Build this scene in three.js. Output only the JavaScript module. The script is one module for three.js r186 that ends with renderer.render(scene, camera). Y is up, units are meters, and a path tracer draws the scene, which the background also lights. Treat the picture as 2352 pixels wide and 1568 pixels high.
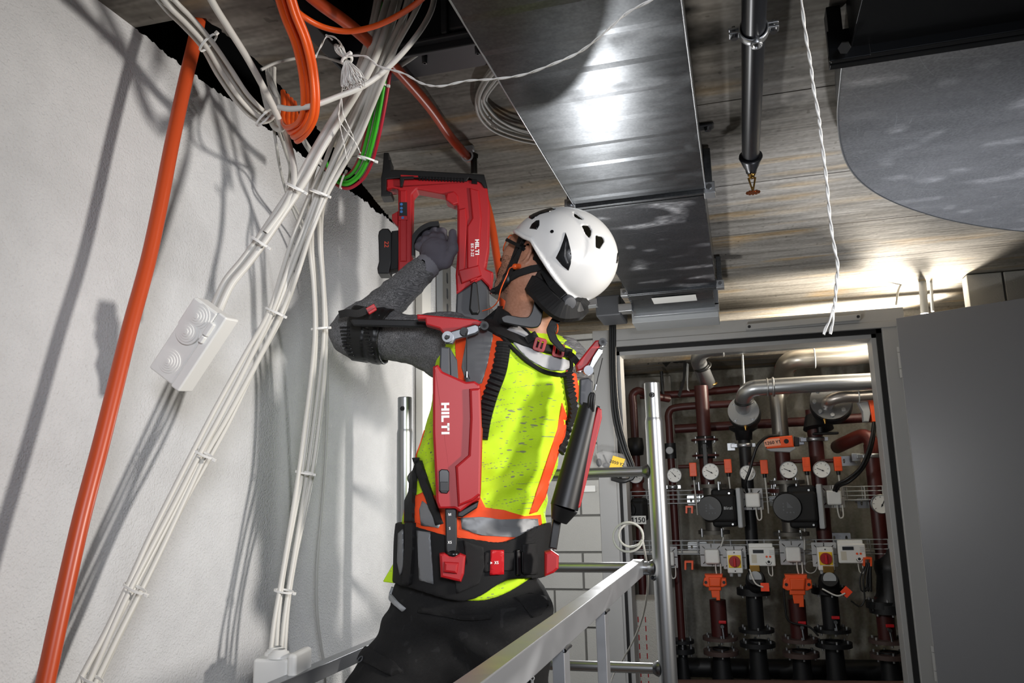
import * as THREE from 'three';
import { mergeGeometries } from 'three/addons/utils/BufferGeometryUtils.js';
import { RoundedBoxGeometry } from 'three/addons/geometries/RoundedBoxGeometry.js';
import { ImprovedNoise } from 'three/addons/math/ImprovedNoise.js';
import { FontLoader } from 'three/addons/loaders/FontLoader.js';
import { TextGeometry } from 'three/addons/geometries/TextGeometry.js';
import { RectAreaLightUniformsLib } from 'three/addons/lights/RectAreaLightUniformsLib.js';

// ---------------------------------------------------------------- camera, light, exposure
const V = (x, y, z) => new THREE.Vector3(x, y, z), PI = Math.PI, rad = d => d * PI / 180;
const scene = new THREE.Scene();
scene.background = new THREE.Color(0x000000);
const EYE = 1.42, CEIL = EYE + 1.05;
const FOC = 1829;
const camera = new THREE.PerspectiveCamera(2 * Math.atan(784 / FOC) * 180 / PI, 1.5, 0.05, 40);
camera.position.set(0, EYE, 0);
camera.rotation.set(rad(10.56), rad(15.67), rad(-1.395), 'YXZ');
camera.updateMatrixWorld(true);
scene.add(camera);
const renderer = new THREE.WebGLRenderer({ antialias: true });
renderer.toneMapping = THREE.LinearToneMapping;
renderer.toneMappingExposure = 1.0;
renderer.shadowMap.enabled = true;
RectAreaLightUniformsLib.init();
function area(x, y, z, tx, ty, tz, w, h, i, c = 0xffffff) {
  const l = new THREE.RectAreaLight(c, i, w, h);
  l.position.set(x, y, z); l.lookAt(tx, ty, tz); scene.add(l); return l;
}
function spot(x, y, z, tx, ty, tz, i, ang, pen, size, c = 0xffffff) {
  const l = new THREE.SpotLight(c, i, 0, ang, pen, 2);
  l.position.set(x, y, z); l.target.position.set(tx, ty, tz); scene.add(l.target);
  l.castShadow = true; l.shadow.radius = size; scene.add(l); return l;
}
// gridded soft box behind and to the right of the camera, aimed at the worker, and a weak open fill beside it
spot(0.55, 2.0, 0.75, -0.78, 1.55, -2.1, 15, rad(25), 1, 14, 0xf4f7ff);
area(0.9, 1.9, 0.8, -0.5, 1.5, -2.1, 0.8, 0.8, 2.8, 0xf0f4ff);
// flash on the floor to the right, pointing up at the curved duct and the ceiling
spot(0.75, 0.25, -2.85, 0.7, 2.4, -2.95, 14, rad(31), 1, 4, 0xf6f8ff);
// flash head far right of the frame, level with the scaffold, thrown across onto the left wall
spot(1.75, EYE + 0.25, -1.5, -1.25, EYE + 0.1, -1.7, 19, rad(36), 0.7, 6, 0xfff8f0);
const LAMP = 42; // flood lamp standing in the plant room (built with the lamp below)
// bare flash behind the worker, between him and the block wall
{ const l = new THREE.PointLight(0xffffff, 2.0, 0, 2); l.position.set(-0.5, EYE + 0.02, -3.35); l.castShadow = true; l.shadow.radius = 2; scene.add(l); }

// ---------------------------------------------------------------- helpers
const eye = camera.position.clone(), cq = camera.quaternion.clone();
const ray = (px, py) => V((px - 1176) / FOC, -(py - 784) / FOC, -1).applyQuaternion(cq);
const Z = (px, py, z) => { const d = ray(px, py); return d.multiplyScalar(z / -d.z).add(eye); };
const X = (px, py, x) => { const d = ray(px, py); return d.multiplyScalar(x / d.x).add(eye); };
const Y = (px, py, y) => { const d = ray(px, py); return d.multiplyScalar((y - EYE) / d.y).add(eye); };
let seed = 7; const rnd = (a = 0, b = 1) => { seed = (seed * 1664525 + 1013904223) >>> 0; return a + (b - a) * seed / 4294967296; };
const IN = new ImprovedNoise(), n3 = (x, y, z) => IN.noise(x, y, z);
const hsh = (x, y) => { let h = (x * 374761393 + y * 668265263) | 0; h = Math.imul(h ^ (h >>> 13), 1274126177); return ((h ^ (h >>> 16)) >>> 0) / 4294967296; };
function pn(x, y, p, q) { // periodic value noise
  const xi = Math.floor(x), yi = Math.floor(y), u = x - xi, v = y - yi, s = u * u * (3 - 2 * u), t = v * v * (3 - 2 * v);
  const m = (a, n) => ((a % n) + n) % n, A = m(xi, p), B = m(xi + 1, p), C = m(yi, q), D = m(yi + 1, q);
  return (hsh(A, C) * (1 - s) + hsh(B, C) * s) * (1 - t) + (hsh(A, D) * (1 - s) + hsh(B, D) * s) * t;
}
function tex(n, m, rep, fn, srgb = true) {
  const d = new Uint8Array(n * m * 4);
  for (let j = 0; j < m; j++) for (let i = 0; i < n; i++) { const c = fn(i / n, j / m), o = (j * n + i) * 4; for (let k = 0; k < 3; k++) d[o + k] = Math.max(0, Math.min(255, c.length ? c[k] : c)); d[o + 3] = 255; }
  const t = new THREE.DataTexture(d, n, m); t.wrapS = t.wrapT = THREE.RepeatWrapping; t.magFilter = THREE.LinearFilter; t.minFilter = THREE.LinearMipmapLinearFilter; t.generateMipmaps = true;
  if (srgb) t.colorSpace = THREE.SRGBColorSpace; t.repeat.set(rep[0], rep[1]); t.needsUpdate = true; return t;
}
function mat(color, roughness = 0.6, metalness = 0, extra = {}) { return new THREE.MeshStandardMaterial({ color, roughness, metalness, ...extra }); }
const names = {};
const num = n => { const k = names[n] = (names[n] ?? -1) + 1; return k ? n + '_' + String(k).padStart(3, '0') : n; };
function norm(g) { g = g.index ? g.toNonIndexed() : g; for (const k of Object.keys(g.attributes)) if (!['position', 'normal', 'uv'].includes(k)) g.deleteAttribute(k); if (!g.attributes.normal) g.computeVertexNormals(); if (!g.attributes.uv) uvm(g); g.morphAttributes = {}; return g; }
const merge = l => l.length === 1 ? l[0] : mergeGeometries(l.map(norm));
function uvm(g, s = 1) { // uv in metres from the dominant normal axis
  if (g.index) g = g.toNonIndexed(); const p = g.attributes.position, n = g.attributes.normal, u = new Float32Array(p.count * 2);
  for (let i = 0; i < p.count; i++) { const a = Math.abs(n.getX(i)), b = Math.abs(n.getY(i)), c = Math.abs(n.getZ(i)); let x, y; if (b >= a && b >= c) { x = p.getX(i); y = p.getZ(i); } else if (a >= c) { x = p.getZ(i); y = p.getY(i); } else { x = p.getX(i); y = p.getY(i); } u[i * 2] = x * s; u[i * 2 + 1] = y * s; }
  g.setAttribute('uv', new THREE.BufferAttribute(u, 2)); return g;
}
function obj(name, g, m, parent = scene) {
  const o = new THREE.Mesh(Array.isArray(g) ? merge(g) : g, m); o.name = parent === scene ? num(name) : name; o.castShadow = o.receiveShadow = true; parent.add(o); return o;
}
function tag(o, label, category, group, kind) { if (label) o.userData.label = label; if (category) o.userData.category = category; if (group) o.userData.group = group; if (kind) o.userData.kind = kind; return o; }
function thing(name, label, category, group) { const o = new THREE.Group(); o.name = num(name); scene.add(o); return tag(o, label, category, group); }
const one = (name, g, m, label, category, group) => fin(tag(obj(name, g, m), label, category, group));
function struct(name, g, m) { const o = obj(name, g, m); o.name = name; o.userData.kind = 'structure'; return o; }
function sgroup(name) { const o = new THREE.Group(); o.name = name; o.userData.kind = 'structure'; scene.add(o); return o; }
function fin(o) { // moves a thing's origin to its base
  const b = new THREE.Box3().setFromObject(o, true), c = b.getCenter(V()); c.y = b.min.y;
  if (o.isMesh) { o.geometry.translate(-c.x, -c.y, -c.z); for (const k of o.children) k.position.sub(c); } else for (const k of o.children) k.position.sub(c);
  o.position.add(c); return o;
}
function dup(o, dx, dy, dz, label, ry = 0) { const r = o.clone(); r.name = num(o.name.replace(/_\d{3}$/, '')); r.userData = { ...o.userData, label: label ?? o.userData.label }; r.position.add(V(dx, dy, dz)); r.rotation.y += ry; scene.add(r); return r; }
const bx = (x0, x1, y0, y1, z0, z1, r = 0) => { const w = Math.abs(x1 - x0), h = Math.abs(y1 - y0), d = Math.abs(z1 - z0); const g = r ? new RoundedBoxGeometry(w, h, d, 2, Math.min(r, w / 2.01, h / 2.01, d / 2.01)) : new THREE.BoxGeometry(w, h, d); g.translate((x0 + x1) / 2, (y0 + y1) / 2, (z0 + z1) / 2); return uvm(g); };
function cyl(a, b, r, r2 = r, n = 20, open = false) { const d = b.clone().sub(a), g = new THREE.CylinderGeometry(r2, r, d.length(), n, 1, open); g.applyQuaternion(new THREE.Quaternion().setFromUnitVectors(V(0, 1, 0), d.normalize())); g.translate((a.x + b.x) / 2, (a.y + b.y) / 2, (a.z + b.z) / 2); return g; }
function tube(pts, r, n = 60, k = 8, tension = 0.5) { return new THREE.TubeGeometry(new THREE.CatmullRomCurve3(pts, false, 'centripetal', tension), n, r, k, false); }
function lathe(prof, a, dir, n = 28) { const g = new THREE.LatheGeometry(prof.map(p => new THREE.Vector2(p[0], p[1])), n); g.applyQuaternion(new THREE.Quaternion().setFromUnitVectors(V(0, 1, 0), dir.clone().normalize())); g.translate(a.x, a.y, a.z); return g; }
function beam(a, b, w, h, up = V(0, 1, 0), r = 0.002) { const d = b.clone().sub(a), L = d.length(); d.normalize(); const s = d.clone().cross(up).normalize(), u = s.clone().cross(d); const g = new RoundedBoxGeometry(w, h, L, 1, r); uvm(g); g.applyMatrix4(new THREE.Matrix4().makeBasis(s, u, d.clone().negate())); g.translate((a.x + b.x) / 2, (a.y + b.y) / 2, (a.z + b.z) / 2); return g; }
function blob(c, rx, ry, rz, n = 16) { const g = new THREE.SphereGeometry(1, n, Math.round(n * 0.7)); g.scale(rx, ry, rz); g.translate(c.x, c.y, c.z); return g; }
function sweep(pts, prof, nrm, n = 40, caps = true) { // profile [[side, normal]...] along a curve; nrm: vector or list of vectors
  const c = new THREE.CatmullRomCurve3(pts, false, 'centripetal'), P = [], I = [], k = prof.length;
  const nc = Array.isArray(nrm) ? new THREE.CatmullRomCurve3(nrm) : null;
  for (let i = 0; i <= n; i++) {
    const p = c.getPoint(i / n), t = c.getTangent(i / n), N = nc ? nc.getPoint(i / n) : nrm.clone(); const s = t.clone().cross(N).normalize(), u = s.clone().cross(t).normalize();
    for (const [a, b, f] of prof.map(q => typeof q === 'function' ? q(i / n) : q)) P.push(p.x + s.x * a + u.x * b, p.y + s.y * a + u.y * b, p.z + s.z * a + u.z * b);
  }
  for (let i = 0; i < n; i++) for (let j = 0; j < k; j++) { const a = i * k + j, b = i * k + (j + 1) % k; I.push(a, a + k, b, b, a + k, b + k); }
  if (caps) for (let j = 1; j < k - 1; j++) { I.push(0, j, j + 1); const o = n * k; I.push(o, o + j + 1, o + j); }
  const g = new THREE.BufferGeometry(); g.setAttribute('position', new THREE.Float32BufferAttribute(P, 3)); g.setIndex(I); const h = g.toNonIndexed(); h.computeVertexNormals(); return uvm(h);
}
const strap = (pts, w, t, nrm, n = 40) => sweep(pts, [[-w / 2, 0], [-w / 2, t], [w / 2, t], [w / 2, 0]], nrm, n);
class Fr { // a vertical (or tilted) working plane in the place; outlines are read off the photograph onto it
  constructor(o, yaw = 15.67, pitch = 0, roll = 0) { this.o = o; const q = new THREE.Quaternion().setFromEuler(new THREE.Euler(rad(pitch), rad(yaw), rad(roll), 'YXZ')); this.q = q; this.U = V(1, 0, 0).applyQuaternion(q); this.Vv = V(0, 1, 0).applyQuaternion(q); this.N = V(0, 0, 1).applyQuaternion(q); }
  p(px, py, off = 0) { const d = ray(px, py), c = this.o.clone().addScaledVector(this.N, off).sub(eye); return d.multiplyScalar(c.dot(this.N) / d.dot(this.N)).add(eye); }
  l(px, py, off = 0) { const p = this.p(px, py, off).sub(this.o); return [p.dot(this.U), p.dot(this.Vv)]; }
  w(u, v, n = 0) { return this.o.clone().addScaledVector(this.U, u).addScaledVector(this.Vv, v).addScaledVector(this.N, n); }
  put(g, u = 0, v = 0, n = 0) { g.applyQuaternion(this.q); const p = this.w(u, v, n); g.translate(p.x, p.y, p.z); return g; }
  slab(poly, d0, d1, bev = 0, holes = [], round = 0) {
    const pts = poly.map(q => new THREE.Vector2(...this.l(q[0], q[1], d1))), s = round ? rounded(pts, round) : new THREE.Shape(pts);
    for (const h of holes) { const hp = h.map(q => new THREE.Vector2(...this.l(q[0], q[1], d1))); s.holes.push(round ? rounded(hp, round * 0.6, true) : new THREE.Path(hp)); }
    const b = Math.min(bev, Math.abs(d1 - d0) / 2.2), g = new THREE.ExtrudeGeometry(s, { depth: d1 - d0 - 2 * b, bevelEnabled: b > 0, bevelSize: b, bevelThickness: b, bevelOffset: -b, bevelSegments: 2, curveSegments: 6 }); g.translate(0, 0, d0 + b); uvm(g); return this.put(g);
  }
}
function rounded(p, r, path = false) { const s = path ? new THREE.Path() : new THREE.Shape(), n = p.length; for (let i = 0; i < n; i++) { const a = p[(i + n - 1) % n], b = p[i], c = p[(i + 1) % n], e = Math.min(r, a.distanceTo(b) * 0.45, b.distanceTo(c) * 0.45); const x = b.clone().add(a.clone().sub(b).setLength(e)), y = b.clone().add(c.clone().sub(b).setLength(e)); i ? s.lineTo(x.x, x.y) : s.moveTo(x.x, x.y); s.quadraticCurveTo(b.x, b.y, y.x, y.y); } s.closePath(); return s; }
function nets(a0, b0, h, f, uvf) { // naive surface nets of a distance field
  const lo = a0.clone().min(b0), hi = a0.clone().max(b0);
  const nx = Math.ceil((hi.x - lo.x) / h) + 1, ny = Math.ceil((hi.y - lo.y) / h) + 1, nz = Math.ceil((hi.z - lo.z) / h) + 1, F = new Float32Array(nx * ny * nz), id = new Int32Array(nx * ny * nz).fill(-1), P = [], I = [];
  const at = (i, j, k) => (k * ny + j) * nx + i;
  const B = 6; // blocks far from the surface are filled with one value
  for (let k0 = 0; k0 < nz; k0 += B) for (let j0 = 0; j0 < ny; j0 += B) for (let i0 = 0; i0 < nx; i0 += B) {
    const c = f(lo.x + (i0 + 2.5) * h, lo.y + (j0 + 2.5) * h, lo.z + (k0 + 2.5) * h), far = Math.abs(c) > B * h * 1.5 + 0.012;
    for (let k = k0; k < Math.min(nz, k0 + B); k++) for (let j = j0; j < Math.min(ny, j0 + B); j++) for (let i = i0; i < Math.min(nx, i0 + B); i++) F[at(i, j, k)] = far ? c : f(lo.x + i * h, lo.y + j * h, lo.z + k * h);
  }
  for (let k = 0; k < nz - 1; k++) for (let j = 0; j < ny - 1; j++) for (let i = 0; i < nx - 1; i++) {
    let m = 0, sx = 0, sy = 0, sz = 0, c = 0; const v = [];
    for (let q = 0; q < 8; q++) { v[q] = F[at(i + (q & 1), j + (q >> 1 & 1), k + (q >> 2))]; if (v[q] < 0) m |= 1 << q; }
    if (m === 0 || m === 255) continue;
    for (let a = 0; a < 8; a++) for (const b of [1, 2, 4]) if (!(a & b)) { const e = a | b; if ((v[a] < 0) !== (v[e] < 0)) { const t = v[a] / (v[a] - v[e]); sx += (a & 1) + (b === 1 ? t : 0); sy += (a >> 1 & 1) + (b === 2 ? t : 0); sz += (a >> 2) + (b === 4 ? t : 0); c++; } }
    id[at(i, j, k)] = P.length / 3; P.push(lo.x + (i + sx / c) * h, lo.y + (j + sy / c) * h, lo.z + (k + sz / c) * h);
  }
  const quad = (a, b, c, d, flip) => { if (a < 0 || b < 0 || c < 0 || d < 0) return; flip ? I.push(a, c, b, a, d, c) : I.push(a, b, c, a, c, d); };
  for (let k = 1; k < nz - 1; k++) for (let j = 1; j < ny - 1; j++) for (let i = 1; i < nx - 1; i++) {
    const s = F[at(i, j, k)] < 0;
    if (s !== F[at(i + 1, j, k)] < 0) quad(id[at(i, j - 1, k - 1)], id[at(i, j, k - 1)], id[at(i, j, k)], id[at(i, j - 1, k)], !s);
    if (s !== F[at(i, j + 1, k)] < 0) quad(id[at(i - 1, j, k - 1)], id[at(i - 1, j, k)], id[at(i, j, k)], id[at(i, j, k - 1)], !s);
    if (s !== F[at(i, j, k + 1)] < 0) quad(id[at(i - 1, j - 1, k)], id[at(i, j - 1, k)], id[at(i, j, k)], id[at(i - 1, j, k)], !s);
  }
  const g = new THREE.BufferGeometry(); g.setAttribute('position', new THREE.Float32BufferAttribute(P, 3)); g.setIndex(I); g.computeVertexNormals();
  const u = new Float32Array(P.length / 3 * 2); for (let q = 0; q < u.length / 2; q++) { const r = uvf ? uvf(P[q * 3], P[q * 3 + 1], P[q * 3 + 2]) : [P[q * 3] + P[q * 3 + 2] * 0.7, P[q * 3 + 1]]; u[q * 2] = r[0]; u[q * 2 + 1] = r[1]; } g.setAttribute('uv', new THREE.BufferAttribute(u, 2)); return g;
}
// distance pieces
const smin = (a, b, k) => { const h = Math.max(k - Math.abs(a - b), 0) / k; return Math.min(a, b) - h * h * k * 0.25; };
const smax = (a, b, k) => -smin(-a, -b, k);
function cap(a, b, r0, r1) { const d = b.clone().sub(a), L = d.lengthSq(); return (x, y, z) => { const px = x - a.x, py = y - a.y, pz = z - a.z; let t = (px * d.x + py * d.y + pz * d.z) / L; t = t < 0 ? 0 : t > 1 ? 1 : t; const ex = px - d.x * t, ey = py - d.y * t, ez = pz - d.z * t; return Math.sqrt(ex * ex + ey * ey + ez * ez) - (r0 + (r1 - r0) * t); }; }
function ell(c, rx, ry, rz, q = new THREE.Quaternion()) { const i = q.clone().invert(), t = V(), R = Math.min(rx, ry, rz); return (x, y, z) => { t.set(x - c.x, y - c.y, z - c.z).applyQuaternion(i); const a = t.x / rx, b = t.y / ry, e = t.z / rz, k0 = Math.sqrt(a * a + b * b + e * e), a2 = a / rx, b2 = b / ry, e2 = e / rz, k1 = Math.sqrt(a2 * a2 + b2 * b2 + e2 * e2); return k1 < 1e-9 ? -R : k0 * (k0 - 1) / k1; }; }
const uni = (k, ...f) => (x, y, z) => { let d = f[0](x, y, z); for (let i = 1; i < f.length; i++) d = smin(d, f[i](x, y, z), k); return d; };
const font = await new FontLoader().loadAsync('fonts/droid/droid_sans_bold.typeface.json');
function text(str, h, depth = 0.0006) { const g = new TextGeometry(str, { font, size: h, depth, curveSegments: 3, bevelEnabled: false }); g.computeBoundingBox(); const b = g.boundingBox; g.translate(-(b.min.x + b.max.x) / 2, -(b.min.y + b.max.y) / 2, 0); return g; }

// ---------------------------------------------------------------- shared textures and materials
const plasterB = tex(1024, 1024, [1.3, 1.3], (u, v) => { const a = pn(u * 330, v * 330, 330, 330), b = pn(u * 190, v * 190, 190, 190), c = pn(u * 60, v * 60, 60, 60); return 255 * (0.5 * a + 0.42 * b + 0.08 * c); }, false);
const plasterC = tex(256, 256, [0.5, 0.5], (u, v) => { const a = 198 + 11 * pn(u * 9, v * 9, 9, 9) + 6 * pn(u * 60, v * 60, 60, 60); return [a - 1, a, a + 1]; });
const concC = tex(1024, 1024, [0.42, 0.42], (u, v) => {
  const g = pn(u * 26, v * 300, 26, 300), g2 = pn(u * 11, v * 90, 11, 90), m = pn(u * 7, v * 9, 7, 9), o = pn(u * 9 + 3, v * 38 + 5, 9, 38), f = pn(u * 260, v * 260, 260, 260);
  let k = 122 + 22 * (g - 0.5) + 34 * (g2 - 0.5) + 58 * (m - 0.5) + 16 * (f - 0.5) + 30 * (pn(u * 3, v * 4, 3, 4) - 0.5); const oc = Math.max(0, (o - 0.60) * 2.0) * (0.4 + pn(u * 40, v * 160, 40, 160));
  const pit = pn(u * 120, v * 150, 120, 150) > 0.93 ? -22 : 0; k += pit; return [k + 3 + oc * 26, k - 1 + oc * 6, k - 8 - oc * 22];
});
const concB = tex(512, 512, [0.42, 0.42], (u, v) => 255 * (0.5 * pn(u * 20, v * 200, 20, 200) + 0.3 * pn(u * 120, v * 120, 120, 120) + 0.2 * pn(u * 9, v * 60, 9, 60)), false);
const concW = tex(512, 512, [0.6, 0.6], (u, v) => { const k = 150 + 40 * (pn(u * 60, v * 10, 60, 10) - 0.5) + 34 * (pn(u * 7, v * 7, 7, 7) - 0.5) + 18 * (pn(u * 150, v * 150, 150, 150) - 0.5); return [k, k - 2, k - 10]; });
const galvC = tex(512, 512, [1.2, 1.2], (u, v) => { const s = pn(u * 40, v * 90, 40, 90), m = pn(u * 6, v * 14, 6, 14), f = pn(u * 200, v * 200, 200, 200); const k = 104 + 16 * (m - 0.5) + 10 * (s - 0.5) + 14 * (f - 0.5); return [k - 3, k, k + 3]; });
const galvR = tex(512, 512, [0.9, 0.9], (u, v) => { const m = pn(u * 8, v * 8, 8, 8), s = pn(u * 22, v * 50, 22, 50), w = pn(u * 13 + 4 * m, v * 17, 13, 17); return 105 + 34 * m + 22 * s + (w > 0.74 ? 60 * (w - 0.74) * 4 : 0); }, false);
//tex(256, 256, [3, 6], (u, v) => 80 + 90 * pn(u * 12, v * 12, 12, 12) + 40 * pn(u * 60, v * 60, 60, 60), false);
const knitC = tex(512, 512, [9, 9], (u, v) => { const a = pn(u * 180, v * 60, 180, 60), b = pn(u * 60, v * 128, 60, 128), k = 104 + 76 * (a - 0.5) + 40 * (b - 0.5); return [k, k, k + 1]; });
const weaveB = tex(128, 128, [60, 60], (u, v) => 128 + 127 * Math.sin(u * 2 * PI * 8) * Math.sin(v * 2 * PI * 8), false);
const denimC = tex(512, 512, [2, 2], (u, v) => { const m = pn(u * 8, v * 8, 8, 8), f = pn(u * 200, v * 200, 200, 200), s = pn(u * 40, v * 26, 40, 26); const k = 17 + 10 * (m - 0.5) + 8 * (f - 0.5) + (s > 0.9 ? 14 : 0); return [k, k, k + 1]; });
const skinC = tex(512, 512, [6, 6], (u, v) => { const a = pn(u * 40, v * 40, 40, 40), f = pn(u * 250, v * 250, 250, 250); const k = 14 * (a - 0.5) + 14 * (f - 0.5); return [176 + k, 124 + k, 98 + k]; });
const M = {
  plaster: mat(0xffffff, 0.9, 0, { map: plasterC, bumpMap: plasterB, bumpScale: 0.0022 }),
  ceil: mat(0xffffff, 0.85, 0, { map: concC, bumpMap: concB, bumpScale: 0.003 }),
  conc: mat(0xffffff, 0.9, 0, { map: concW, bumpMap: plasterB, bumpScale: 0.0008 }),
  concDark: mat(0x3a3834, 0.95), void: mat(0x0a0a0a, 1), block: mat(0xb9b8b3, 0.92, 0, { bumpMap: plasterB, bumpScale: 0.001 }), mortar: mat(0x6d6c68, 0.95, 0, { bumpMap: plasterB, bumpScale: 0.001 }),
  floor: mat(0x6a6965, 0.9),
  door: mat(0x727377, 0.42), frame: mat(0xa2a2a1, 0.45), gasket: mat(0x0b0b0c, 0.7),
  galv: mat(0xffffff, 0.56, 0.92, { map: galvC, roughnessMap: galvR }), galvDark: mat(0x2a2c2f, 0.38, 0.85), zinc: mat(0xb7babd, 0.34, 0.9), steel: mat(0x85878a, 0.3, 0.95), alu: mat(0xb4b6b8, 0.34, 0.95), aluSq: mat(0xa6a8ab, 0.8, 0.7, { roughnessMap: galvR }),
  black: mat(0x101112, 0.45), blackM: mat(0x0d0d0e, 0.75), blackG: mat(0x121315, 0.28), rubber: mat(0x161617, 0.6), grey: mat(0x4a4c50, 0.5), lgrey: mat(0xa8abad, 0.5),
  white: mat(0xe6e6e2, 0.4), cableW: mat(0xcfcdc6, 0.42), cableG: mat(0xb9b9b4, 0.45), tie: mat(0xecebe6, 0.4), string: mat(0xe9e8e3, 0.8),
  orange: mat(0xe2591c, 0.38), orangeP: mat(0xc24a20, 0.36), green: mat(0x3fb52a, 0.35), redW: mat(0xa81c30, 0.4), red: mat(0xc01820, 0.36), redD: mat(0x9c1a1e, 0.4),
  pipeRed: mat(0x431917, 0.45), pipeRed2: mat(0x562019, 0.45), castB: mat(0x17181a, 0.5, 0.1), bronze: mat(0xb08a4a, 0.28, 0.95), copper: mat(0xb5683a, 0.3, 0.95), blackP: mat(0x24262b, 0.32, 0.25),
  orangeA: mat(0xf0561a, 0.45), yellow: mat(0xf0c51c, 0.5), ink: mat(0x1a1a1c, 0.7), face: mat(0xf1f0ea, 0.45),
};

// ---------------------------------------------------------------- setting
const WL = -1.25, WB = -4.5; // left wall, door wall
{ // left wall, with a broken plaster edge below the ceiling slot
  const s = new THREE.Shape(); s.moveTo(-1.6, 0); s.lineTo(4.62, 0); s.lineTo(4.62, CEIL); s.lineTo(2.8, CEIL);
  for (let d = 2.79; d > 1.36; d -= 0.006) s.lineTo(d, CEIL - 0.004 + 0.012 * n3(d * 9, 3, 1) + 0.011 * n3(d * 40, 1, 5) + 0.007 * n3(d * 120, 2, 8));
  s.lineTo(1.355, CEIL); s.lineTo(-1.6, CEIL); s.closePath();
  const g = new THREE.ExtrudeGeometry(s, { depth: 0.2, bevelEnabled: false }); g.rotateY(PI / 2); g.translate(WL - 0.2, 0, 0); // shape x -> -z
  struct('wall_left', uvm(g), M.plaster);
}
{ // board-marked concrete ceiling: one casting panel per strip, cut round the slot and the recessed box
  const c = sgroup('ceiling'), J = [1.6, -0.85, -2.15, -2.81, -3.41, -4.01, -4.65, -5.35];
  const E = [[1.356, -1.1], [1.372, -1.078], [1.47, -1.07], [1.583, -1.073], [1.73, -1.089], [2.04, -1.131], [2.57, -1.221], [2.78, -1.252]];
  const slot = d => { if (d < 1.356 || d > 2.78) return -1.5; let i = 0; while (E[i + 1][0] < d) i++; const t = (d - E[i][0]) / (E[i + 1][0] - E[i][0]); return E[i][1] + (E[i + 1][1] - E[i][1]) * t + 0.007 * n3(d * 30, 7, 2) + 0.006 * n3(d * 90, 4, 4); };
  for (let k = 0; k < J.length - 1; k++) {
    const a = J[k] - 0.0025, b = J[k + 1] + 0.0025, s = new THREE.Shape(); s.moveTo(3.2, a); s.lineTo(slot(-a), a);
    if (k < 4) for (let z = a; z > b; z -= 0.008) { if (-z > 1.35 && -z < 1.356) s.lineTo(-1.5, z); s.lineTo(slot(-z), z); }
    s.lineTo(slot(-b), b); s.lineTo(3.2, b); s.closePath();
    if (k === 1) { const h = new THREE.Path(); h.moveTo(-0.86, -0.95); h.lineTo(-0.2, -0.95); h.lineTo(-0.2, -1.62); h.lineTo(-0.86, -1.62); h.closePath(); s.holes.push(h); }
    const g = new THREE.ExtrudeGeometry(s, { depth: 0.2, bevelEnabled: false }); g.rotateX(PI / 2); g.scale(1, -1, -1); // lies at y 0..0.2
    const p = g.attributes.position; g.rotateX(0); g.scale(1, 1, -1); fixWinding(g); g.translate(0, CEIL, 0); obj('panel', uvm(g), M.ceil, c);
  }
  obj('slab', bx(-1.6, 3.2, CEIL + 0.5, CEIL + 0.6, 1.6, -5.35), M.concDark, c);
  obj('joint_backing', bx(-1.0, 3.2, CEIL + 0.004, CEIL + 0.19, -1.75, -5.35), M.concDark, c);
  obj('slot_side', [bx(-1.6, -1.5, CEIL, CEIL + 0.55, 1.6, -5.35), bx(-1.5, 3.2, CEIL + 0.2, CEIL + 0.5, 1.6, 1.5)], M.void, c);
}
function fixWinding(g) { const i = g.index, p = g.attributes.position; if (i) { for (let k = 0; k < i.count; k += 3) { const t = i.getX(k); i.setX(k, i.getX(k + 1)); i.setX(k + 1, t); } } else { for (const k of Object.keys(g.attributes)) { const a = g.attributes[k], n = a.itemSize; for (let t = 0; t < a.count; t += 3) for (let q = 0; q < n; q++) { const u = a.array[t * n + q]; a.array[t * n + q] = a.array[(t + 1) * n + q]; a.array[(t + 1) * n + q] = u; } } } g.computeVertexNormals(); }
struct('floor', bx(-1.6, 3.2, -0.12, 0, 1.6, -6.2), M.floor);
struct('wall_right', bx(3.0, 3.2, 0, CEIL, 1.6, -4.6), M.mortar);
struct('wall_front', bx(-1.45, 3.2, 0, CEIL, 1.6, 1.75), M.mortar);
{ // block wall either side of the door
  const w = sgroup('wall_back'), H = 0.2, L = 0.335, y0 = EYE - 0.14 - 0.2 * 6 + 0.0;
  const blocks = (x0, x1, ytop, ybot, zf, off) => { for (let r = -1; r < 14; r++) { const ya = Math.max(ybot, 0.02 + r * H + 0.055), yb = Math.min(ytop, 0.02 + (r + 1) * H + 0.045); if (yb - ya < 0.02) continue; for (let q = -2; q < 8; q++) { const xa0 = x0 + (q + (r & 1 ? 0.5 : 0) + off) * L + 0.005, xa = Math.max(x0, xa0), xb = Math.min(x1, xa0 + L - 0.01); if (xb - xa < 0.03) continue; const j = rnd(-0.0015, 0.0015); obj('block', bx(xa, xb, ya, yb, zf + j, zf - 0.10, 0.004), M.block, w); } } };
  blocks(WL, -0.775, EYE + 0.885, 0, WB, 0.09);
  blocks(0.885, 3.0, EYE + 0.80, 0, WB, 0.2);
  blocks(1.2, 3.0, CEIL, EYE + 0.81, WB - 0.02, 0.0);
  obj('mortar', [bx(WL, -0.775, 0, EYE + 0.885, WB - 0.012, WB - 0.12), bx(0.885, 3.0, 0, EYE + 0.81, WB - 0.012, WB - 0.12), bx(1.205, 3.0, EYE + 0.81, CEIL, WB - 0.032, WB - 0.12)], M.mortar, w);
}
{ // plant room behind the door
  struct('wall_plant_room', [bx(-1.45, 2.6, 0, CEIL, -6.0, -6.2), bx(-1.45, -1.25, 0, CEIL, -4.62, -6.2), bx(2.4, 2.6, 0, CEIL, -4.62, -6.2)], M.conc);
  struct('beam', bx(-1.3, 2.5, EYE + 0.83, CEIL + 0.02, -5.4, -6.1), M.ceil);
}
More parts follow.
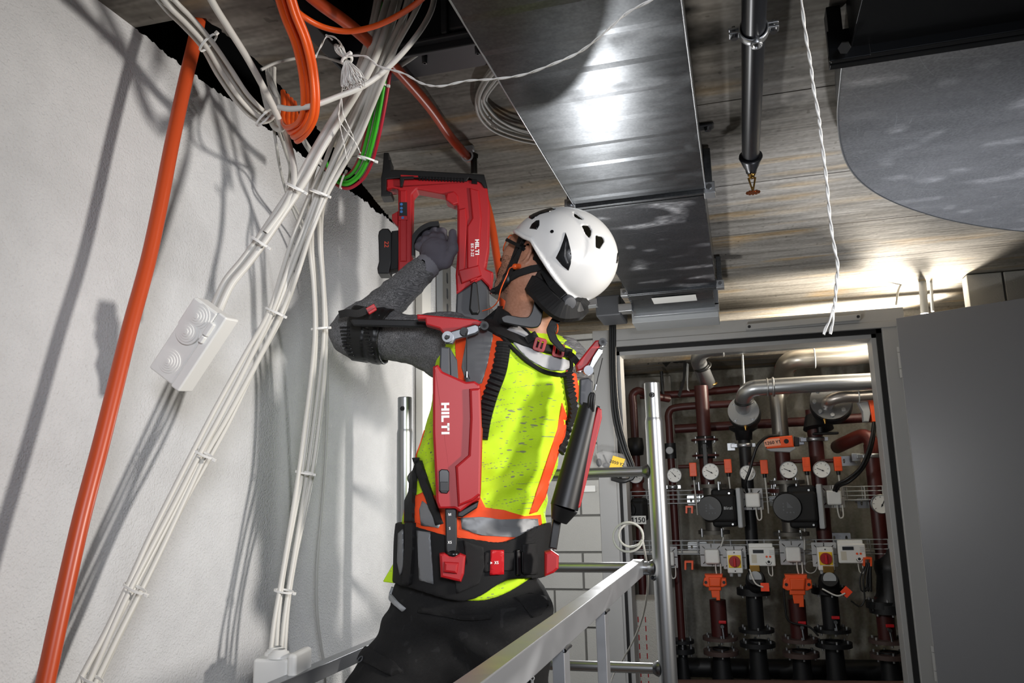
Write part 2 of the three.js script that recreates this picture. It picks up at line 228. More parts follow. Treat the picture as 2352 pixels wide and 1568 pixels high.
{ // steel door frame and leaf
  const d = sgroup('door_1'), z = WB + 0.01, L0 = -0.775, L1 = -0.675, R0 = 0.765, R1 = 0.885, T = EYE + 0.895, B = EYE + 0.795;
  obj('jamb', [bx(L0, L1, 0, B, z, z - 0.15, 0.003), bx(L1 - 0.02, L1 + 0.012, 0, B - 0.01, z - 0.012, z - 0.02)], M.frame, d);
  obj('jamb', [bx(R0, R1, 0, B, z, z - 0.15, 0.003), bx(R1 - 0.05, R1 - 0.02, 0, B, z + 0.008, z - 0.02, 0.002)], M.frame, d);
  obj('head', [bx(L0, R1 - 0.008, B, T, z, z - 0.15, 0.003), bx(L0 + 0.08, R1, B - 0.002, B + 0.03, z + 0.006, z - 0.02, 0.002)], M.frame, d);
  obj('gasket', [bx(L1, L1 + 0.024, 0, B, z - 0.03, z - 0.06), bx(R0 - 0.026, R0, 0, B, z - 0.03, z - 0.06), bx(L1, R0, B - 0.024, B, z - 0.03, z - 0.06)], M.gasket, d);
  obj('rebate', [bx(L1 + 0.022, L1 + 0.046, 0, B - 0.022, z - 0.055, z - 0.20, 0.002), bx(R0 - 0.05, R0 - 0.024, 0, B - 0.022, z - 0.055, z - 0.20, 0.002), bx(L1 + 0.022, R0 - 0.024, B - 0.046, B - 0.022, z - 0.055, z - 0.20, 0.002)], M.frame, d);
  const fr = new Fr(V(0, EYE + 0.85, z), 0), r = obj('closer_rail', fr.slab([[1714, 744], [1977, 721], [1977, 734], [1714, 757]], 0.001, 0.026, 0.002), M.frame, d);
  obj('screw_hole', [fr.put(new THREE.CylinderGeometry(0.008, 0.008, 0.004, 14).rotateX(PI / 2), ...fr.l(1721, 750, 0.026), 0.026), fr.put(new THREE.CylinderGeometry(0.008, 0.008, 0.004, 14).rotateX(PI / 2), ...fr.l(1971, 727, 0.026), 0.026)], M.ink, r);
  // open leaf
  const h = V(0.842, EYE + 0.83, WB + 0.03), a = Math.atan2(0.29, 0.53), lw = 1.2, lg = bx(0, lw, -h.y + 0.015, 0, -0.03, 0.03, 0.003); lg.rotateY(-a); lg.translate(h.x, h.y, h.z);
  const leaf = obj('door_leaf', lg, M.door, d); 
  for (const yy of [EYE + 0.52, EYE - 0.95]) { const hg = merge([cyl(V(h.x - 0.012, yy, h.z + 0.01), V(h.x - 0.012, yy + 0.045, h.z + 0.01), 0.011), cyl(V(h.x - 0.012, yy + 0.047, h.z + 0.01), V(h.x - 0.012, yy + 0.13, h.z + 0.01), 0.011), cyl(V(h.x - 0.012, yy + 0.132, h.z + 0.01), V(h.x - 0.012, yy + 0.16, h.z + 0.01), 0.011)]); obj('hinge', hg, M.frame, d); }
}
// ---------------------------------------------------------------- smudged and scratched zinc sheet
{
  const mk = (base, smear, n, sc) => { const c = document.createElement('canvas'); c.width = c.height = 1024; const g = c.getContext('2d'); const im = g.createImageData(1024, 1024); for (let j = 0; j < 1024; j++) for (let i = 0; i < 1024; i++) { const u = i / 1024, v = j / 1024, k = base + 22 * (pn(u * 260, v * 260, 260, 260) - 0.5) + 14 * (pn(u * 9, v * 20, 9, 20) - 0.5) + smear * Math.max(0, pn(u * 14 + 2 * pn(u * 5, v * 5, 5, 5), v * 18, 16, 18) - 0.62) * (0.5 + pn(u * 70, v * 130, 70, 130)), o = (j * 1024 + i) * 4; im.data[o] = k; im.data[o + 1] = k + 2; im.data[o + 2] = k + 6; im.data[o + 3] = 255; } g.putImageData(im, 0, 0);
    for (let i = 0; i < n; i++) { g.strokeStyle = 'rgba(210,216,224,' + rnd(0.12, 0.5) + ')'; g.lineWidth = rnd(0.6, 1.8); let x = rnd(0, 1024), y = rnd(0, 1024), a = rnd(-0.5, 0.5) + (rnd() < 0.4 ? 1.4 : 0), L = rnd(10, 90) * sc; g.beginPath(); g.moveTo(x, y); g.quadraticCurveTo(x + Math.cos(a) * L / 2 + rnd(-6, 6), y + Math.sin(a) * L / 2 + rnd(-6, 6), x + Math.cos(a) * L, y + Math.sin(a) * L); g.stroke(); }
    const t = new THREE.CanvasTexture(c); t.colorSpace = THREE.SRGBColorSpace; t.wrapS = t.wrapT = THREE.RepeatWrapping; t.repeat.set(0.9, 0.9); return t; };
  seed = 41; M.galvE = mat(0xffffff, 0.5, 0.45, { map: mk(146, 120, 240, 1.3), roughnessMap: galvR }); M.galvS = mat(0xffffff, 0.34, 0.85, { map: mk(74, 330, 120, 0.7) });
}
// ---------------------------------------------------------------- ducts
function sheet(x0, x1, y, za, zb, step, amp) { // bottom sheet with shallow cross beads
  const s = new THREE.Shape(); s.moveTo(za, y + 0.004); for (let d = za; d < zb; d += step) { s.lineTo(d, y); s.lineTo(Math.min(zb, d + step * 0.42), y); s.lineTo(Math.min(zb, d + step * 0.5), y - amp); s.lineTo(Math.min(zb, d + step * 0.92), y - amp); } s.lineTo(zb, y); s.lineTo(zb, y + 0.004); s.closePath();
  const g = new THREE.ExtrudeGeometry(s, { depth: x1 - x0, bevelEnabled: false }); g.rotateY(PI / 2); g.translate(x0, 0, 0); return uvm(g);
}
{
  const y = EYE + 0.905, d = thing('air_duct', 'long galvanized rectangular duct with two flanged joints above the white helmet', 'duct');
  const A = [-0.462, -0.045], f1 = 2.45, f2 = 3.7;
  obj('bottom_sheet', sheet(A[0], A[1], y, -0.6, f1 - 0.02, 0.26, 0.0012), M.galv, d);
  obj('side_wall', [bx(A[0], A[0] + 0.003, y, CEIL - 0.006, 0.6, -f1 + 0.02), bx(A[1] - 0.003, A[1], y, CEIL - 0.006, 0.6, -f1 + 0.02)], M.galv, d);
  obj('edge_seam', [cyl(V(A[0], y, 0.6), V(A[0], y, -f1), 0.0022, 0.0022, 8), cyl(V(A[1], y, 0.6), V(A[1], y, -f1), 0.0022, 0.0022, 8)], M.zinc, d);
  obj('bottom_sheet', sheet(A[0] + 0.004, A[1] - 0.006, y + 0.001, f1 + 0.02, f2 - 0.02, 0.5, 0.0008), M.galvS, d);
  obj('side_wall', [bx(A[0] + 0.004, A[0] + 0.007, y, CEIL - 0.006, -f1 - 0.02, -f2 + 0.02), bx(A[1] - 0.009, A[1] - 0.006, y, CEIL - 0.006, -f1 - 0.02, -f2 + 0.02)], M.galv, d);
  for (const [z, k] of [[f1, 0], [f2, 1]]) {
    const q = 0.03, fl = obj('flange', [bx(A[0] - q * 0.4, A[1] + q * 0.8, y - 0.012, y + 0.012, -z + 0.022, -z + 0.004, 0.002), bx(A[0] - q * 0.4, A[1] + q * 0.8, y - 0.012, y + 0.012, -z - 0.004, -z - 0.022, 0.002), bx(A[1], A[1] + q * 0.75, y, CEIL - 0.01, -z + 0.02, -z - 0.02, 0.002), bx(A[0] - q * 0.75, A[0], y, CEIL - 0.01, -z + 0.02, -z - 0.02, 0.002)], M.galv, d);
    for (const [xa, xb, xc] of [[A[1] - 0.006, A[1] + 0.03, A[1] + 0.012], [A[0] - 0.03, A[0] + 0.006, A[0] - 0.012]]) { obj('corner_plate', bx(xa, xb, y - 0.016, y + 0.022, -z + 0.026, -z - 0.026, 0.003), M.zinc, fl); obj('bolt', cyl(V(xc, y + 0.004, -z + 0.024), V(xc, y + 0.004, -z + 0.034), 0.009, 0.009, 6), M.steel, fl); }
  }
  // sloping end piece, rear flange and grille box
  const s = new THREE.Shape(); s.moveTo(f2 + 0.02, y); s.lineTo(4.12, y + 0.0); s.lineTo(4.12, y - 0.012); s.lineTo(f2 + 0.02, y - 0.002); s.closePath();
  obj('end_piece', uvm(new THREE.ExtrudeGeometry(s, { depth: 0.4, bevelEnabled: false }).rotateY(PI / 2).translate(-0.47, 0, 0)), M.galv, d);
  obj('flange', [bx(-0.485, -0.05, y - 0.03, y + 0.01, -4.10, -4.14, 0.002), bx(-0.075, -0.05, y, CEIL - 0.01, -4.10, -4.14, 0.002)], M.zinc, d);
  obj('end_box', bx(-0.5, -0.055, y - 0.055, CEIL - 0.012, -4.14, -4.36, 0.003), M.lgrey, d);
  const lab = obj('sticker', bx(-0.36, -0.15, y - 0.0092, y - 0.0085, -3.8, -3.93), M.white, d);
  fin(d);
  const cl = thing('damper_actuator', 'grey damper box with black cables beside the far duct end', 'actuator');
  obj('housing', bx(-0.66, -0.53, EYE + 0.86, EYE + 0.97, -3.95, -4.2, 0.01), M.grey, cl); obj('bracket', bx(-0.54, -0.47, EYE + 0.87, EYE + 0.91, -3.92, -4.0, 0.003), M.zinc, cl); fin(cl);
}
{ // rubber-lined hanger foot at the duct
  const t = thing('duct_hanger', 'small black rubber-lined hanger foot screwed beside the long duct', 'bracket'), c = Y(1622, 285, CEIL);
  obj('foot', bx(c.x - 0.035, c.x + 0.022, CEIL - 0.012, CEIL - 0.002, c.z + 0.018, c.z - 0.018, 0.005), M.rubber, t); obj('bolt_head', cyl(V(c.x + 0.004, CEIL - 0.012, c.z), V(c.x + 0.004, CEIL - 0.022, c.z), 0.011, 0.009, 14), M.steel, t); obj('strip', bx(c.x - 0.036, c.x - 0.033, CEIL - 0.13, CEIL - 0.004, c.z + 0.012, c.z - 0.012), M.zinc, t); fin(t);
}
{ // curved duct elbow, upper right
  const y = EYE + 0.93, d = thing('duct_elbow', 'wide scratched galvanized duct elbow with rounded outer edge, upper right', 'duct');
  const E = [[1935, 141], [1929, 200], [1924, 260], [1929, 320], [1944, 372], [1972, 412], [2012, 443], [2060, 467], [2115, 487], [2180, 505], [2260, 520], [2352, 531], [2500, 540]].map(p => { const q = Y(p[0], p[1], y); return [q.x, q.z]; });
  const z0 = E[0][1], s = new THREE.Shape(); s.moveTo(E[0][0], z0); E.slice(1).forEach(p => s.lineTo(p[0], p[1])); const l = E[E.length - 1]; s.lineTo(1.9, l[1] - 0.05); s.lineTo(1.9, z0); s.closePath();
  const flat = (sh, y0, h) => { const g = new THREE.ExtrudeGeometry(sh, { depth: h, bevelEnabled: false }); const p = g.attributes.position; for (let i = 0; i < p.count; i++) { const a = p.getX(i), b = p.getY(i), c = p.getZ(i); p.setXYZ(i, a, y0 + c, b); } fixWinding(g); return uvm(g); };
  obj('bottom_sheet', flat(s, y, 0.004), M.galvE, d);
  obj('side_wall', sweep(E.map(p => V(p[0] + 0.004, y + 0.002, p[1])), [[-0.0015, 0], [-0.0015, 0.1], [0.0015, 0.1], [0.0015, 0]], V(0, 1, 0), 60), M.galv, d);
  obj('edge_seam', tube(E.map(p => V(p[0], y, p[1])), 0.0028, 90, 6), M.zinc, d);
  const fl = obj('flange', [bx(E[0][0] - 0.03, 1.9, y - 0.018, y + 0.012, z0 + 0.024, z0 + 0.002, 0.002), bx(E[0][0] - 0.03, 1.9, y - 0.018, y + 0.012, z0 + 0.05, z0 + 0.03, 0.002), bx(E[0][0] - 0.03, E[0][0], y, CEIL - 0.01, z0 + 0.05, z0 + 0.004, 0.002)], M.galvDark, d);
  obj('corner_plate', bx(E[0][0] - 0.034, E[0][0] + 0.05, y - 0.022, y + 0.05, z0 + 0.052, z0 + 0.046, 0.002), M.galvDark, fl);
  obj('bolt', [cyl(V(E[0][0] + 0.002, y + 0.01, z0 + 0.05), V(E[0][0] - 0.006, y - 0.012, z0 + 0.085), 0.008, 0.008, 10), cyl(V(E[0][0] - 0.006, y - 0.012, z0 + 0.085), V(E[0][0] - 0.009, y - 0.02, z0 + 0.096), 0.013, 0.013, 6)], M.steel, fl);
  obj('front_section', [bx(E[0][0] + 0.012, 1.9, y + 0.004, y + 0.008, z0 + 0.05, -0.3), bx(E[0][0] + 0.012, E[0][0] + 0.015, y + 0.004, CEIL - 0.01, z0 + 0.05, -0.3), cyl(V(E[0][0] + 0.012, y + 0.005, z0 + 0.05), V(E[0][0] + 0.012, y + 0.005, -0.3), 0.002, 0.002, 6)], M.galvDark, d);
  fin(d);
}
{ // sprinkler line
  const y = EYE + 0.965, x = 0.094, ze = -2.36, t = thing('sprinkler_pipe', 'black ceiling pipe with metal clamp ending in a brass sprinkler head', 'pipe');
  obj('pipe', cyl(V(x, y, 0.4), V(x, y, ze), 0.0255, 0.0255, 28), M.blackP, t);
  const a = Z(1724, 381, 2.37);
  obj('reducer', [lathe([[0, 0], [0.0335, 0], [0.0345, 0.006], [0.031, 0.014], [0.024, 0.034], [0.017, 0.05], [0.016, 0.06], [0, 0.06]], V(x, y - 0.002, ze + 0.012), V(0, -0.55, -0.84)), blob(V(x, y, ze), 0.03, 0.03, 0.02)], M.blackP, t);
  const b = V(x, y - 0.034, ze - 0.036), D = V(0, -1, 0);
  const h = obj('sprinkler_head', [lathe([[0, 0], [0.013, 0], [0.013, 0.012], [0.009, 0.014], [0.009, 0.022], [0, 0.022]], b, D, 6), cyl(b.clone().add(V(0.01, -0.02, 0)), b.clone().add(V(0.003, -0.052, 0)), 0.003, 0.0025), cyl(b.clone().add(V(-0.01, -0.02, 0)), b.clone().add(V(-0.003, -0.052, 0)), 0.003, 0.0025), cyl(b.clone().add(V(0, -0.05, 0)), b.clone().add(V(0, -0.066, 0)), 0.005, 0.004)], M.bronze, t);
  const fl = []; for (let i = 0; i < 12; i++) { const g = new THREE.BoxGeometry(0.0115, 0.0018, 0.006).translate(0.0155, 0, 0).rotateY(i * PI / 6); g.translate(b.x, b.y - 0.067, b.z); fl.push(g); } fl.push(cyl(b.clone().add(V(0, -0.066, 0)), b.clone().add(V(0, -0.0685, 0)), 0.0125));
  obj('deflector', fl, M.copper, t);
  fin(t);
  const c = thing('pipe_clamp', 'two-part steel pipe clamp on the black sprinkler pipe', 'clamp'), zc = -1.66;
  obj('ring', new THREE.TorusGeometry(0.029, 0.0042, 8, 40).scale(1, 1, 3).translate(x, y, zc), M.zinc, c);
  obj('boss', lathe([[0.0, 0.002], [0.008, 0.002], [0.008, 0.010], [0.0125, 0.010], [0.0135, 0], [0.0135, -0.006]], V(x + 0.004, y - 0.029, zc), V(0, -1, 0.15), 20), M.zinc, c);
  for (const s of [-1, 1]) { obj('ear', [bx(x + s * 0.027, x + s * 0.052, y - 0.007, y - 0.001, zc + 0.011, zc - 0.011, 0.002), bx(x + s * 0.027, x + s * 0.052, y + 0.003, y + 0.009, zc + 0.011, zc - 0.011, 0.002)], M.zinc, c); obj('screw', [cyl(V(x + s * 0.041, y - 0.013, zc), V(x + s * 0.041, y + 0.016, zc), 0.0035), cyl(V(x + s * 0.041, y - 0.014, zc), V(x + s * 0.041, y - 0.007, zc), 0.0075, 0.0075, 12)], M.steel, c); }
  fin(c);
}
// ---------------------------------------------------------------- strings
function twine(pts, r, n) { const P = new THREE.CatmullRomCurve3(pts, false, 'centripetal'), L = P.getLength(), out = []; for (const ph of [0, PI]) { const q = []; for (let i = 0; i <= n; i++) { const p = P.getPoint(i / n), a = i / n * L / (r * 5) + ph, t = P.getTangent(i / n), s = t.clone().cross(V(0.3, 0.1, 1)).normalize(), u = s.clone().cross(t); q.push(p.addScaledVector(s, r * 0.55 * Math.cos(a)).addScaledVector(u, r * 0.55 * Math.sin(a))); } out.push(tube(q, r * 0.62, n, 5)); } return out; }
{
  const z = 1.25, P = [[1836, -60], [1842, 15], [1852, 90], [1862, 150], [1868, 200], [1880, 265], [1884, 300], [1893, 370], [1900, 430], [1905, 490], [1914, 555], [1924, 610], [1921, 650], [1918, 690], [1913, 715]].map(p => Z(p[0], p[1], z + (p[0] - 1880) * 0.0004)); P[0].y = CEIL - 0.002;
  const lo = [[1913, 712], [1906, 735], [1896, 755], [1892, 768]].map(p => Z(p[0], p[1], z + 0.012)), lo2 = [[1913, 712], [1914, 735], [1909, 755], [1907, 767]].map(p => Z(p[0], p[1], z + 0.014));
  const t = thing('hanging_string', 'white twisted string hanging straight down in front of the door header', 'string'); obj('cord', twine(P, 0.0025, 300), M.string, t); obj('loose_end', twine(lo, 0.0021, 40), M.string, t); obj('loose_end', twine(lo2, 0.0021, 40), M.string, t); fin(t);
  const q = [[800, 128, 1.42], [840, 130, 1.42], [870, 152, 1.42], [925, 168, 1.42], [970, 192, 1.4], [1010, 198, 1.38], [1070, 186, 1.36], [1130, 182, 1.33], [1200, 172, 1.3], [1270, 147, 1.26], [1330, 120, 1.24], [1385, 78, 1.2], [1440, 30, 1.17], [1515, -12, 1.14], [1560, -60, 1.12]].map(p => Z(...p));
  one('stretched_string', twine(q, 0.0022, 300), M.string, 'white string running from the tied hank across the duct underside', 'string');
  // tied hank
  const h = thing('string_hank', 'bundled hank of thin white string tied among the cables', 'string'), hz = 1.44, L = [], c0 = Z(797, 138, hz);
  seed = 31; for (let i = 0; i < 34; i++) { const a = rnd(-1, 1), w = rnd(0.4, 1.2), dz = rnd(-0.012, 0.012), ex = 808 + a * 26 + rnd(-6, 6), ey = 195 + rnd(-12, 12) - Math.abs(a) * 4; L.push(tube([Z(796 + a * 3, 138, hz), Z(800 + a * 15 * w, 165, hz + dz), Z(ex, ey, hz + dz), Z(ex + 4 + a * 3, ey + 4, hz + dz * 1.3), Z(806 + a * 19 * w + 5, 168, hz - dz), Z(797 + a * 3, 138, hz)], 0.0011, 26, 4)); }
  for (let i = 0; i < 14; i++) { const a = rnd(-1, 1), dz = rnd(-0.008, 0.008); L.push(tube([Z(796, 138, hz), Z(776 + a * 6, 118, hz + dz), Z(768 + a * 7 + 6, 104 + a * 3, hz + dz), Z(778 + a * 8, 105, hz - dz), Z(790 + a * 4, 124, hz), Z(797, 138, hz)], 0.0011, 22, 4)); }
  obj('loops', L, M.string, h);
  obj('tail', twine([Z(764, 92, hz), Z(752, 84, hz), Z(735, 110, hz - 0.02), Z(720, 142, hz - 0.04), Z(712, 170, hz - 0.05), Z(707, 205, hz - 0.05)], 0.0019, 60), M.string, h);
  obj('tail', twine([Z(748, 80, hz), Z(768, 86, hz), Z(782, 100, hz), Z(797, 134, hz)], 0.0019, 40), M.string, h);
  obj('tail', [[[796, 140], [790, 180], [782, 230], [780, 280], [790, 330], [797, 366]], [[798, 140], [786, 200], [788, 260], [805, 300], [812, 320], [797, 362]], [[794, 142], [784, 220], [778, 270], [795, 300], [815, 325], [828, 352]]].map(l => merge(twine(l.map((p, i) => Z(p[0], p[1], hz + i * 0.03)), 0.0012, 60))), M.string, h);
  obj('tie', [new THREE.TorusGeometry(0.0115, 0.0035, 6, 20).rotateX(PI / 2).rotateZ(0.5).translate(c0.x, c0.y, c0.z), beam(c0.clone().add(V(0.004, 0.002, 0.012)), c0.clone().add(V(0.019, 0.006, 0.016)), 0.009, 0.007)], M.tie, h);
  fin(h);
}
// ---------------------------------------------------------------- cables
const PX = (l, def) => l.map(p => typeof p[2] === 'number' ? (p[2] < 0 ? X(p[0], p[1], p[2]) : Z(p[0], p[1], p[2])) : Y(p[0], p[1], def));
function shiftPx(l, o) { return l.map((p, i) => { const a = l[Math.max(0, i - 1)], b = l[Math.min(l.length - 1, i + 1)], dx = b[0] - a[0], dy = b[1] - a[1], n = Math.hypot(dx, dy) || 1, k = typeof o === 'function' ? o(i / (l.length - 1)) : o; return [p[0] - dy / n * k, p[1] + dx / n * k, p[2]]; }); }
function cable(name, pts, r, m, label, group, n = 70) { return one(name, tube(pts, r, n, 9), m, label, 'cable', group); }
function ziptie(px, py, z, ang, wpx, label, r = 3.2) { // band across a bundle, seen edge on: ang = bundle direction in the picture plane
  const f = new Fr(z < 0 ? X(px, py, z) : Z(px, py, z), 15.67, 8, ang), t = thing('cable_tie', label, 'cable tie', 'white cable ties'); const w = wpx / 1829 * (eye.distanceTo(f.o));
  const g = new THREE.TorusGeometry(1, 0.12, 6, 30).scale(w / 2 / 1.0, w * 0.3 + 0.004, 1); g.scale(1, 1, 0.0175); const band = []; const N = 30; for (let i = 0; i <= N; i++) { const a = i / N * 2 * PI; band.push(V(Math.cos(a) * (w / 2 + 0.001), 0, Math.sin(a) * (w * 0.17 + 0.005))); }
  const bg = sweep(band, [[-0.0024, -0.0006], [-0.0024, 0.0006], [0.0024, 0.0006], [0.0024, -0.0006]].map(q => [q[1], q[0]]), V(0, 1, 0), 40, false); obj('band', f.put(bg), M.tie, t);
  obj('head', f.put(new RoundedBoxGeometry(0.008, 0.0068, 0.007, 1, 0.0012), w / 2 + 0.004, -0.001, 0.004), M.tie, t); return fin(t);
}
{
  // orange conduits
  one('orange_conduit', tube(PX([[470, -60, -1.1], [460, 25, -1.1], [448, 90, -1.1], [425, 190, -1.1], [395, 330, -1.1], [368, 470, -1.1], [340, 600, -1.1], [298, 755, -1.1], [262, 900, -1.1], [232, 1020, -1.1], [185, 1200, -1.1], [140, 1400, -1.1], [104, 1568, -1.1], [70, 1720, -1.1]]), 0.0148, 120, 14), M.orangeP, 'long orange conduit running down the left wall out of the ceiling slot', 'conduit');
  one('orange_conduit', tube([Y(690, -30, CEIL - 0.05), Y(735, 8, CEIL - 0.05), Y(800, 55, CEIL - 0.045), Y(865, 112, CEIL - 0.04), Y(935, 185, CEIL - 0.035), Y(990, 250, CEIL - 0.03), Y(1035, 315, CEIL - 0.03), Y(1066, 352, CEIL - 0.025), Z(1082, 378, 2.42), Z(1098, 415, 2.48), Z(1118, 470, 2.5), Z(1130, 520, 2.48), Z(1141, 590, 2.46), Z(1152, 660, 2.45), Z(1160, 760, 2.45)], 0.0135, 140, 14), M.orangeP, 'thick orange conduit clipped to the ceiling, passing behind the red nailer', 'conduit');
  const k = Y(1073, 357, CEIL - 0.03), cl = thing('conduit_clip', 'small metal conduit clip on the orange conduit above the nailer', 'clip'); obj('ring', new THREE.TorusGeometry(0.0165, 0.003, 8, 24).rotateX(0.5).rotateY(0.5).translate(k.x, k.y, k.z), M.lgrey, cl); obj('base', bx(k.x - 0.008, k.x + 0.022, k.y + 0.012, CEIL - 0.001, k.z + 0.01, k.z - 0.01, 0.003), M.lgrey, cl); fin(cl);
  cable('orange_cable', PX([[650, -25, 1.25], [668, 10, 1.27], [700, 40, 1.32], [745, 63, 1.36], [795, 72, 1.38], [855, 62, 1.38], [910, 38, 1.36], [960, 5, 1.33], [990, -25, 1.3]]), 0.0062, M.orange, 'thin orange cable sagging in an arc below the recessed ceiling box');
  const OL = [[636, -10, 1.24], [652, 40, 1.27], [676, 100, 1.31], [692, 170, 1.36], [697, 230, 1.39], [694, 262, 1.41], [684, 282, 1.43], [672, 290, 1.46]];
  [[0, 0, 'outermost strand on the left'], [13, 0.012, 'second strand from the left'], [24, -0.006, 'third strand from the left'], [34, 0.004, 'rightmost strand']].forEach(([o, dz, w], i) => { const base = shiftPx(OL, t => -o * (1 - 0.1 * t)); const l = base.map(p => [p[0], p[1], p[2] + dz]); const e = l[l.length - 1]; l[l.length - 1] = [e[0] - 12 + i * 2, e[1] + 3 + i * 2, e[2]]; l.push([e[0] - 22 + i * 5, e[1] - 14 + i * 2, 1.5], [e[0] - 20 + i * 4, e[1] - 45, 1.53], [e[0] - 22 + i * 3, e[1] - 80, 1.56 + i * 0.006]); cable('orange_cable', PX(l), 0.0061, M.orange, 'looped bright orange cable, ' + w, 'looped orange cables', 90); });
  // white cables out of the slot, upper left
  const TL = [[352, -40, 1.14], [392, 12, 1.17], [432, 52, 1.22], [474, 100, 1.28], [515, 165, 1.36], [556, 225, 1.43], [588, 258, 1.48], [612, 272, 1.52]];
  [[-15, 'outer left'], [-5, 'inner left'], [5, 'inner right'], [15, 'outer right']].forEach(([o, w], i) => { const l = shiftPx(TL, t => o * (1 - 0.35 * t) * (t > 0.45 && t < 0.9 ? 1.35 : 1)).map(p => [p[0], p[1], p[2] + (i % 2) * 0.012]); l.push([626 + i * 3, 268 - i, 1.55], [632 + i * 2, 235, 1.6], [618 + i * 4, 190, 1.62], [612 + i * 6, 150, 1.6]); cable('white_cable', PX(l), 0.0052, M.cableW, 'white cable of the tied loop at upper left, ' + w + ' strand', 'white cables looping below the slot', 100); });
  cable('white_cable', PX([[462, -50, 1.15], [488, 5, 1.19], [525, 65, 1.25], [566, 130, 1.32], [602, 195, 1.4], [628, 245, 1.46], [643, 280, 1.5], [648, 294, 1.515], [640, 297, 1.53], [628, 288, 1.55], [612, 240, 1.6], [600, 190, 1.62]]), 0.0072, M.cableW, 'thick white cable in a long narrow loop beside the tied strands', undefined, 110);
  cable('white_cable', PX([[618, 200, 1.62], [628, 250, 1.6], [640, 300, 1.58], [655, 345, 1.6], [666, 400, -1.12], [662, 440, -1.13], [690, 500, -1.15], [716, 570, -1.16], [730, 650, -1.17], [748, 760, -1.17], [752, 900, -1.18], [748, 1050, -1.19], [738, 1180, -1.2], [728, 1300, -1.2], [728, 1400, -1.2], [737, 1480, -1.2], [745, 1530, -1.2], [748, 1640, -1.2]]), 0.0042, M.cableG, 'single thin grey cable hanging close to the wall beside the worker', undefined, 140);
  for (const [a, w] of [[0, 'upper'], [9, 'lower']]) cable('grey_cable', PX([[615, 165 + a, 1.6], [632, 205 + a, 1.6], [660, 260 + a, 1.66], [690, 305 + a, 1.72], [712, 340 + a, 1.78], [740, 372 + a, 1.86]]), 0.0048, M.cableG, 'grey cable crossing the dark slot behind the orange loops, ' + w + ' one', 'grey cables in the slot');
  cable('white_cable', PX([[628, 290, 1.56], [634, 330, 1.56], [646, 400, -1.13], [660, 450, -1.15], [676, 490, -1.17], [694, 530, -1.19], [712, 570, -1.2]]), 0.0036, M.cableG, 'thin grey cable swinging out of the slot along the wall top');
  cable('white_cable', PX([[640, 246, 1.4], [668, 250, 1.4], [720, 242, 1.4], [775, 222, 1.42], [830, 200, 1.44], [880, 165, 1.46], [930, 115, 1.46], [972, 60, 1.46], [992, 20, 1.46], [1000, -20, 1.46]]), 0.0063, M.cableW, 'white cable sweeping from the left loop up to the recessed box');
  cable('grey_cable', PX([[600, 160, 1.5], [632, 145, 1.52], [680, 134, 1.55], [740, 130, 1.58], [775, 140, 1.6], [800, 150, 1.6]]), 0.004, M.cableG, 'thin grey cable arching behind the orange loops on the ceiling');
  cable('grey_cable', PX([[1075, 45, 1.62], [1040, 62, 1.62], [1000, 90, 1.62], [960, 122, 1.63], [915, 152, 1.65], [870, 172, 1.66], [850, 200, 1.68], [830, 240, 1.7]]), 0.0062, M.cableG, 'grey cable leaving the recessed box towards the tied bundle');
  // pair to the upper junction box
  const JA = [[905, -20, 1.5], [880, 60, 1.5], [850, 140, 1.52], [815, 205, 1.54], [775, 270, 1.55], [735, 335, 1.55], [700, 400, 1.54], [672, 445, 1.52], [635, 500, 1.5], [600, 552, 1.48], [560, 605, 1.46], [525, 648, 1.44], [500, 700, 1.43], [490, 725, 1.43]];
  cable('white_cable', PX(shiftPx(JA, 7)), 0.0082, M.cableW, 'thicker white cable entering the upper junction box, left of the pair', 'cables into the upper junction box', 100);
  cable('white_cable', PX(shiftPx(JA, -8)), 0.0082, M.cableW, 'thicker white cable entering the upper junction box, right of the pair', 'cables into the upper junction box', 100);
  cable('white_cable', PX([[640, 265, 1.55], [655, 305, 1.55], [668, 350, 1.55], [676, 400, 1.53], [672, 435, 1.52], [650, 480, 1.5], [610, 535, 1.48]]), 0.0075, M.cableW, 'white cable bending down from the slot to join the pair');
  // long bundle to the lower left
  const B1 = [[925, -20, 1.5], [900, 60, 1.52], [868, 150, 1.56], [838, 230, 1.6], [800, 310, 1.64], [765, 380, 1.67], [736, 440, 1.68], [700, 535, 1.68], [668, 625, 1.66], [634, 715, -1.05], [575, 830, -1.07], [510, 955, -1.09], [465, 1040, -1.1], [415, 1140, -1.11], [360, 1250, -1.12], [310, 1350, -1.13], [258, 1455, -1.14], [208, 1560, -1.15], [160, 1660, -1.16]];
  [-23, -12, -1, 10, 21].forEach((o, i) => cable('white_cable', PX(shiftPx(B1, t => o * (t < 0.25 ? 1.4 : 1) * (0.8 + 0.25 * Math.abs(Math.sin(t * 17 + i))) * 0.86)).map((p, j) => p.add(V(0.006 * ((i % 2) - 0.5), 0, 0.004 * Math.sin(i * 2 + j)))), 0.0056, M.cableW, ['leftmost', 'second', 'middle', 'fourth', 'rightmost'][i] + ' white cable of the long diagonal bundle counted from the left', 'long diagonal cable bundle', 130));
  // bundle to the lower junction box
  const B2 = [[885, -20, 1.54], [868, 60, 1.56], [840, 150, 1.6], [808, 240, 1.64], [770, 330, 1.7], [742, 410, 1.74], [728, 480, 1.8], [726, 560, -1.05], [732, 650, -1.05], [735, 755, -1.05], [728, 860, -1.07], [714, 980, -1.09], [700, 1085, -1.1], [684, 1180, -1.1], [668, 1270, -1.1], [654, 1357, -1.1], [645, 1430, -1.1], [640, 1500, -1.1], [638, 1540, -1.1]];
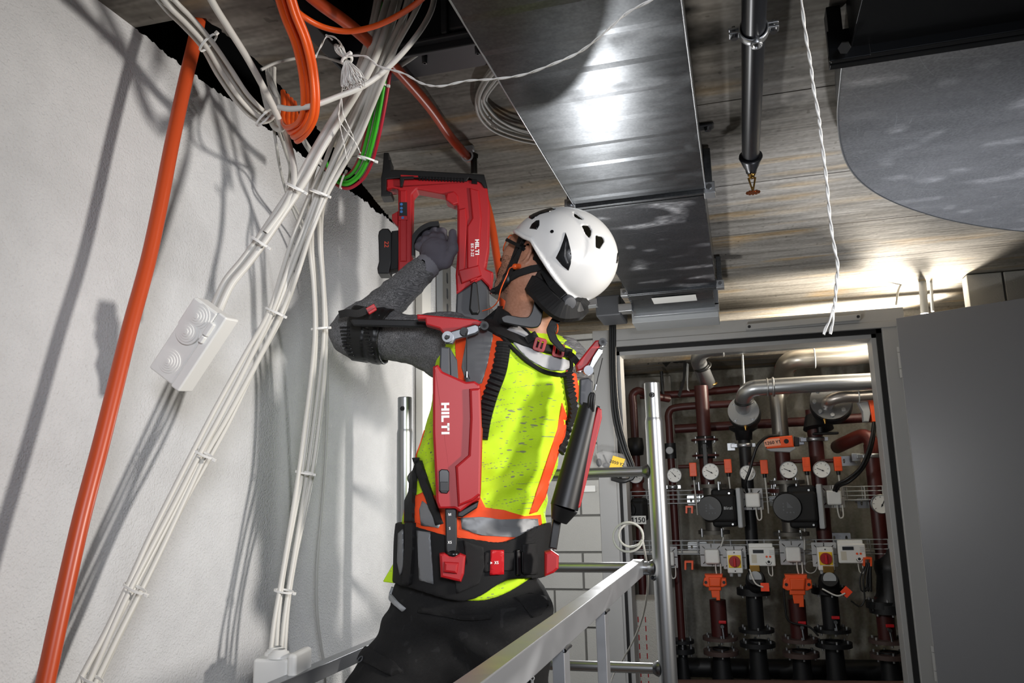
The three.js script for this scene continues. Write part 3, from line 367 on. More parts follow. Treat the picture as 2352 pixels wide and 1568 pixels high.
  [-17, -6, 6, 17].forEach((o, i) => cable('white_cable', PX(shiftPx(B2, t => o * (t < 0.3 ? 1.3 : 1) * (0.85 + 0.5 * Math.max(0, Math.sin((t - 0.45) * 9 + i)) * 0.6))).map((p, j) => p.add(V(0.005 * ((i % 2) - 0.5), 0, 0.003 * Math.sin(i * 3 + j)))), 0.0056, M.cableW, ['leftmost', 'second', 'third', 'rightmost'][i] + ' white cable of the bundle running down into the lower junction box', 'cables into the lower junction box', 120));
  [[0, 'front'], [22, 'rear']].forEach(([o, w]) => cable('white_cable', PX([[958 + o, -30, 1.5], [930 + o, 30, 1.5], [890 + o * 0.8, 110, 1.53], [862 + o * 0.5, 180, 1.57], [835 + o * 0.3, 260, 1.62], [806, 330, 1.66], [775, 385, 1.69], [745, 440, 1.69 + o * 0.001]]), 0.006, M.cableW, 'white cable dropping steeply out of the recessed box, ' + w + ' one', 'steep white cables below the recessed box'));
  // green and red wires
  const GR = [[868, -20, 1.6], [876, 30, 1.61], [884, 90, 1.62], [882, 150, 1.64], [876, 200, 1.66], [864, 270, 1.69], [852, 325, 1.72], [838, 372, 1.76], [818, 405, 1.79], [795, 418, 1.8], [776, 410, 1.8], [765, 392, 1.78], [758, 370, 1.76]];
  [[-15, M.redW, 'red wire, left'], [-8, M.green, 'green wire, left'], [0, M.green, 'green wire, middle'], [8, M.green, 'green wire, right'], [15, M.redW, 'red wire, right']].forEach(([o, m, w], i) => cable('earth_wire', PX(shiftPx(GR, t => -o * (t < 0.25 ? 0.5 + 2 * t : 1) * (t > 0.75 ? 0.85 : 1))).map(p => p.add(V(0, 0, (i % 2) * 0.006))), 0.0045, m, w + ' in the green and red loop left of the nailer', 'green and red wire loop', 110));
  // coil behind the duct
  const c = Y(1185, 235, CEIL); for (let i = 0; i < 5; i++) { const p = [[1180, 120], [1148, 145], [1112, 185], [1095, 225], [1100, 265], [1130, 298], [1180, 318], [1240, 330], [1300, 335]]; const o = i * 9; cable('coiled_cable', p.map((q, j) => Y(q[0] + o * (j < 3 ? 0.9 : j < 6 ? 0.6 : 0.3), q[1] + (j < 4 ? 0 : -o * 0.9 + (i === 4 ? 12 : 0)), CEIL - 0.02 - (i % 2) * 0.008)), 0.0047, M.cableG, ['outermost', 'second', 'third', 'fourth', 'innermost'][i] + ' turn of the grey cable coil behind the duct edge', 'grey cable coil on the ceiling'); }
  ziptie(1112, 272, 2.0, -40, 62, 'white tie around the grey coil behind the duct edge');
  ziptie(478, 98, 1.28, 45, 44, 'white tie with a square tail on the upper left strands'); ziptie(607, 270, 1.5, 45, 46, 'chunky white tie at the bottom of the upper left loop');
  ziptie(680, 432, 1.5, -28, 44, 'white tie where the two thick cables bend under the slot'); ziptie(597, 556, 1.46, -33, 44, 'white tie halfway down the thick cable pair'); ziptie(733, 443, 1.66, -22, 44, 'white tie at the top of the long diagonal bundle'); ziptie(632, 716, -1.04, -26, 44, 'white tie on the diagonal bundle level with the elbow'); ziptie(466, 1041, -1.09, -27, 50, 'white tie on the diagonal bundle below the upper junction box'); ziptie(310, 1351, -1.12, -26, 46, 'white tie low on the diagonal bundle'); ziptie(210, 1558, -1.14, -25, 46, 'white tie on the diagonal bundle at the bottom picture edge');
  ziptie(735, 754, -1.04, 4, 38, 'white tie on the right-hand bundle beside the elbow'); ziptie(700, 1085, -1.09, -10, 40, 'white tie halfway down the right-hand bundle'); ziptie(652, 1357, -1.09, -10, 40, 'white tie just above the lower junction box');
  ziptie(868, 195, 1.65, -8, 40, 'clear tie at the top of the green and red wires'); ziptie(842, 365, 1.74, -18, 40, 'clear tie halfway round the green and red wire loop'); ziptie(788, 415, 1.79, 70, 36, 'clear tie at the bottom of the green and red wire loop');
}
// ---------------------------------------------------------------- junction boxes
function gland(f, u, v, n, r) { const g = lathe([[0, 0.0095], [r * 0.2, 0.0092], [r * 0.22, 0.0075], [r * 0.4, 0.0072], [r * 0.42, 0.0055], [r * 0.6, 0.0052], [r * 0.62, 0.0038], [r * 0.8, 0.0036], [r * 0.82, 0.002], [r, 0.0018], [r * 1.02, -0.002]], V(0, 0, 0), V(0, 0, 1), 44).toNonIndexed(); g.computeVertexNormals(); return f.put(g, u, v, n); }
{
  const f = new Fr(X(445, 785, -1.06), 6, 6, -37), t = thing('junction_box', 'white junction box with round rubber glands hanging from two thick cables', 'junction box');
  const L = 0.172, W = 0.062;
  obj('body', [f.put(new RoundedBoxGeometry(W, L, 0.044, 3, 0.004), 0, 0, 0.0155), f.put(new RoundedBoxGeometry(W * 0.99, L * 0.36, 0.006, 2, 0.003), 0, 0.053, 0.038)], M.white, t);
  obj('lid', [f.put(new RoundedBoxGeometry(0.022, L + 0.006, 0.05, 3, 0.004), W / 2 + 0.01, 0, 0.013), f.put(new RoundedBoxGeometry(0.012, 0.03, 0.02, 2, 0.003), W / 2 + 0.004, 0.05, 0.036), f.put(new RoundedBoxGeometry(0.01, 0.016, 0.02, 2, 0.003), W / 2 + 0.004, 0.026, 0.036)], M.white, t);
  for (const [v, r] of [[0.058, 0.026], [0.021, 0.026], [-0.05, 0.024]]) obj('gland', gland(f, 0.0, v, v > 0 ? 0.041 : 0.0375, r), M.white, t);
  fin(t);
  const f2 = new Fr(X(644, 1572, -1.07), 8, 0, 0), t2 = thing('junction_box', 'white junction box at the bottom edge with four cables entering its top', 'junction box');
  obj('body', [f2.put(new RoundedBoxGeometry(0.085, 0.13, 0.085, 3, 0.008), -0.008, 0, 0), f2.put(new RoundedBoxGeometry(0.006, 0.02, 0.02, 1, 0.002), -0.052, 0.03, 0.01)], M.white, t2);
  obj('lid', f2.put(new RoundedBoxGeometry(0.022, 0.142, 0.1, 4, 0.009), 0.046, 0.006, 0), M.white, t2);
  for (const [u, n] of [[-0.018, -0.012], [0.004, 0.018]]) { const g = lathe([[0.012, 0.016], [0.016, 0.015], [0.017, 0.011], [0.021, 0.010], [0.022, 0.006], [0.026, 0.005], [0.027, -0.002]], V(0, 0, 0), V(0, 1, 0), 28); obj('gland', f2.put(g, u, 0.066, n), M.white, t2); }
  obj('gland', gland(f2, -0.006, -0.01, 0.0425, 0.024), M.white, t2);
  fin(t2);
}
{ // recessed ceiling box
  const t = thing('ceiling_box', 'dark grey ribbed plastic box recessed in the ceiling, full of cables', 'box'), x0 = -0.86, x1 = -0.2, z0 = -0.95, z1 = -1.62, y = CEIL;
  obj('shell', [bx(x0, x1, y + 0.17, y + 0.18, z0, z1), bx(x0, x0 + 0.01, y - 0.004, y + 0.18, z0, z1), bx(x1 - 0.01, x1, y - 0.004, y + 0.18, z0, z1), bx(x0, x1, y - 0.004, y + 0.18, z1 + 0.01, z1), bx(x0, x1, y - 0.004, y + 0.18, z0, z0 - 0.01)], mat(0x2b2d32, 0.6), t);
  obj('rim', [bx(x0 - 0.025, x1 + 0.02, y - 0.012, y - 0.003, z1 + 0.03, z1 - 0.12, 0.003), bx(x0 - 0.03, x0 + 0.01, y - 0.012, y - 0.003, z0, z1 - 0.12, 0.003), bx(x0, x1, y - 0.03, y - 0.01, z1 + 0.012, z1, 0.003)], M.grey.clone(), t).material.color.set(0x33363b);
  for (let i = 0; i < 4; i++) obj('rib', bx(x0 + 0.12 + i * 0.14, x0 + 0.135 + i * 0.14, y + 0.0, y + 0.17, z1 + 0.03, z1 + 0.008, 0.003), M.grey, t);
  for (let i = 0; i < 5; i++) obj('screw_post', lathe([[0.003, 0.02], [0.0065, 0.02], [0.0075, 0], [0, 0]].reverse(), V(x0 + 0.06 + i * 0.135, y - 0.012, z1 - 0.03), V(0, -1, 0), 14), M.grey, t);
  obj('panel', bx(x0 + 0.27, x0 + 0.42, y + 0.01, y + 0.12, z1 + 0.022, z1 + 0.009, 0.008), M.grey, t);
  fin(t);
}
// ---------------------------------------------------------------- surface patches: sewn or fixed pieces that follow a body
function hit(f, px, py, t0 = 1.2, t1 = 3.2) { const d = ray(px, py).normalize(); let t = t0, bq = 9, bt = t0; for (let i = 0; i < 200 && t < t1; i++) { const q = f(eye.x + d.x * t, eye.y + d.y * t, eye.z + d.z * t); if (q < bq) { bq = q; bt = t; } if (q < 0.0004) break; t += Math.max(0.001, q * 0.75); } const p = eye.clone().addScaledVector(d, bt); if (bq > 0.0006) for (let k = 0; k < 3; k++) p.addScaledVector(grad(f, p), -f(p.x, p.y, p.z)); return p; }
function grad(f, p) { const e = 0.003; return V(f(p.x + e, p.y, p.z) - f(p.x - e, p.y, p.z), f(p.x, p.y + e, p.z) - f(p.x, p.y - e, p.z), f(p.x, p.y, p.z + e) - f(p.x, p.y, p.z - e)).normalize(); }
function patch(f, poly, off = 0.002, step = 9, thick = 0.006) { // polygon outline laid onto the surface of f, with thickness
  const out = []; for (let i = 0; i < poly.length; i++) { const a = poly[i], b = poly[(i + 1) % poly.length], n = Math.max(1, Math.round(Math.hypot(b[0] - a[0], b[1] - a[1]) / step)); for (let k = 0; k < n; k++) out.push(new THREE.Vector2(a[0] + (b[0] - a[0]) * k / n, a[1] + (b[1] - a[1]) * k / n)); }
  const inside = (x, y) => { let c = false; for (let i = 0, j = poly.length - 1; i < poly.length; j = i++) { const [xi, yi] = poly[i], [xj, yj] = poly[j]; if ((yi > y) !== (yj > y) && x < (xj - xi) * (y - yi) / (yj - yi) + xi) c = !c; } return c; };
  let T = THREE.ShapeUtils.triangulateShape(out, []).map(t => t.map(i => out[i]));
  for (let pass = 0; pass < 6; pass++) { const N = []; let any = false; for (const t of T) { const L = [0, 1, 2].map(i => t[i].distanceTo(t[(i + 1) % 3])), m = Math.max(...L); if (m > step * 1.8) { const i = L.indexOf(m), a = t[i], b = t[(i + 1) % 3], c = t[(i + 2) % 3], e = a.clone().add(b).multiplyScalar(0.5); N.push([a, e, c], [e, b, c]); any = true; } else N.push(t); } T = N; if (!any) break; }
  const key = new Map(), P = [], Q = [], I = []; const id = v => { const k = v.x.toFixed(2) + ',' + v.y.toFixed(2); if (!key.has(k)) { key.set(k, P.length); const h = hit(f, v.x, v.y), n = grad(f, h); P.push(h.clone().addScaledVector(n, off)); Q.push(h.clone().addScaledVector(n, off - thick)); } return key.get(k); };
  for (const t of T) { const a = id(t[0]), b = id(t[1]), c = id(t[2]); const n = P[b].clone().sub(P[a]).cross(P[c].clone().sub(P[a])); n.dot(P[a].clone().sub(eye)) > 0 ? I.push(a, c, b) : I.push(a, b, c); }
  const n = P.length, pos = []; for (const p of P) pos.push(p.x, p.y, p.z); for (const p of Q) pos.push(p.x, p.y, p.z);
  const E = out.map(id); const area = THREE.ShapeUtils.area(out) > 0; for (let i = 0; i < E.length; i++) { const a = E[i], b = E[(i + 1) % E.length]; area ? I.push(a, b, a + n, b, b + n, a + n) : I.push(a, a + n, b, b, a + n, b + n); }
  const g = new THREE.BufferGeometry(); g.setAttribute('position', new THREE.Float32BufferAttribute(pos, 3)); g.setIndex(I); g.computeVertexNormals(); const u = new Float32Array(pos.length / 3 * 2); for (let i = 0; i < u.length / 2; i++) { u[i * 2] = pos[i * 3]; u[i * 2 + 1] = pos[i * 3 + 1]; } g.setAttribute('uv', new THREE.BufferAttribute(u, 2)); return g;
}
const line = (f, l, w, off = 0.002, thick = 0.006) => { const a = shiftPx(l.map(p => [p[0], p[1], 0]), w / 2), b = shiftPx(l.map(p => [p[0], p[1], 0]), -w / 2).reverse(); return patch(f, [...a, ...b].map(p => [p[0], p[1]]), off, 7, thick); };
const onto = (f, l, r, off = 0, n = 50, k = 7) => tube(l.map(p => { const h = hit(f, p[0], p[1]); return h.addScaledVector(grad(f, h), off); }), r, n, k);

// ---------------------------------------------------------------- the worker
const CR = V(1, 0, 0).applyQuaternion(cq), CU = V(0, 1, 0).applyQuaternion(cq), CB = V(0, 0, 1).applyQuaternion(cq);
const cv = (a, b, c) => V(0, 0, 0).addScaledVector(CR, a).addScaledVector(CU, b).addScaledVector(CB, c);
const HU = cv(0.49, 0.87, 0.02).normalize(), HF = cv(-0.68, 0.40, -0.60).addScaledVector(HU, 0).normalize(); const HL = HU.clone().cross(HF).normalize(); HF.copy(HL.clone().cross(HU)).normalize();
const HC = Z(1238, 606, 2.02), HQ = new THREE.Quaternion().setFromRotationMatrix(new THREE.Matrix4().makeBasis(HL, HU, HF));
const hd = (l, u, f) => HC.clone().addScaledVector(HL, l).addScaledVector(HU, u).addScaledVector(HF, f); // head frame: left, up, front
const J = { pel: Z(1072, 1365, 2.04), waist: Z(1086, 1240, 2.03), belly: Z(1100, 1120, 2.03), chest: Z(1138, 985, 2.03), up: Z(1172, 860, 2.04), neck: Z(1205, 775, 2.05), sl: Z(1030, 790, 2.06), sr: Z(1290, 845, 2.1), el: Z(818, 764, 2.02), wr: Z(968, 622, 2.14), er: Z(1215, 905, 2.42), hr: Z(1100, 715, 2.38), hipL: Z(1000, 1420, 2.04), hipR: Z(1165, 1420, 2.06), knL: Z(812, 1690, 1.9), knR: Z(1185, 1810, 2.0), anL: V(-0.98, 0.36, -1.98), anR: V(-0.55, 0.36, -2.05) };
const yawB = new THREE.Quaternion().setFromEuler(new THREE.Euler(0, rad(22), rad(-9), 'YXZ'));
const wr3 = (x, y, z, a, s) => a * (n3(x * s, y * s * 1.4, z * s) + 0.5 * n3(x * s * 2.3 + 5, y * s * 2.9, z * s * 2.3));
const torsoCore = uni(0.09, ell(J.chest, 0.166, 0.2, 0.112, yawB), ell(J.up, 0.165, 0.1, 0.098, yawB), ell(J.belly, 0.148, 0.16, 0.108, yawB), ell(J.waist, 0.152, 0.14, 0.108, yawB), cap(J.sl, J.up, 0.056, 0.08), cap(J.sr, J.up, 0.056, 0.08));
const hips = uni(0.08, ell(J.pel, 0.168, 0.13, 0.122), ell(Z(1050, 1500, 2.06), 0.13, 0.13, 0.09), cap(J.hipL, J.knL, 0.096, 0.073), cap(J.hipR, J.knR, 0.098, 0.075), cap(J.knL, J.anL, 0.07, 0.05), cap(J.knR, J.anR, 0.07, 0.05));
const headF = (() => {
  const E = [ell(hd(0, 0.03, -0.012), 0.076, 0.095, 0.098, HQ), ell(hd(0, -0.035, 0.028), 0.062, 0.078, 0.07, HQ), cap(hd(0, -0.096, 0.062), hd(0, -0.1, 0.068), 0.022, 0.02), cap(hd(0.048, -0.06, 0.005), hd(0.012, -0.1, 0.055), 0.018, 0.017), cap(hd(-0.048, -0.06, 0.005), hd(-0.012, -0.1, 0.055), 0.018, 0.017), ell(hd(0.035, -0.012, 0.07), 0.022, 0.018, 0.02, HQ), ell(hd(-0.035, -0.012, 0.07), 0.022, 0.018, 0.02, HQ), cap(hd(-0.04, 0.03, 0.08), hd(0.04, 0.03, 0.08), 0.014, 0.014)];
  const nose = uni(0.01, cap(hd(0, 0.015, 0.093), hd(0, -0.03, 0.113), 0.008, 0.012), ell(hd(0.012, -0.034, 0.1), 0.009, 0.008, 0.011, HQ), ell(hd(-0.012, -0.034, 0.1), 0.009, 0.008, 0.011, HQ)), lips = uni(0.006, cap(hd(-0.02, -0.062, 0.088), hd(0.02, -0.062, 0.088), 0.006, 0.006), cap(hd(-0.017, -0.072, 0.086), hd(0.017, -0.072, 0.086), 0.007, 0.007));
  const ears = [1, -1].map(s => { const rimE = [], pts = []; for (let i = 0; i <= 10; i++) { const a = 0.6 + i / 10 * 4.6; pts.push(hd(s * (0.086 + 0.004 * Math.sin(a)), 0.0 + 0.026 * Math.sin(a) * 1.0 + (Math.sin(a) > 0 ? 0.006 : -0.002), -0.008 + 0.0165 * Math.cos(a))); } for (let i = 0; i < 10; i++) rimE.push(cap(pts[i], pts[i + 1], 0.0042, 0.0042)); rimE.push(cap(hd(s * 0.08, -0.026, 0), hd(s * 0.084, -0.03, -0.002), 0.0075, 0.0065), ell(hd(s * 0.079, 0.002, -0.008), 0.007, 0.026, 0.0155, HQ), cap(hd(s * 0.084, -0.004, 0.008), hd(s * 0.083, -0.014, 0.006), 0.0045, 0.0045)); return uni(0.004, ...rimE); });
  const eyesock = [1, -1].map(s => ell(hd(s * 0.032, 0.008, 0.098), 0.017, 0.011, 0.014, HQ));
  const neck = [cap(hd(0, -0.06, -0.035), J.neck.clone().add(V(0.0, 0.01, 0)), 0.058, 0.064), cap(hd(0.055, -0.035, -0.025), J.neck.clone().add(V(-0.05, 0.0, 0.02)), 0.016, 0.014), cap(J.neck, J.up, 0.066, 0.09)];
  const sk = uni(0.03, ...E);
  return (x, y, z) => { let d = sk(x, y, z); d = smin(d, nose(x, y, z), 0.014); d = smin(d, lips(x, y, z), 0.01); for (const e of eyesock) d = smax(d, -e(x, y, z), 0.012); for (const n of neck) d = smin(d, n(x, y, z), 0.045); for (const e of ears) d = smin(d, e(x, y, z), 0.006); return d; };
})();
const armL = uni(0.05, cap(J.sl, J.el, 0.066, 0.056), cap(J.el, J.wr, 0.055, 0.036)), armR = uni(0.05, cap(J.sr, J.er, 0.062, 0.05), cap(J.er, J.hr, 0.05, 0.034));
const bodyF = (x, y, z) => { let d = torsoCore(x, y, z) + 0.006; d = smin(d, armL(x, y, z) + 0.004, 0.05); d = smin(d, armR(x, y, z) + 0.004, 0.05); d = smin(d, hips(x, y, z) + 0.008, 0.05); return smin(d, headF(x, y, z), 0.03); };
const headHi = (x, y, z) => smin(headF(x, y, z), torsoCore(x, y, z) + 0.006, 0.03);
const wd = J.wr.clone().sub(J.el).normalize();
const clothArm = (x, y, z) => { let d = uniArm(x, y, z) - 0.006; const w = wr3(x, y, z, 0.0045, 26) + 0.003 * Math.sin((x * 0.8 + y * 0.6) * 95 + 3 * n3(x * 12, y * 12, z * 12)) * Math.max(0, 1 - Math.abs(Math.hypot(x - J.el.x, y - J.el.y - 0.06) - 0.09) / 0.09); return d + w; };
const uniArm = (x, y, z) => { let d = smin(armL(x, y, z), torsoCore(x, y, z), 0.09); return smin(d, armR(x, y, z), 0.06); };
const VY = { top: Z(1180, 740, 1.95).y };
const vestF = (x, y, z) => torsoCore(x, y, z) - 0.013 - wr3(x, y, z, 0.005, 13) - 0.0032 * Math.sin((x * 1.0 - y * 1.5) * 62 + 4 * n3(x * 6, y * 6, z * 6)) * Math.max(0, Math.min(1, (J.chest.y + 0.12 - y) * 5));
const hemC = Z(1130, 1382, 1.9).y, hemS = Z(900, 1338, 1.95).y, beltT = Z(1085, 1212, 1.9).y, beltB = Z(1085, 1352, 1.9).y;
const skirt = uni(0.06, ell(J.waist, 0.165, 0.17, 0.122, yawB), ell(J.pel, 0.172, 0.16, 0.128));
const vestAll = (x, y, z) => { let d = vestF(x, y, z); d = smin(d, skirt(x, y, z) - 0.012, 0.05); const neckCut = -(ellNeck(x, y, z)); d = Math.max(d, neckCut); const hx = x - J.pel.x - 0.07; d = Math.max(d, hemC + Math.min(0.05, 3.6 * hx * hx) - y); for (const a of armHole) d = Math.max(d, a(x, y, z)); return d; };
const ellNeck = cap(J.neck.clone().add(V(0.0, -0.01, 0)), HC, 0.062, 0.08);
const armHole = [(x, y, z) => -(ahL(x, y, z)), (x, y, z) => -(ahR(x, y, z))];
const dirL = J.sl.clone().sub(J.up).normalize(), dirR = J.sr.clone().sub(J.up).normalize();
const ahL = (x, y, z) => 0.012 - ((x - J.sl.x) * dirL.x + (y - J.sl.y) * dirL.y * 0.4 + (z - J.sl.z) * dirL.z) + Math.max(0, (J.sl.y - 0.05 - y)) * 0.35, ahR = (x, y, z) => 0.03 - ((x - J.sr.x) * dirR.x + (y - J.sr.y) * dirR.y * 0.4 + (z - J.sr.z) * dirR.z) + Math.max(0, (J.sr.y - 0.05 - y)) * 0.3;
const trouF = (x, y, z) => hips(x, y, z) - 0.012 - wr3(x, y, z, 0.006, 11) - 0.004 * Math.sin((y * 1.2 + x * 0.7) * 40 + 5 * n3(x * 5, y * 5, z * 5));
const bx1 = Z(1075, 1290, 1.9).x, bx2 = Z(1160, 1290, 1.9).x, by0 = Z(1085, 1272, 1.9).y;
const beltF = (x, y, z) => Math.max(smin(skirt(x, y, z), torsoCore(x, y, z), 0.05) - 0.03, Math.abs(y - by0 + 0.034 * Math.exp(-(((x - bx1) / 0.11) ** 2))) - 0.076 + 0.03 * Math.exp(-(((x - bx2) / 0.06) ** 2)));
M.skin = mat(0xffffff, 0.52, 0, { map: skinC, bumpMap: weaveB, bumpScale: 0.0001 }); M.knit = mat(0xffffff, 0.95, 0, { map: knitC, bumpMap: weaveB, bumpScale: 0.0006 }); M.hi = mat(0xc6f01c, 0.75); M.hiO = mat(0xf5511a, 0.7); M.refl = mat(0x7f8183, 0.5, 0.25); M.trou = mat(0xffffff, 0.92, 0, { map: denimC, bumpMap: weaveB, bumpScale: 0.0004 }); M.glove = mat(0x5c5962, 0.85, 0, { bumpMap: weaveB, bumpScale: 0.0004 }); M.gloveC = mat(0x7c7b82, 0.9, 0, { bumpMap: weaveB, bumpScale: 0.0006 }); M.hair = mat(0x17120f, 0.8); M.nylon = mat(0x121213, 0.7, 0, { bumpMap: weaveB, bumpScale: 0.0005 }); M.speck = mat(0x86888a, 0.9); M.fluff = mat(0x1c1c1d, 0.95);
{ // splatter dye on the vest
  const cvs = document.createElement('canvas'); cvs.width = cvs.height = 1024; const c = cvs.getContext('2d'); c.fillStyle = '#c8f21e'; c.fillRect(0, 0, 1024, 1024); c.fillStyle = '#8f9a6a'; seed = 99;
  for (let i = 0; i < 1300; i++) { const x = rnd(0, 1024), y = rnd(0, 1024), r = rnd(0.8, 3.6) * (rnd() < 0.1 ? 1.9 : 1); c.beginPath(); c.ellipse(x, y, r * rnd(1, 2.2), r * 0.8, rnd(-0.5, 0.3), 0, 7); c.fill(); }
  for (let i = 0; i < 40; i++) { let x = rnd(0, 900), y = rnd(0, 1024); for (let k = 0; k < 14; k++) { c.fillRect(x, y, rnd(2, 12), rnd(1.5, 3)); x += rnd(8, 18); y -= rnd(1, 5); } }
  const t = new THREE.CanvasTexture(cvs); t.colorSpace = THREE.SRGBColorSpace; t.wrapS = t.wrapT = THREE.RepeatWrapping; t.repeat.set(2.2, 2.2); M.hi.map = t; M.hi.color.set(0xffffff); M.hi.bumpMap = weaveB; M.hi.bumpScale = 0.0002;
}
const bb = (lo, hi) => [V(...lo), V(...hi)];
const worker = thing('person', 'person in yellow vest, white helmet and black trousers driving nails overhead', 'person');
{
  const t = worker, lo = V(-1.25, 0.26, -2.62), hi = V(-0.22, 2.0, -1.7);
  const sk = nets(V(-1.26, 0.3, -2.6), V(-0.2, 2.3, -1.7), 0.014, bodyF);
  // head and neck at fine grain, joined to the body below
  const hh = nets(HC.clone().add(V(-0.19, -0.28, -0.19)), HC.clone().add(V(0.22, 0.2, 0.2)), 0.0035, headHi), keep = [];
  { const p = sk.attributes.position, I = sk.index.array; const lim = HC.y - 0.24; for (let i = 0; i < I.length; i += 3) { const cy = (p.getY(I[i]) + p.getY(I[i + 1]) + p.getY(I[i + 2])) / 3, cx = (p.getX(I[i]) + p.getX(I[i + 1]) + p.getX(I[i + 2])) / 3; if (!(cy > lim && Math.abs(cx - HC.x) < 0.18)) keep.push(I[i], I[i + 1], I[i + 2]); } sk.setIndex(keep); }
  obj('body', mergeGeometries([norm(sk), norm(hh)]), M.skin, t);
  const face = obj('hair', nets(HC.clone().add(V(-0.2, -0.2, -0.2)), HC.clone().add(V(0.22, 0.2, 0.2)), 0.004, (() => { const a = ell(hd(0, 0.03, -0.014), 0.0815, 0.1, 0.1025, HQ), nape = ell(hd(0, -0.045, -0.07), 0.066, 0.075, 0.046, HQ), i = HQ.clone().invert(), v = V(); return (x, y, z) => { v.set(x - HC.x, y - HC.y, z - HC.z).applyQuaternion(i); let d = smin(a(x, y, z), nape(x, y, z), 0.02) + 0.0018 * n3(x * 220, y * 220, z * 220); d = Math.max(d, -(0.09 - v.z + (v.y - 0.03) * 0.2 - 0.035)); d = Math.max(d, -(v.y + 0.0 + (v.z < -0.03 ? 0.075 : -0.015 + Math.max(0, 0.02 - Math.abs(v.z - 0.03)) * 1.6))); return d; }; })()), M.hair, t);
  // beard shadow: short stubble standing on the jaw
  seed = 5; const stub = []; const iq = HQ.clone().invert(); for (let i = 0; i < 1500; i++) { const u = rnd(-0.4, 1), px = 1126 + rnd(0, 80), py = 585 + rnd(0, 105), h = hit(headF, px, py, 1.6, 2.4), v = h.clone().sub(HC).applyQuaternion(iq); if (v.distanceTo(V(0, 0, 0)) > 0.16 || v.y > -0.018 - Math.max(0, 0.03 - v.z) * 0.6 || v.y < -0.118 || v.z < 0.0) continue; const n = grad(headF, h); stub.push(cyl(h.clone().addScaledVector(n, -0.001), h.clone().addScaledVector(n, 0.0022).add(V(0, -0.0012, 0)), 0.00035, 0.0002, 3, true)); }
  if (stub.length) obj('stubble', stub, M.hair, t).userData.kind = 'stuff';
  const slv = nets(V(-1.26, J.waist.y - 0.05, -2.6), V(-0.2, J.neck.y + 0.34, -1.75), 0.0065, (x, y, z) => { let d = clothArm(x, y, z); const k = (x - J.wr.x) * wd.x + (y - J.wr.y) * wd.y + (z - J.wr.z) * wd.z; if (z > -2.3 && x < J.up.x - 0.12) d = Math.max(d, k - 0.012); return Math.max(d, -(ellNeck(x, y, z) + 0.002)); });
  obj('sweater', slv, M.knit, t);
  const vest = obj('vest', nets(V(-0.98, hemC - 0.03, -2.35), V(-0.25, J.neck.y + 0.14, -1.78), 0.0055, vestAll, (x, y, z) => [x + z * 0.5, y]), M.hi, t);
  const bandF = (x, y, z) => smin(vestF(x, y, z), skirt(x, y, z) - 0.012, 0.05);
  // orange and reflective panels traced on the back
  const pan = (name, poly, m, off = 0.003) => obj(name, patch(bandF, poly, off, 9, 0.006), m, vest);
  pan('orange_panel', [[1046, 780], [1080, 720], [1118, 700], [1152, 745], [1158, 790], [1140, 850], [1115, 920], [1105, 985], [1075, 985], [1050, 880]], M.hiO);
  pan('reflective_stripe', [[1075, 730], [1105, 722], [1128, 745], [1133, 775], [1120, 840], [1108, 880], [1075, 890], [1062, 845], [1072, 790]], M.refl, 0.0055);
  pan('orange_panel', [[1300, 850], [1322, 858], [1330, 900], [1322, 930], [1310, 960], [1302, 900]], M.hiO);
  pan('orange_panel', [[1290, 925], [1302, 960], [1296, 1000], [1275, 1060], [1262, 1100], [1252, 1140], [1232, 1175], [1215, 1180], [1238, 1110], [1258, 1050], [1280, 985]], M.hiO);
  pan('orange_panel', [[1100, 1135], [1115, 1165], [1160, 1172], [1205, 1185], [1240, 1182], [1245, 1220], [1225, 1245], [1150, 1252], [1090, 1240], [960, 1225], [930, 1200], [930, 1150], [975, 1130], [1040, 1150]], M.hiO);
  pan('reflective_stripe', [[1058, 1188], [1100, 1187], [1150, 1192], [1200, 1190], [1232, 1192], [1236, 1218], [1205, 1235], [1150, 1232], [1105, 1228], [1062, 1215]], M.refl, 0.0055);
  pan('reflective_stripe', [[972, 1150], [985, 1160], [1012, 1205], [1008, 1213], [970, 1205], [966, 1170]], M.refl, 0.0055);
  pan('orange_panel', [[952, 980], [962, 990], [940, 1050], [930, 1090], [926, 1060]], M.hiO);
  pan('collar', [[1196, 752], [1216, 742], [1250, 745], [1275, 768], [1282, 800], [1262, 802], [1235, 795], [1206, 775]], M.hi);
  { const f = new Fr(Z(925, 1315, 1.98), 35, 0); obj('hem', f.slab([[908, 1288], [930, 1302], [962, 1326], [958, 1336], [915, 1340], [880, 1336]], -0.004, 0.004, 0.002, [], 0.004), M.hi, vest); }
  // trousers
  const tr = obj('trousers', nets(V(-1.3, 0.3, -2.35), V(-0.3, beltB + 0.03, -1.65), 0.009, (x, y, z) => Math.max(trouF(x, y, z), y - beltB - 0.015)), M.trou, t);
  const tp = (n, poly, m = M.trou, off = 0.006, th = 0.012) => obj(n, patch(trouF, poly, off, 10, th), m, tr);
  tp('pocket_flap', [[1180, 1372], [1215, 1362], [1252, 1372], [1256, 1392], [1240, 1412], [1222, 1418], [1208, 1402], [1196, 1385]]);
  tp('pocket_welt', [[965, 1395], [1060, 1412], [1130, 1410], [1128, 1420], [1060, 1422], [962, 1406]]);
  tp('knee_pocket', [[806, 1488], [835, 1482], [905, 1518], [925, 1540], [900, 1552], [815, 1512]]);
  obj('zip', line(trouF, [[880, 1348], [895, 1365], [912, 1385], [930, 1400]], 9, 0.006), M.lgrey, tr);
  { const h = hit(trouF, 832, 1518), n = grad(trouF, h); obj('eyelet', new THREE.TorusGeometry(0.008, 0.0018, 8, 20).applyQuaternion(new THREE.Quaternion().setFromUnitVectors(V(0, 0, 1), n)).translate(h.x + n.x * 0.008, h.y + n.y * 0.008, h.z + n.z * 0.008), M.grey, tr); }
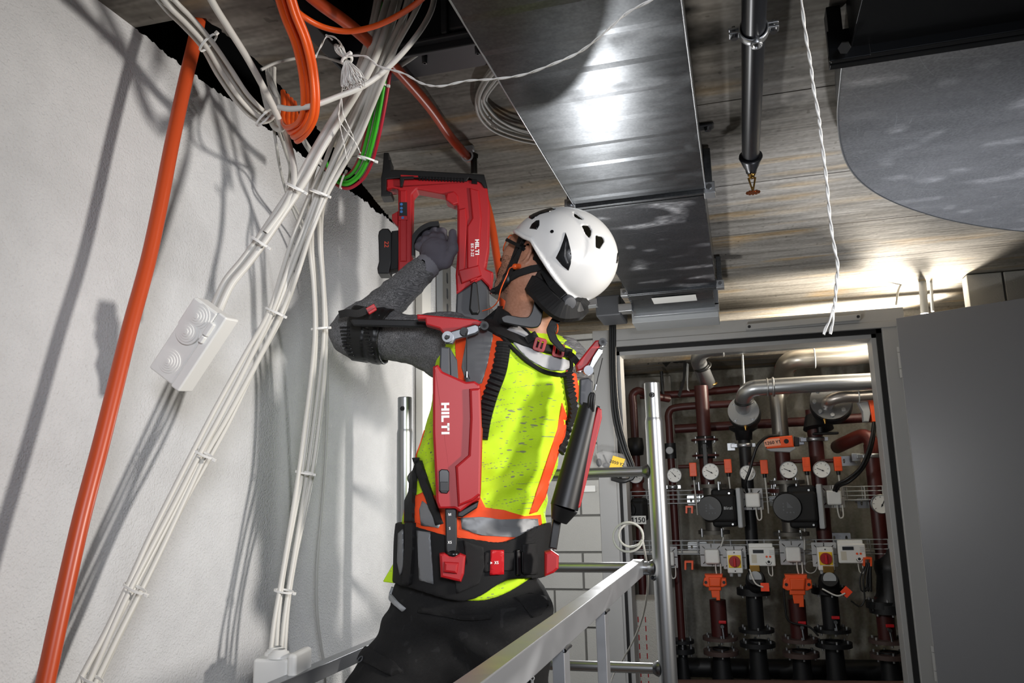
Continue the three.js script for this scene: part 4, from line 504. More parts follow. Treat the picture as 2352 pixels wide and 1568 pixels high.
  { const h = hit(trouF, 1224, 1555), n = grad(trouF, h); obj('zip_pull', [new THREE.TorusGeometry(0.005, 0.0016, 6, 16).translate(h.x, h.y, h.z + 0.008), bx(h.x - 0.003, h.x + 0.003, h.y - 0.03, h.y - 0.005, h.z + 0.006, h.z + 0.009, 0.001)], M.lgrey, tr); }
  for (const [a, s] of [[J.anL, 0.2], [J.anR, 0]]) obj('boot', nets(a.clone().add(V(-0.12, -0.14, -0.26)), a.clone().add(V(0.12, 0.1, 0.12)), 0.01, (() => { const A = cap(a.clone().add(V(0, 0.06, 0)), a.clone().add(V(0, -0.06, 0.01)), 0.055, 0.05), B = cap(a.clone().add(V(0, -0.07, 0.02)), a.clone().add(V(-0.03, -0.075, -0.17)), 0.048, 0.042), u = uni(0.04, A, B); return (x, y, z) => Math.max(u(x, y, z), a.y - 0.112 - y); })()), M.rubber, t);
}
// ---------------------------------------------------------------- helmet
M.shell = mat(0xe9e9e6, 0.3); M.beltN = mat(0x151516, 0.85, 0, { bumpMap: weaveB, bumpScale: 0.0005 }); M.lgrey2 = mat(0xb4b5b6, 0.6); M.inkW = mat(0xf4f4f2, 0.6); M.redP = mat(0xaa1219, 0.48); M.dgrey = mat(0x3c3e42, 0.5);
const helmF = (() => {
  const e1 = ell(hd(0, 0.042, -0.05), 0.116, 0.124, 0.152, HQ), e2 = ell(hd(0, 0.05, -0.06), 0.10, 0.128, 0.158, HQ), i = HQ.clone().invert(), v = V();
  return (x, y, z) => { v.set(x - HC.x, y - HC.y, z - HC.z).applyQuaternion(i); const band = Math.abs(v.x) - 0.07 + Math.max(0, v.z) * 0.12; let d = smin(e1(x, y, z), Math.max(e2(x, y, z), band * 0.8), 0.004); return d; };
})();
const rimY = z => z > 0 ? 0.031 + z * 0.12 : z > -0.03 ? 0.031 : z > -0.09 ? 0.031 - (-0.03 - z) * 0.56 : -0.0026 - (-0.09 - z) * 0.62 + Math.max(0, -0.16 - z) * 0.5;
{
  const t = thing('safety_helmet', 'white vented climbing-style safety helmet tilted back on the worker', 'helmet'), iq = HQ.clone().invert(), v = V();
  const holes = [[[1336, 515], [1352, 518], [1358, 530], [1354, 546], [1346, 536]], [[1369, 540], [1384, 544], [1388, 553], [1377, 570], [1369, 566]], [[1304, 466], [1316, 468], [1317, 473], [1310, 471]], [[1318, 486], [1326, 492], [1338, 502], [1330, 502], [1320, 496]]];
  const hc = holes.map(h => { const P = h.map(p => hit(helmF, p[0], p[1])), c = P.reduce((a, b) => a.add(b), V()).multiplyScalar(1 / P.length), n = grad(helmF, c), u = V(0, 1, 0).cross(n).normalize(), w = n.clone().cross(u); return { c, n, u, w, q: P.map(p => [p.clone().sub(c).dot(u), p.clone().sub(c).dot(w)]) }; });
  const cut = (x, y, z) => { let m = 1; for (const h of hc) { const dx = x - h.c.x, dy = y - h.c.y, dz = z - h.c.z; if (dx * dx + dy * dy + dz * dz > 0.0025) continue; const a = dx * h.u.x + dy * h.u.y + dz * h.u.z, b = dx * h.w.x + dy * h.w.y + dz * h.w.z; let ins = false, dm = 1; const q = h.q; for (let i = 0, j = q.length - 1; i < q.length; j = i++) { const [x1, y1] = q[i], [x2, y2] = q[j]; if ((y1 > b) !== (y2 > b) && a < (x2 - x1) * (b - y1) / (y2 - y1) + x1) ins = !ins; const ex = x2 - x1, ey = y2 - y1, tt = Math.max(0, Math.min(1, ((a - x1) * ex + (b - y1) * ey) / (ex * ex + ey * ey))); dm = Math.min(dm, Math.hypot(a - x1 - ex * tt, b - y1 - ey * tt)); } m = Math.min(m, ins ? -dm : dm); } return m; };
  const F = (x, y, z) => { v.set(x - HC.x, y - HC.y, z - HC.z).applyQuaternion(iq); const rz = rimY(v.z) - v.y, s = helmF(x, y, z); let d = Math.max(s, -(s + 0.0055)); d = smax(d, rz, 0.004); const bead = Math.hypot(s - 0.0005, rz + 0.004) - 0.0052; d = smin(d, bead, 0.006); return smax(d, -cut(x, y, z), 0.003); };
  obj('shell', nets(HC.clone().add(V(-0.22, -0.2, -0.24)), HC.clone().add(V(0.26, 0.24, 0.24)), 0.0032, F), M.shell, t);
  const ins = (n, poly, m = M.blackG, off = 0.0016) => obj(n, patch(helmF, poly, off, 4, 0.005), m, t);
  ins('vent_insert', [[1299, 534], [1305, 550], [1311, 575], [1313, 590], [1311, 606], [1306, 621], [1292, 610], [1277, 592], [1286, 574], [1294, 552]]); ins('vent_insert', [[1215, 500], [1218, 490], [1238, 480], [1262, 477], [1276, 480], [1262, 486], [1240, 492], [1222, 504]]); ins('side_plug', [[1217, 525], [1222, 515], [1232, 507], [1239, 506], [1239, 517], [1233, 527]]); ins('rear_slot', [[1418, 582], [1421, 578], [1421, 590], [1417, 604], [1415, 604]]);
  ins('vent_rib', [[1298, 556], [1301, 556], [1299, 586], [1306, 604], [1302, 606], [1295, 588]], M.dgrey, 0.004);
  { const h = hit(helmF, 1268, 532), n = grad(helmF, h); obj('rivet', cyl(h.clone().addScaledVector(n, -0.002), h.clone().addScaledVector(n, 0.0022), 0.005, 0.0045, 14), M.blackG, t); }
  // inner band, straps, adjuster
  const inner = (x, y, z) => Math.max(Math.abs(helmF(x, y, z) + 0.02) - 0.003, (() => { v.set(x - HC.x, y - HC.y, z - HC.z).applyQuaternion(iq); return Math.max(v.y - rimY(v.z) - 0.02, rimY(v.z) - 0.003 - v.y); })());
  obj('headband', nets(HC.clone().add(V(-0.2, -0.2, -0.22)), HC.clone().add(V(0.24, 0.2, 0.22)), 0.004, inner), M.black, t);
  const sk = (x, y, z) => headF(x, y, z) - 0.002;
  obj('chin_strap', line(sk, [[1206, 528], [1196, 560], [1182, 600], [1170, 630], [1160, 650], [1150, 662], [1132, 672]], 15, 0.004), M.nylon, t); obj('chin_strap', line(sk, [[1168, 640], [1190, 628], [1220, 618], [1252, 612]], 15, 0.004), M.nylon, t); obj('strap_buckle', blob(hit(sk, 1166, 640).add(cv(-0.002, 0, 0.006)), 0.013, 0.017, 0.008), M.black, t); obj('strap_buckle', blob(hit(sk, 1136, 668).add(cv(0, 0, 0.004)), 0.012, 0.009, 0.008), M.black, t);
  const k = Z(1306, 694, 1.905), kd = cv(0.35, -0.25, 0.9).normalize();
  obj('adjuster', [lathe([[0, 0.012], [0.0145, 0.012], [0.016, 0.01], [0.0165, 0.002], [0.0185, 0], [0.0185, -0.01], [0, -0.01]], k, kd, 24)], M.grey, t);
  obj('nape_band', [strap([Z(1252, 622, 1.93), Z(1268, 650, 1.92), Z(1285, 675, 1.915), Z(1300, 692, 1.91), Z(1330, 705, 1.925), Z(1346, 690, 1.97)], 0.024, 0.005, CB, 30), beam(Z(1270, 655, 1.91), Z(1296, 682, 1.9), 0.022, 0.012, CB)], M.black, t);
  fin(t);
}
{ // glasses and ear plugs
  const g = thing('safety_glasses', 'clear orange-rimmed safety glasses on the face under the helmet brim', 'glasses'), lens = new THREE.MeshPhysicalMaterial({ color: 0xf6e2d4, roughness: 0.05, transmission: 1, thickness: 0, transparent: false });
  const L = []; for (const s of [1, -1]) { const P = [[0.012, 0.012], [0.02, 0.028], [0.045, 0.03], [0.064, 0.022], [0.066, 0.0], [0.055, -0.016], [0.03, -0.02], [0.014, -0.008]].map(p => hd(s * p[0], p[1] + 0.004, 0.114 - Math.abs(p[0]) * 0.45)); obj('rim', new THREE.TubeGeometry(new THREE.CatmullRomCurve3(P, true), 40, 0.0016, 6, true), M.orange, g); const c = P.reduce((a, b) => a.add(b), V()).multiplyScalar(1 / P.length), pos = []; P.forEach((p, i) => { const q = P[(i + 1) % P.length]; pos.push(c.x, c.y, c.z, p.x, p.y, p.z, q.x, q.y, q.z); }); const q = new THREE.BufferGeometry(); q.setAttribute('position', new THREE.Float32BufferAttribute(pos, 3)); q.computeVertexNormals(); obj('lens', q, lens, g); obj('temple', strap([hd(s * 0.068, 0.014, 0.085), hd(s * 0.08, 0.012, 0.05), hd(s * 0.084, 0.01, 0.01), hd(s * 0.082, 0.004, -0.018)], 0.009, 0.002, HL.clone().multiplyScalar(s), 14), M.black, g); } fin(g);
  const e = thing('ear_plug', 'orange corded ear plug in the visible ear with its cord', 'ear plug'), a = Z(1183, 612, 1.925);
  obj('plug', [cyl(Z(1196, 611, 1.945), a, 0.007, 0.0075, 14), blob(a, 0.0078, 0.0078, 0.0078)], M.orange, e); obj('cord', tube([a, Z(1172, 615, 1.92), Z(1164, 632, 1.915), Z(1150, 665, 1.92), Z(1144, 690, 1.93), Z(1130, 706, 1.95), Z(1108, 714, 1.97)], 0.0016, 50, 6), M.orange, e); obj('cord', tube([Z(1270, 770, 1.93), Z(1280, 762, 1.91), Z(1281, 748, 1.91), Z(1274, 742, 1.94)], 0.0016, 20, 6), M.orange, e); fin(e);
}
// ---------------------------------------------------------------- gloved hand
{
  const z = 2.19, P = (x, y, d = 0) => Z(x, y, z + d), W = J.wr;
  const fs = [], kn = [[962, 566], [978, 553], [996, 546], [1014, 546]]; kn.forEach(([x, y], i) => { const a = P(x, y, 0.01), b = P(x + 2, y - 14, 0.045), c = P(x + 8, y + 4, 0.085), d = P(x + 10, y + 24, 0.075), r = [0.0115, 0.0125, 0.0125, 0.0115][3 - i]; fs.push(cap(P(990 + i * 8, 590, 0), a, 0.013, r), cap(a, b, r, r), cap(b, c, r, r * 0.95), cap(c, d, r * 0.95, r * 0.85)); });
  const palm = uni(0.02, cap(P(985, 602), P(998, 580), 0.03, 0.033), ell(P(1000, 572, 0.0), 0.042, 0.036, 0.024, cq), cap(P(1025, 600), P(1034, 570), 0.02, 0.018));
  const th = uni(0.012, cap(P(1022, 604, -0.012), P(1040, 572, -0.014), 0.018, 0.0145), cap(P(1040, 572, -0.014), P(1040, 535, -0.004), 0.0145, 0.0125));
  const hand = uni(0.011, palm, th, ...fs), iw = (x, y, q) => (x - W.x) * wd.x + (y - W.y) * wd.y + (q - W.z) * wd.z;
  obj('glove', nets(P(935, 660).add(V(-0.03, -0.02, 0.06)), P(1065, 505).add(V(0.05, 0.03, -0.16)), 0.0028, (x, y, q) => smin(hand(x, y, q) + wr3(x, y, q, 0.0012, 60), cap(W, P(1004, 592), 0.034, 0.036)(x, y, q), 0.014)), M.glove, worker).userData.label = 'dark grey work glove gripping the nailer';
  obj('glove_cuff', nets(P(925, 680).add(V(-0.03, -0.02, 0.08)), P(1050, 540).add(V(0.05, 0.03, -0.1)), 0.003, (() => { const c = cap(W.clone().addScaledVector(wd, -0.05), W.clone().addScaledVector(wd, 0.03).add(V(0.008, 0.004, 0)), 0.039, 0.04); return (x, y, q) => Math.max(c(x, y, q) + 0.0006 * Math.sin(iw(x, y, q) * 900), Math.abs(iw(x, y, q) + 0.004) - 0.036); })()), M.gloveC, worker);
}
fin(worker);
// ---------------------------------------------------------------- lettering built from bars
function logo(f, str, px, py, off, h, m, rot = -90) { // block letters, running down when rot = -90
  const G = { H: [1, [0, 0.3, 0, 1], [0.7, 1, 0, 1], [0.3, 0.7, 0.36, 0.64]], I: [0.3, [0, 0.3, 0, 1]], L: [0.82, [0, 0.3, 0, 1], [0.3, 0.82, 0, 0.27]], T: [0.94, [0.32, 0.62, 0, 1], [0, 0.94, 0.73, 1]] }; const out = []; let x = 0;
  for (const c of str) { const [w, ...r] = G[c]; for (const [a, b, d, e] of r) out.push(new THREE.BoxGeometry((b - a) * h, (e - d) * h, 0.0008).translate((x + (a + b) / 2) * h, ((d + e) / 2 - 0.5) * h, 0)); x += w + 0.14; }
  const g = merge(out); g.translate(-x * h / 2, 0, 0); g.rotateZ(rad(rot)); const [u, v] = f.l(px, py, off); return f.put(g, u, v, off + 0.0002);
}
const word = (f, s, px, py, off, h, rot = 0) => { const g = text(s, h); g.rotateZ(rad(rot)); const [u, v] = f.l(px, py, off); return f.put(g, u, v, off); };
// ---------------------------------------------------------------- nailer
{
  const f = new Fr(Z(1000, 520, 2.23), 15.67, 0), t = thing('cordless_nailer', 'red and black cordless nail gun pressed up against the ceiling', 'nail gun');
  const RED = [[887, 409], [1100, 413], [1119, 430], [1125, 471], [1123, 568], [1115, 616], [1133, 624], [1128, 667], [1119, 655], [1105, 641], [1082, 652], [1048, 675], [1046, 630], [1050, 581], [1050, 471], [1024, 460], [1022, 446], [958, 434], [947, 446], [945, 560], [943, 640], [914, 640], [914, 434], [900, 431], [887, 435]];
  const body = obj('body', [f.slab(RED, -0.03, 0.028, 0.006, [], 0.004)], M.redP, t);
  obj('column_ridge', f.slab([[1078, 430], [1100, 436], [1106, 500], [1102, 560], [1096, 640], [1080, 648], [1072, 610], [1072, 520], [1084, 500]], 0.02, 0.036, 0.005), M.redP, t);
  obj('column_ridge', f.slab([[1052, 480], [1070, 476], [1074, 520], [1068, 620], [1052, 632]], 0.02, 0.034, 0.005), M.redP, t);
  obj('guard_lug', f.slab([[1024, 458], [1026, 443], [1043, 438], [1052, 448], [1053, 466], [1040, 470]], -0.01, 0.036, 0.004, [], 0.003), M.redP, t);
  obj('handle_ridge', f.slab([[918, 436], [934, 436], [934, 600], [918, 600]], 0.02, 0.032, 0.004), M.redP, t); obj('handle_fin', f.slab([[900, 492], [914, 484], [914, 520], [900, 505]], -0.015, 0.015, 0.003), M.redP, t);
  obj('lower_latch', f.slab([[1052, 620], [1100, 608], [1106, 632], [1060, 650]], 0.02, 0.04, 0.004), M.redP, t);
  obj('magazine_rail', f.slab([[875, 450], [875, 407], [878, 392], [883, 325], [892, 325], [893, 367], [898, 367], [898, 391], [906, 389], [959, 391], [1112, 400], [1120, 431], [1112, 431], [1104, 419], [1077, 408], [1072, 416], [959, 409], [919, 408], [888, 411], [887, 437], [900, 441], [898, 449], [884, 450]], -0.026, 0.033, 0.003), M.black, t);
  for (let i = 0; i < 15; i++) obj('cooling_rib', f.slab([[962 + i * 7.2, 404 + i * 0.32], [965.5 + i * 7.2, 404 + i * 0.32], [965.5 + i * 7.2, 413 + i * 0.3], [962 + i * 7.2, 413 + i * 0.3]], 0.028, 0.0365, 0.001), M.blackG, t);
  obj('slide_catch', f.slab([[918, 405], [950, 404], [950, 410], [928, 411], [924, 428], [919, 428]], 0.03, 0.042, 0.002), M.black, t); obj('red_trim', f.slab([[920, 401], [960, 403], [960, 406], [920, 405]], 0.033, 0.038, 0.001), M.redP, t); obj('sight_window', f.slab([[1083, 410], [1096, 411], [1096, 422], [1083, 421]], 0.028, 0.0345, 0.002), M.blackG, t);
  const n0 = f.p(1089, 400, 0), n1 = f.p(1090, 352, 0); n1.y = CEIL - 0.001; obj('nosepiece', [cyl(n0, V(n0.x, CEIL - 0.012, n0.z), 0.0105, 0.0105, 18), cyl(V(n0.x, CEIL - 0.014, n0.z), V(n0.x, CEIL - 0.001, n0.z), 0.013, 0.0145, 18)], mat(0x3a3a38, 0.35, 0.8), t);
  const bat = obj('battery', [f.slab([[868, 540], [870, 530], [878, 524], [892, 524], [899, 533], [899, 600], [893, 628], [868, 628], [866, 615], [870, 600], [869, 560]], -0.03, 0.03, 0.004, [], 0.003)], M.black, t); obj('battery_shoe', f.slab([[899, 530], [914, 528], [916, 560], [914, 615], [896, 620]], -0.024, 0.026, 0.003), M.blackM, t);
  obj('battery_number', word(f, '22', 888, 561, 0.0302, 0.0135, -90), mat(0xd2452a, 0.5), bat);
  obj('warning_plate', f.slab([[917, 464], [935, 464], [935, 495], [917, 495]], 0.031, 0.0335, 0.0005), M.ink, t); obj('status_pad', f.slab([[916, 496], [936, 496], [936, 505], [916, 505]], 0.031, 0.0345, 0.0005), M.redP, t);
  for (const y of [469, 478, 486, 500]) { const [u, v] = f.l(y === 500 ? 925 : 922, y, 0.0336); obj('safety_symbol', f.put(new THREE.CylinderGeometry(0.0044, 0.0044, 0.0008, 16).rotateX(PI / 2), u, v, y === 500 ? 0.0346 : 0.0337), mat(0x3b6fae, 0.5), t); }
  obj('trigger_guard', sweep([[948, 590], [947, 565], [954, 546], [968, 530], [986, 520], [1009, 517]].map(p => f.p(p[0], p[1], 0)), [[-0.008, -0.016], [-0.008, 0.016], [0.007, 0.016], [0.007, -0.016]], f.N, 30), M.black, t);
  obj('maker_name', logo(f, 'HILTI', 1096, 568, 0.0362, 0.0125, M.inkW), M.inkW, t); obj('model_name', word(f, 'BX 3-22', 1085, 574, 0.0362, 0.0088, -90), M.inkW, t);
  obj('pole_socket', [f.slab([[1048, 674], [1082, 652], [1104, 640], [1122, 660], [1125, 720], [1120, 800], [1052, 800], [1046, 720]], -0.024, 0.024, 0.006)], M.dgrey, t); obj('latch', f.slab([[1083, 650], [1090, 645], [1096, 650], [1102, 712], [1098, 720], [1084, 720], [1078, 708]], 0.022, 0.042, 0.004), M.black, t);
  fin(t);
}
// ---------------------------------------------------------------- exoskeleton harness
{
  const t = thing('shoulder_exoskeleton', 'red and black arm-support exoskeleton harness worn over the vest', 'exoskeleton'), bandF = (x, y, z) => smin(vestF(x, y, z), skirt(x, y, z) - 0.012, 0.05);
  const hb = (px, py, off = 0) => { const h = hit(bandF, px, py); return h.addScaledVector(grad(bandF, h), off); };
  // left spring unit
  const f = new Fr(hb(1050, 1000, 0.035), 20, 0), u = obj('spring_unit', f.slab([[994, 841], [1006, 836], [1016, 852], [1070, 876], [1090, 874], [1103, 883], [1105, 975], [1109, 984], [1105, 1126], [1103, 1146], [1083, 1156], [1056, 1176], [1045, 1168], [1008, 1168], [1002, 1153], [994, 992]], -0.022, 0.03, 0.006, [], 0.003), M.redP, t);
  obj('raised_cover', f.slab([[1078, 892], [1104, 890], [1107, 980], [1104, 1136], [1085, 1150], [1052, 1163], [1046, 1070], [1076, 1044], [1080, 960]], 0.024, 0.042, 0.006), M.redP, u); obj('button', f.slab([[1008, 1082], [1014, 1077], [1028, 1078], [1032, 1084], [1032, 1126], [1027, 1133], [1013, 1132], [1008, 1126]], 0.026, 0.0345, 0.002), M.blackG, u); obj('button_pad', f.slab([[1011, 1106], [1029, 1106], [1029, 1128], [1011, 1128]], 0.033, 0.0365, 0.001), M.black, u);
  obj('maker_name', logo(f, 'HILTI', 1023, 962, 0.0302, 0.0195, M.inkW), M.inkW, u);
  obj('spring_housing', [f.slab([[1009, 856], [1011, 795], [1033, 797], [1034, 866]], -0.016, 0.02, 0.004), f.slab([[1033, 797], [1050, 826], [1053, 875], [1034, 866]], -0.016, 0.014, 0.003)], M.dgrey, t); obj('unit_lining', f.slab([[1052, 1176], [1100, 1150], [1096, 1166], [1062, 1188], [1050, 1186]], -0.02, 0.02, 0.003), M.black, t);
  const a = f.p(1072, 760, 0.01), b = f.p(1072, 852, 0.01); obj('pull_cable', [cyl(a, b, 0.0012, 0.0012, 6), cyl(b, f.p(1066, 870, 0.01), 0.0012, 0.0012, 6), cyl(b, f.p(1079, 870, 0.01), 0.0012, 0.0012, 6)], M.ink, t); obj('cable_crimp', cyl(f.p(1072, 853, 0.01), f.p(1072, 867, 0.01), 0.0032, 0.0032, 10), M.steel, t);
  obj('size_bar', f.slab([[1022, 1160], [1049, 1160], [1050, 1250], [1047, 1272], [1028, 1274], [1024, 1262]], -0.006, 0.012, 0.003), M.black, t);
  for (const [s, y] of [['M', 1181], ['S', 1213], ['XS', 1245]]) obj('size_mark', word(f, s, 1033, y, 0.0122, 0.0062), M.inkW, t);
  obj('hip_bracket', [f.slab([[1009, 1272], [1020, 1270], [1032, 1276], [1044, 1276], [1056, 1271], [1070, 1276], [1066, 1318], [1059, 1337], [1012, 1326]], -0.03, 0.02, 0.006), f.slab([[1020, 1290], [1054, 1292], [1050, 1318], [1018, 1314]], 0.016, 0.03, 0.006)], M.redP, t); obj('ball_joint', blob(f.p(1040, 1273, 0.006), 0.016, 0.011, 0.014), M.blackG, t);
  // arm link and hinge
  const g = new Fr(Z(1050, 755, 1.9), 15, 0); obj('arm_link', g.slab([[957, 721], [963, 721], [1095, 733], [1109, 740], [1099, 748], [1086, 746], [1021, 769], [1009, 754], [978, 745], [976, 732], [958, 732]], -0.02, 0.014, 0.004), M.redP, t);
  obj('hinge_bar', [g.slab([[1022, 790], [1020, 775], [1030, 762], [1092, 744], [1100, 748], [1101, 760], [1092, 766], [1046, 780], [1040, 790]], 0.01, 0.024, 0.003), cyl(g.p(1028, 773, 0.02), g.p(1028, 773, 0.036), 0.015, 0.014, 24), cyl(g.p(1028, 773, 0.036), g.p(1026, 773, 0.048), 0.006, 0.005, 14), cyl(g.p(1098, 752, 0.015), g.p(1112, 748, 0.015), 0.005, 0.005, 10)], M.steel, t);
  obj('hinge_knob', cyl(g.p(1066, 761, 0.02), g.p(1066, 761, 0.036), 0.0115, 0.0105, 22), M.blackG, t); { const k = []; for (let i = 0; i < 10; i++) k.push(new THREE.BoxGeometry(0.003, 0.022, 0.014).rotateZ(i * PI / 10)); obj('adjust_knob', k.map(q => g.put(q, ...g.l(1113, 749, 0.016), 0.018)), M.black, t); }
  obj('arm_bar', new Fr(Z(900, 742, 1.92), 14, 0).slab([[804, 735], [810, 731], [980, 735], [1010, 745], [1010, 753], [980, 751], [812, 747]], -0.008, 0.008, 0.003), M.black, t); obj('bar_rivet', cyl(Z(813, 739, 1.915), Z(813, 739, 1.898), 0.005, 0.0045, 14), M.zinc, t);
  { // upper-arm cuff
    const d = J.el.clone().sub(J.sl).normalize(), c0 = J.sl.clone().lerp(J.el, 0.83), al = (x, y, z) => (x - c0.x) * d.x + (y - c0.y) * d.y + (z - c0.z) * d.z, upA = cap(J.sl, J.el, 0.072, 0.064), arm = (x, y, z) => upA(x, y, z);
    obj('arm_cuff', nets(c0.clone().add(V(-0.13, -0.13, -0.13)), c0.clone().add(V(0.13, 0.13, 0.13)), 0.0042, (x, y, z) => { const q = al(x, y, z); return Math.max(arm(x, y, z) - 0.016 + (Math.abs(q + 0.005) < 0.006 ? 0.003 : 0) + (q < -0.034 ? 0.003 : 0), -(arm(x, y, z) - 0.004), Math.abs(q) - 0.05 - 0.006 * Math.sin(y * 30)); }), M.black, t);
    const cf = (x, y, z) => arm(x, y, z) - 0.014; for (let i = 0; i < 9; i++) obj('cuff_rib', line(cf, [[782 + i * 1.2 + (i > 5 ? (i - 5) * 3 : 0), 752 + i * 8], [803 + i * 0.7 + (i > 5 ? (i - 5) * 2 : 0), 752 + i * 8]], 3, 0.0042), M.blackG, t);
    for (let i = 0; i < 8; i++) obj('cuff_rib', line(cf, [[834 + i * 2, 756 + i * 8], [846 + i * 2.2, 757 + i * 8]], 3, 0.0042), M.blackG, t);
    obj('cuff_buckle', [beam(Z(839, 716, 1.93), Z(862, 703, 1.94), 0.016, 0.008, CB), beam(Z(846, 720, 1.925), Z(864, 709, 1.935), 0.008, 0.012, CB)], M.redP, t); obj('cuff_tail', strap([Z(779, 722, 1.9), Z(800, 718, 1.9), Z(822, 720, 1.91), Z(842, 712, 1.925)], 0.02, 0.002, CB, 14), M.nylon, t);
  }
  // back straps
  const ruche = (l, w, n) => { const P = l.map(p => hb(p[0], p[1], 0.006)), c = new THREE.CatmullRomCurve3(P), N = grad(bandF, hb(l[1][0], l[1][1])), pr = [-1, -0.6, 0, 0.6, 1].map(a => tt => { const s = Math.sin(tt * n * 2 * PI); return [a * w / 2 * (1 + 0.06 * s), (1 - a * a) * 0.004 + 0.0055 + 0.0035 * s]; }); pr.push(() => [w / 2, -0.004], () => [-w / 2, -0.004]); return sweep(P, pr, N, n * 8); };
  obj('elastic_strap', ruche([[1158, 790], [1148, 850], [1128, 905], [1112, 960], [1105, 1010]], 0.036, 19), M.nylon, t); obj('elastic_strap', ruche([[1300, 855], [1305, 895], [1311, 940], [1315, 985], [1306, 1040]], 0.026, 17), M.nylon, t);
  const pt = (n, poly, m, off = 0.008, th = 0.012) => obj(n, patch(bandF, poly, off, 8, th), m, t);
  pt('yoke', [[1166, 772], [1185, 790], [1210, 800], [1247, 816], [1284, 822], [1304, 830], [1305, 845], [1290, 852], [1263, 851], [1243, 843], [1214, 827], [1190, 805]], M.lgrey2); pt('yoke', [[1158, 764], [1186, 750], [1205, 762], [1222, 780], [1215, 792], [1185, 782]], M.lgrey2);
  obj('yoke_binding', onto(bandF, [[1152, 775], [1170, 795], [1190, 815], [1215, 836], [1245, 852], [1270, 860], [1292, 861], [1306, 852], [1309, 835], [1305, 822]], 0.0052, 0.008), M.nylon, t); obj('yoke_binding', onto(bandF, [[1186, 748], [1200, 758], [1215, 772], [1226, 784]], 0.004, 0.008), M.nylon, t);
  obj('cross_strap', line(bandF, [[1112, 750], [1135, 762], [1165, 776], [1200, 790], [1235, 800], [1270, 808], [1308, 816]], 15, 0.014, 0.012), M.nylon, t); obj('strap_tail', beam(hb(1205, 792, 0.018), hb(1228, 786, 0.026), 0.02, 0.004, CB), M.nylon, t); obj('side_web', strap([hb(1300, 815, 0.01), Z(1318, 822, 1.94), Z(1330, 838, 1.95), Z(1342, 850, 1.96)], 0.016, 0.002, CB, 16), M.nylon, t);
  for (const [x, y, r] of [[1233, 801, -18], [1273, 812, -10]]) { const h = hb(x, y, 0.02), fr = new Fr(h, 15.67, 0, r), s = rounded([[-0.0145, -0.0165], [0.0145, -0.0165], [0.0145, 0.0165], [-0.0145, 0.0165]].map(p => new THREE.Vector2(...p)), 0.007); for (const q of [-0.0055, 0.0055]) s.holes.push(rounded([[q - 0.0032, -0.0105], [q + 0.0032, -0.0105], [q + 0.0032, 0.0105], [q - 0.0032, 0.0105]].map(p => new THREE.Vector2(...p)), 0.002, true)); obj('slider_buckle', fr.put(new THREE.ExtrudeGeometry(s, { depth: 0.004, bevelEnabled: true, bevelSize: 0.001, bevelThickness: 0.001, bevelSegments: 2, curveSegments: 5 })), M.redP, t); }
  // neck rest
  const nf = new Fr(Z(1205, 730, 1.925), 20, 0); obj('neck_bracket', nf.slab([[1150, 728], [1165, 722], [1195, 728], [1214, 728], [1222, 715], [1229, 682], [1240, 690], [1250, 702], [1243, 742], [1236, 751], [1222, 753], [1182, 746], [1155, 740]], -0.004, 0.005, 0.002, [], 0.006), M.black, t); const nf2 = new Fr(Z(1275, 760, 1.92), 10, -8); obj('neck_bracket', nf2.slab([[1277, 716], [1303, 716], [1286, 738], [1274, 757], [1280, 776], [1298, 799], [1296, 807], [1285, 804], [1262, 780], [1254, 757], [1262, 738]], -0.004, 0.005, 0.002, [], 0.006), M.black, t);
  obj('neck_pad', [sweep([Z(1212, 650, 1.99), Z(1222, 652, 1.95), Z(1240, 668, 1.925), Z(1262, 692, 1.905), Z(1290, 712, 1.9), Z(1322, 712, 1.93), Z(1340, 700, 1.99)], [[-0.028, 0], [-0.02, 0.012], [0.02, 0.012], [0.028, 0], [0.02, -0.008], [-0.02, -0.008]], [CB.clone().add(CR.clone().multiplyScalar(-1)), CB, CB, CB, CB.clone().add(CR)], 30)], M.blackM, t);
  obj('collar_pad', patch((x, y, z) => Math.min(bandF(x, y, z), headF(x, y, z) - 0.008), [[1096, 716], [1112, 705], [1140, 702], [1165, 716], [1185, 735], [1190, 752], [1160, 764], [1135, 760], [1118, 740]], 0.008, 8, 0.014), M.nylon, t);
  // right spring unit
  const r = new Fr(Z(1325, 1050, 1.92), 15, 0), A = Z(1352, 945, 1.93), B = Z(1296, 1165, 1.90); obj('spring_unit', [cyl(A, B, 0.0265, 0.034, 24), cyl(B, Z(1284, 1196, 1.9), 0.034, 0.02, 24), cyl(A, Z(1356, 928, 1.93), 0.0265, 0.024, 24, true)], M.black, t); obj('side_plate', r.slab([[1373, 934], [1382, 940], [1383, 958], [1333, 1164], [1326, 1168], [1322, 1156], [1366, 958]], -0.018, 0.022, 0.003), M.redP, t); obj('spring_housing', r.slab([[1332, 870], [1352, 866], [1362, 876], [1364, 935], [1340, 940], [1330, 925]], -0.02, 0.014, 0.004), M.dgrey, t);
  obj('size_bar', r.slab([[1270, 1192], [1290, 1194], [1279, 1262], [1261, 1258]], -0.03, -0.008, 0.003), M.black, t); obj('hip_bracket', r.slab([[1251, 1268], [1266, 1264], [1284, 1276], [1283, 1306], [1272, 1316], [1251, 1324]], -0.05, 0.0, 0.006), M.redP, t);
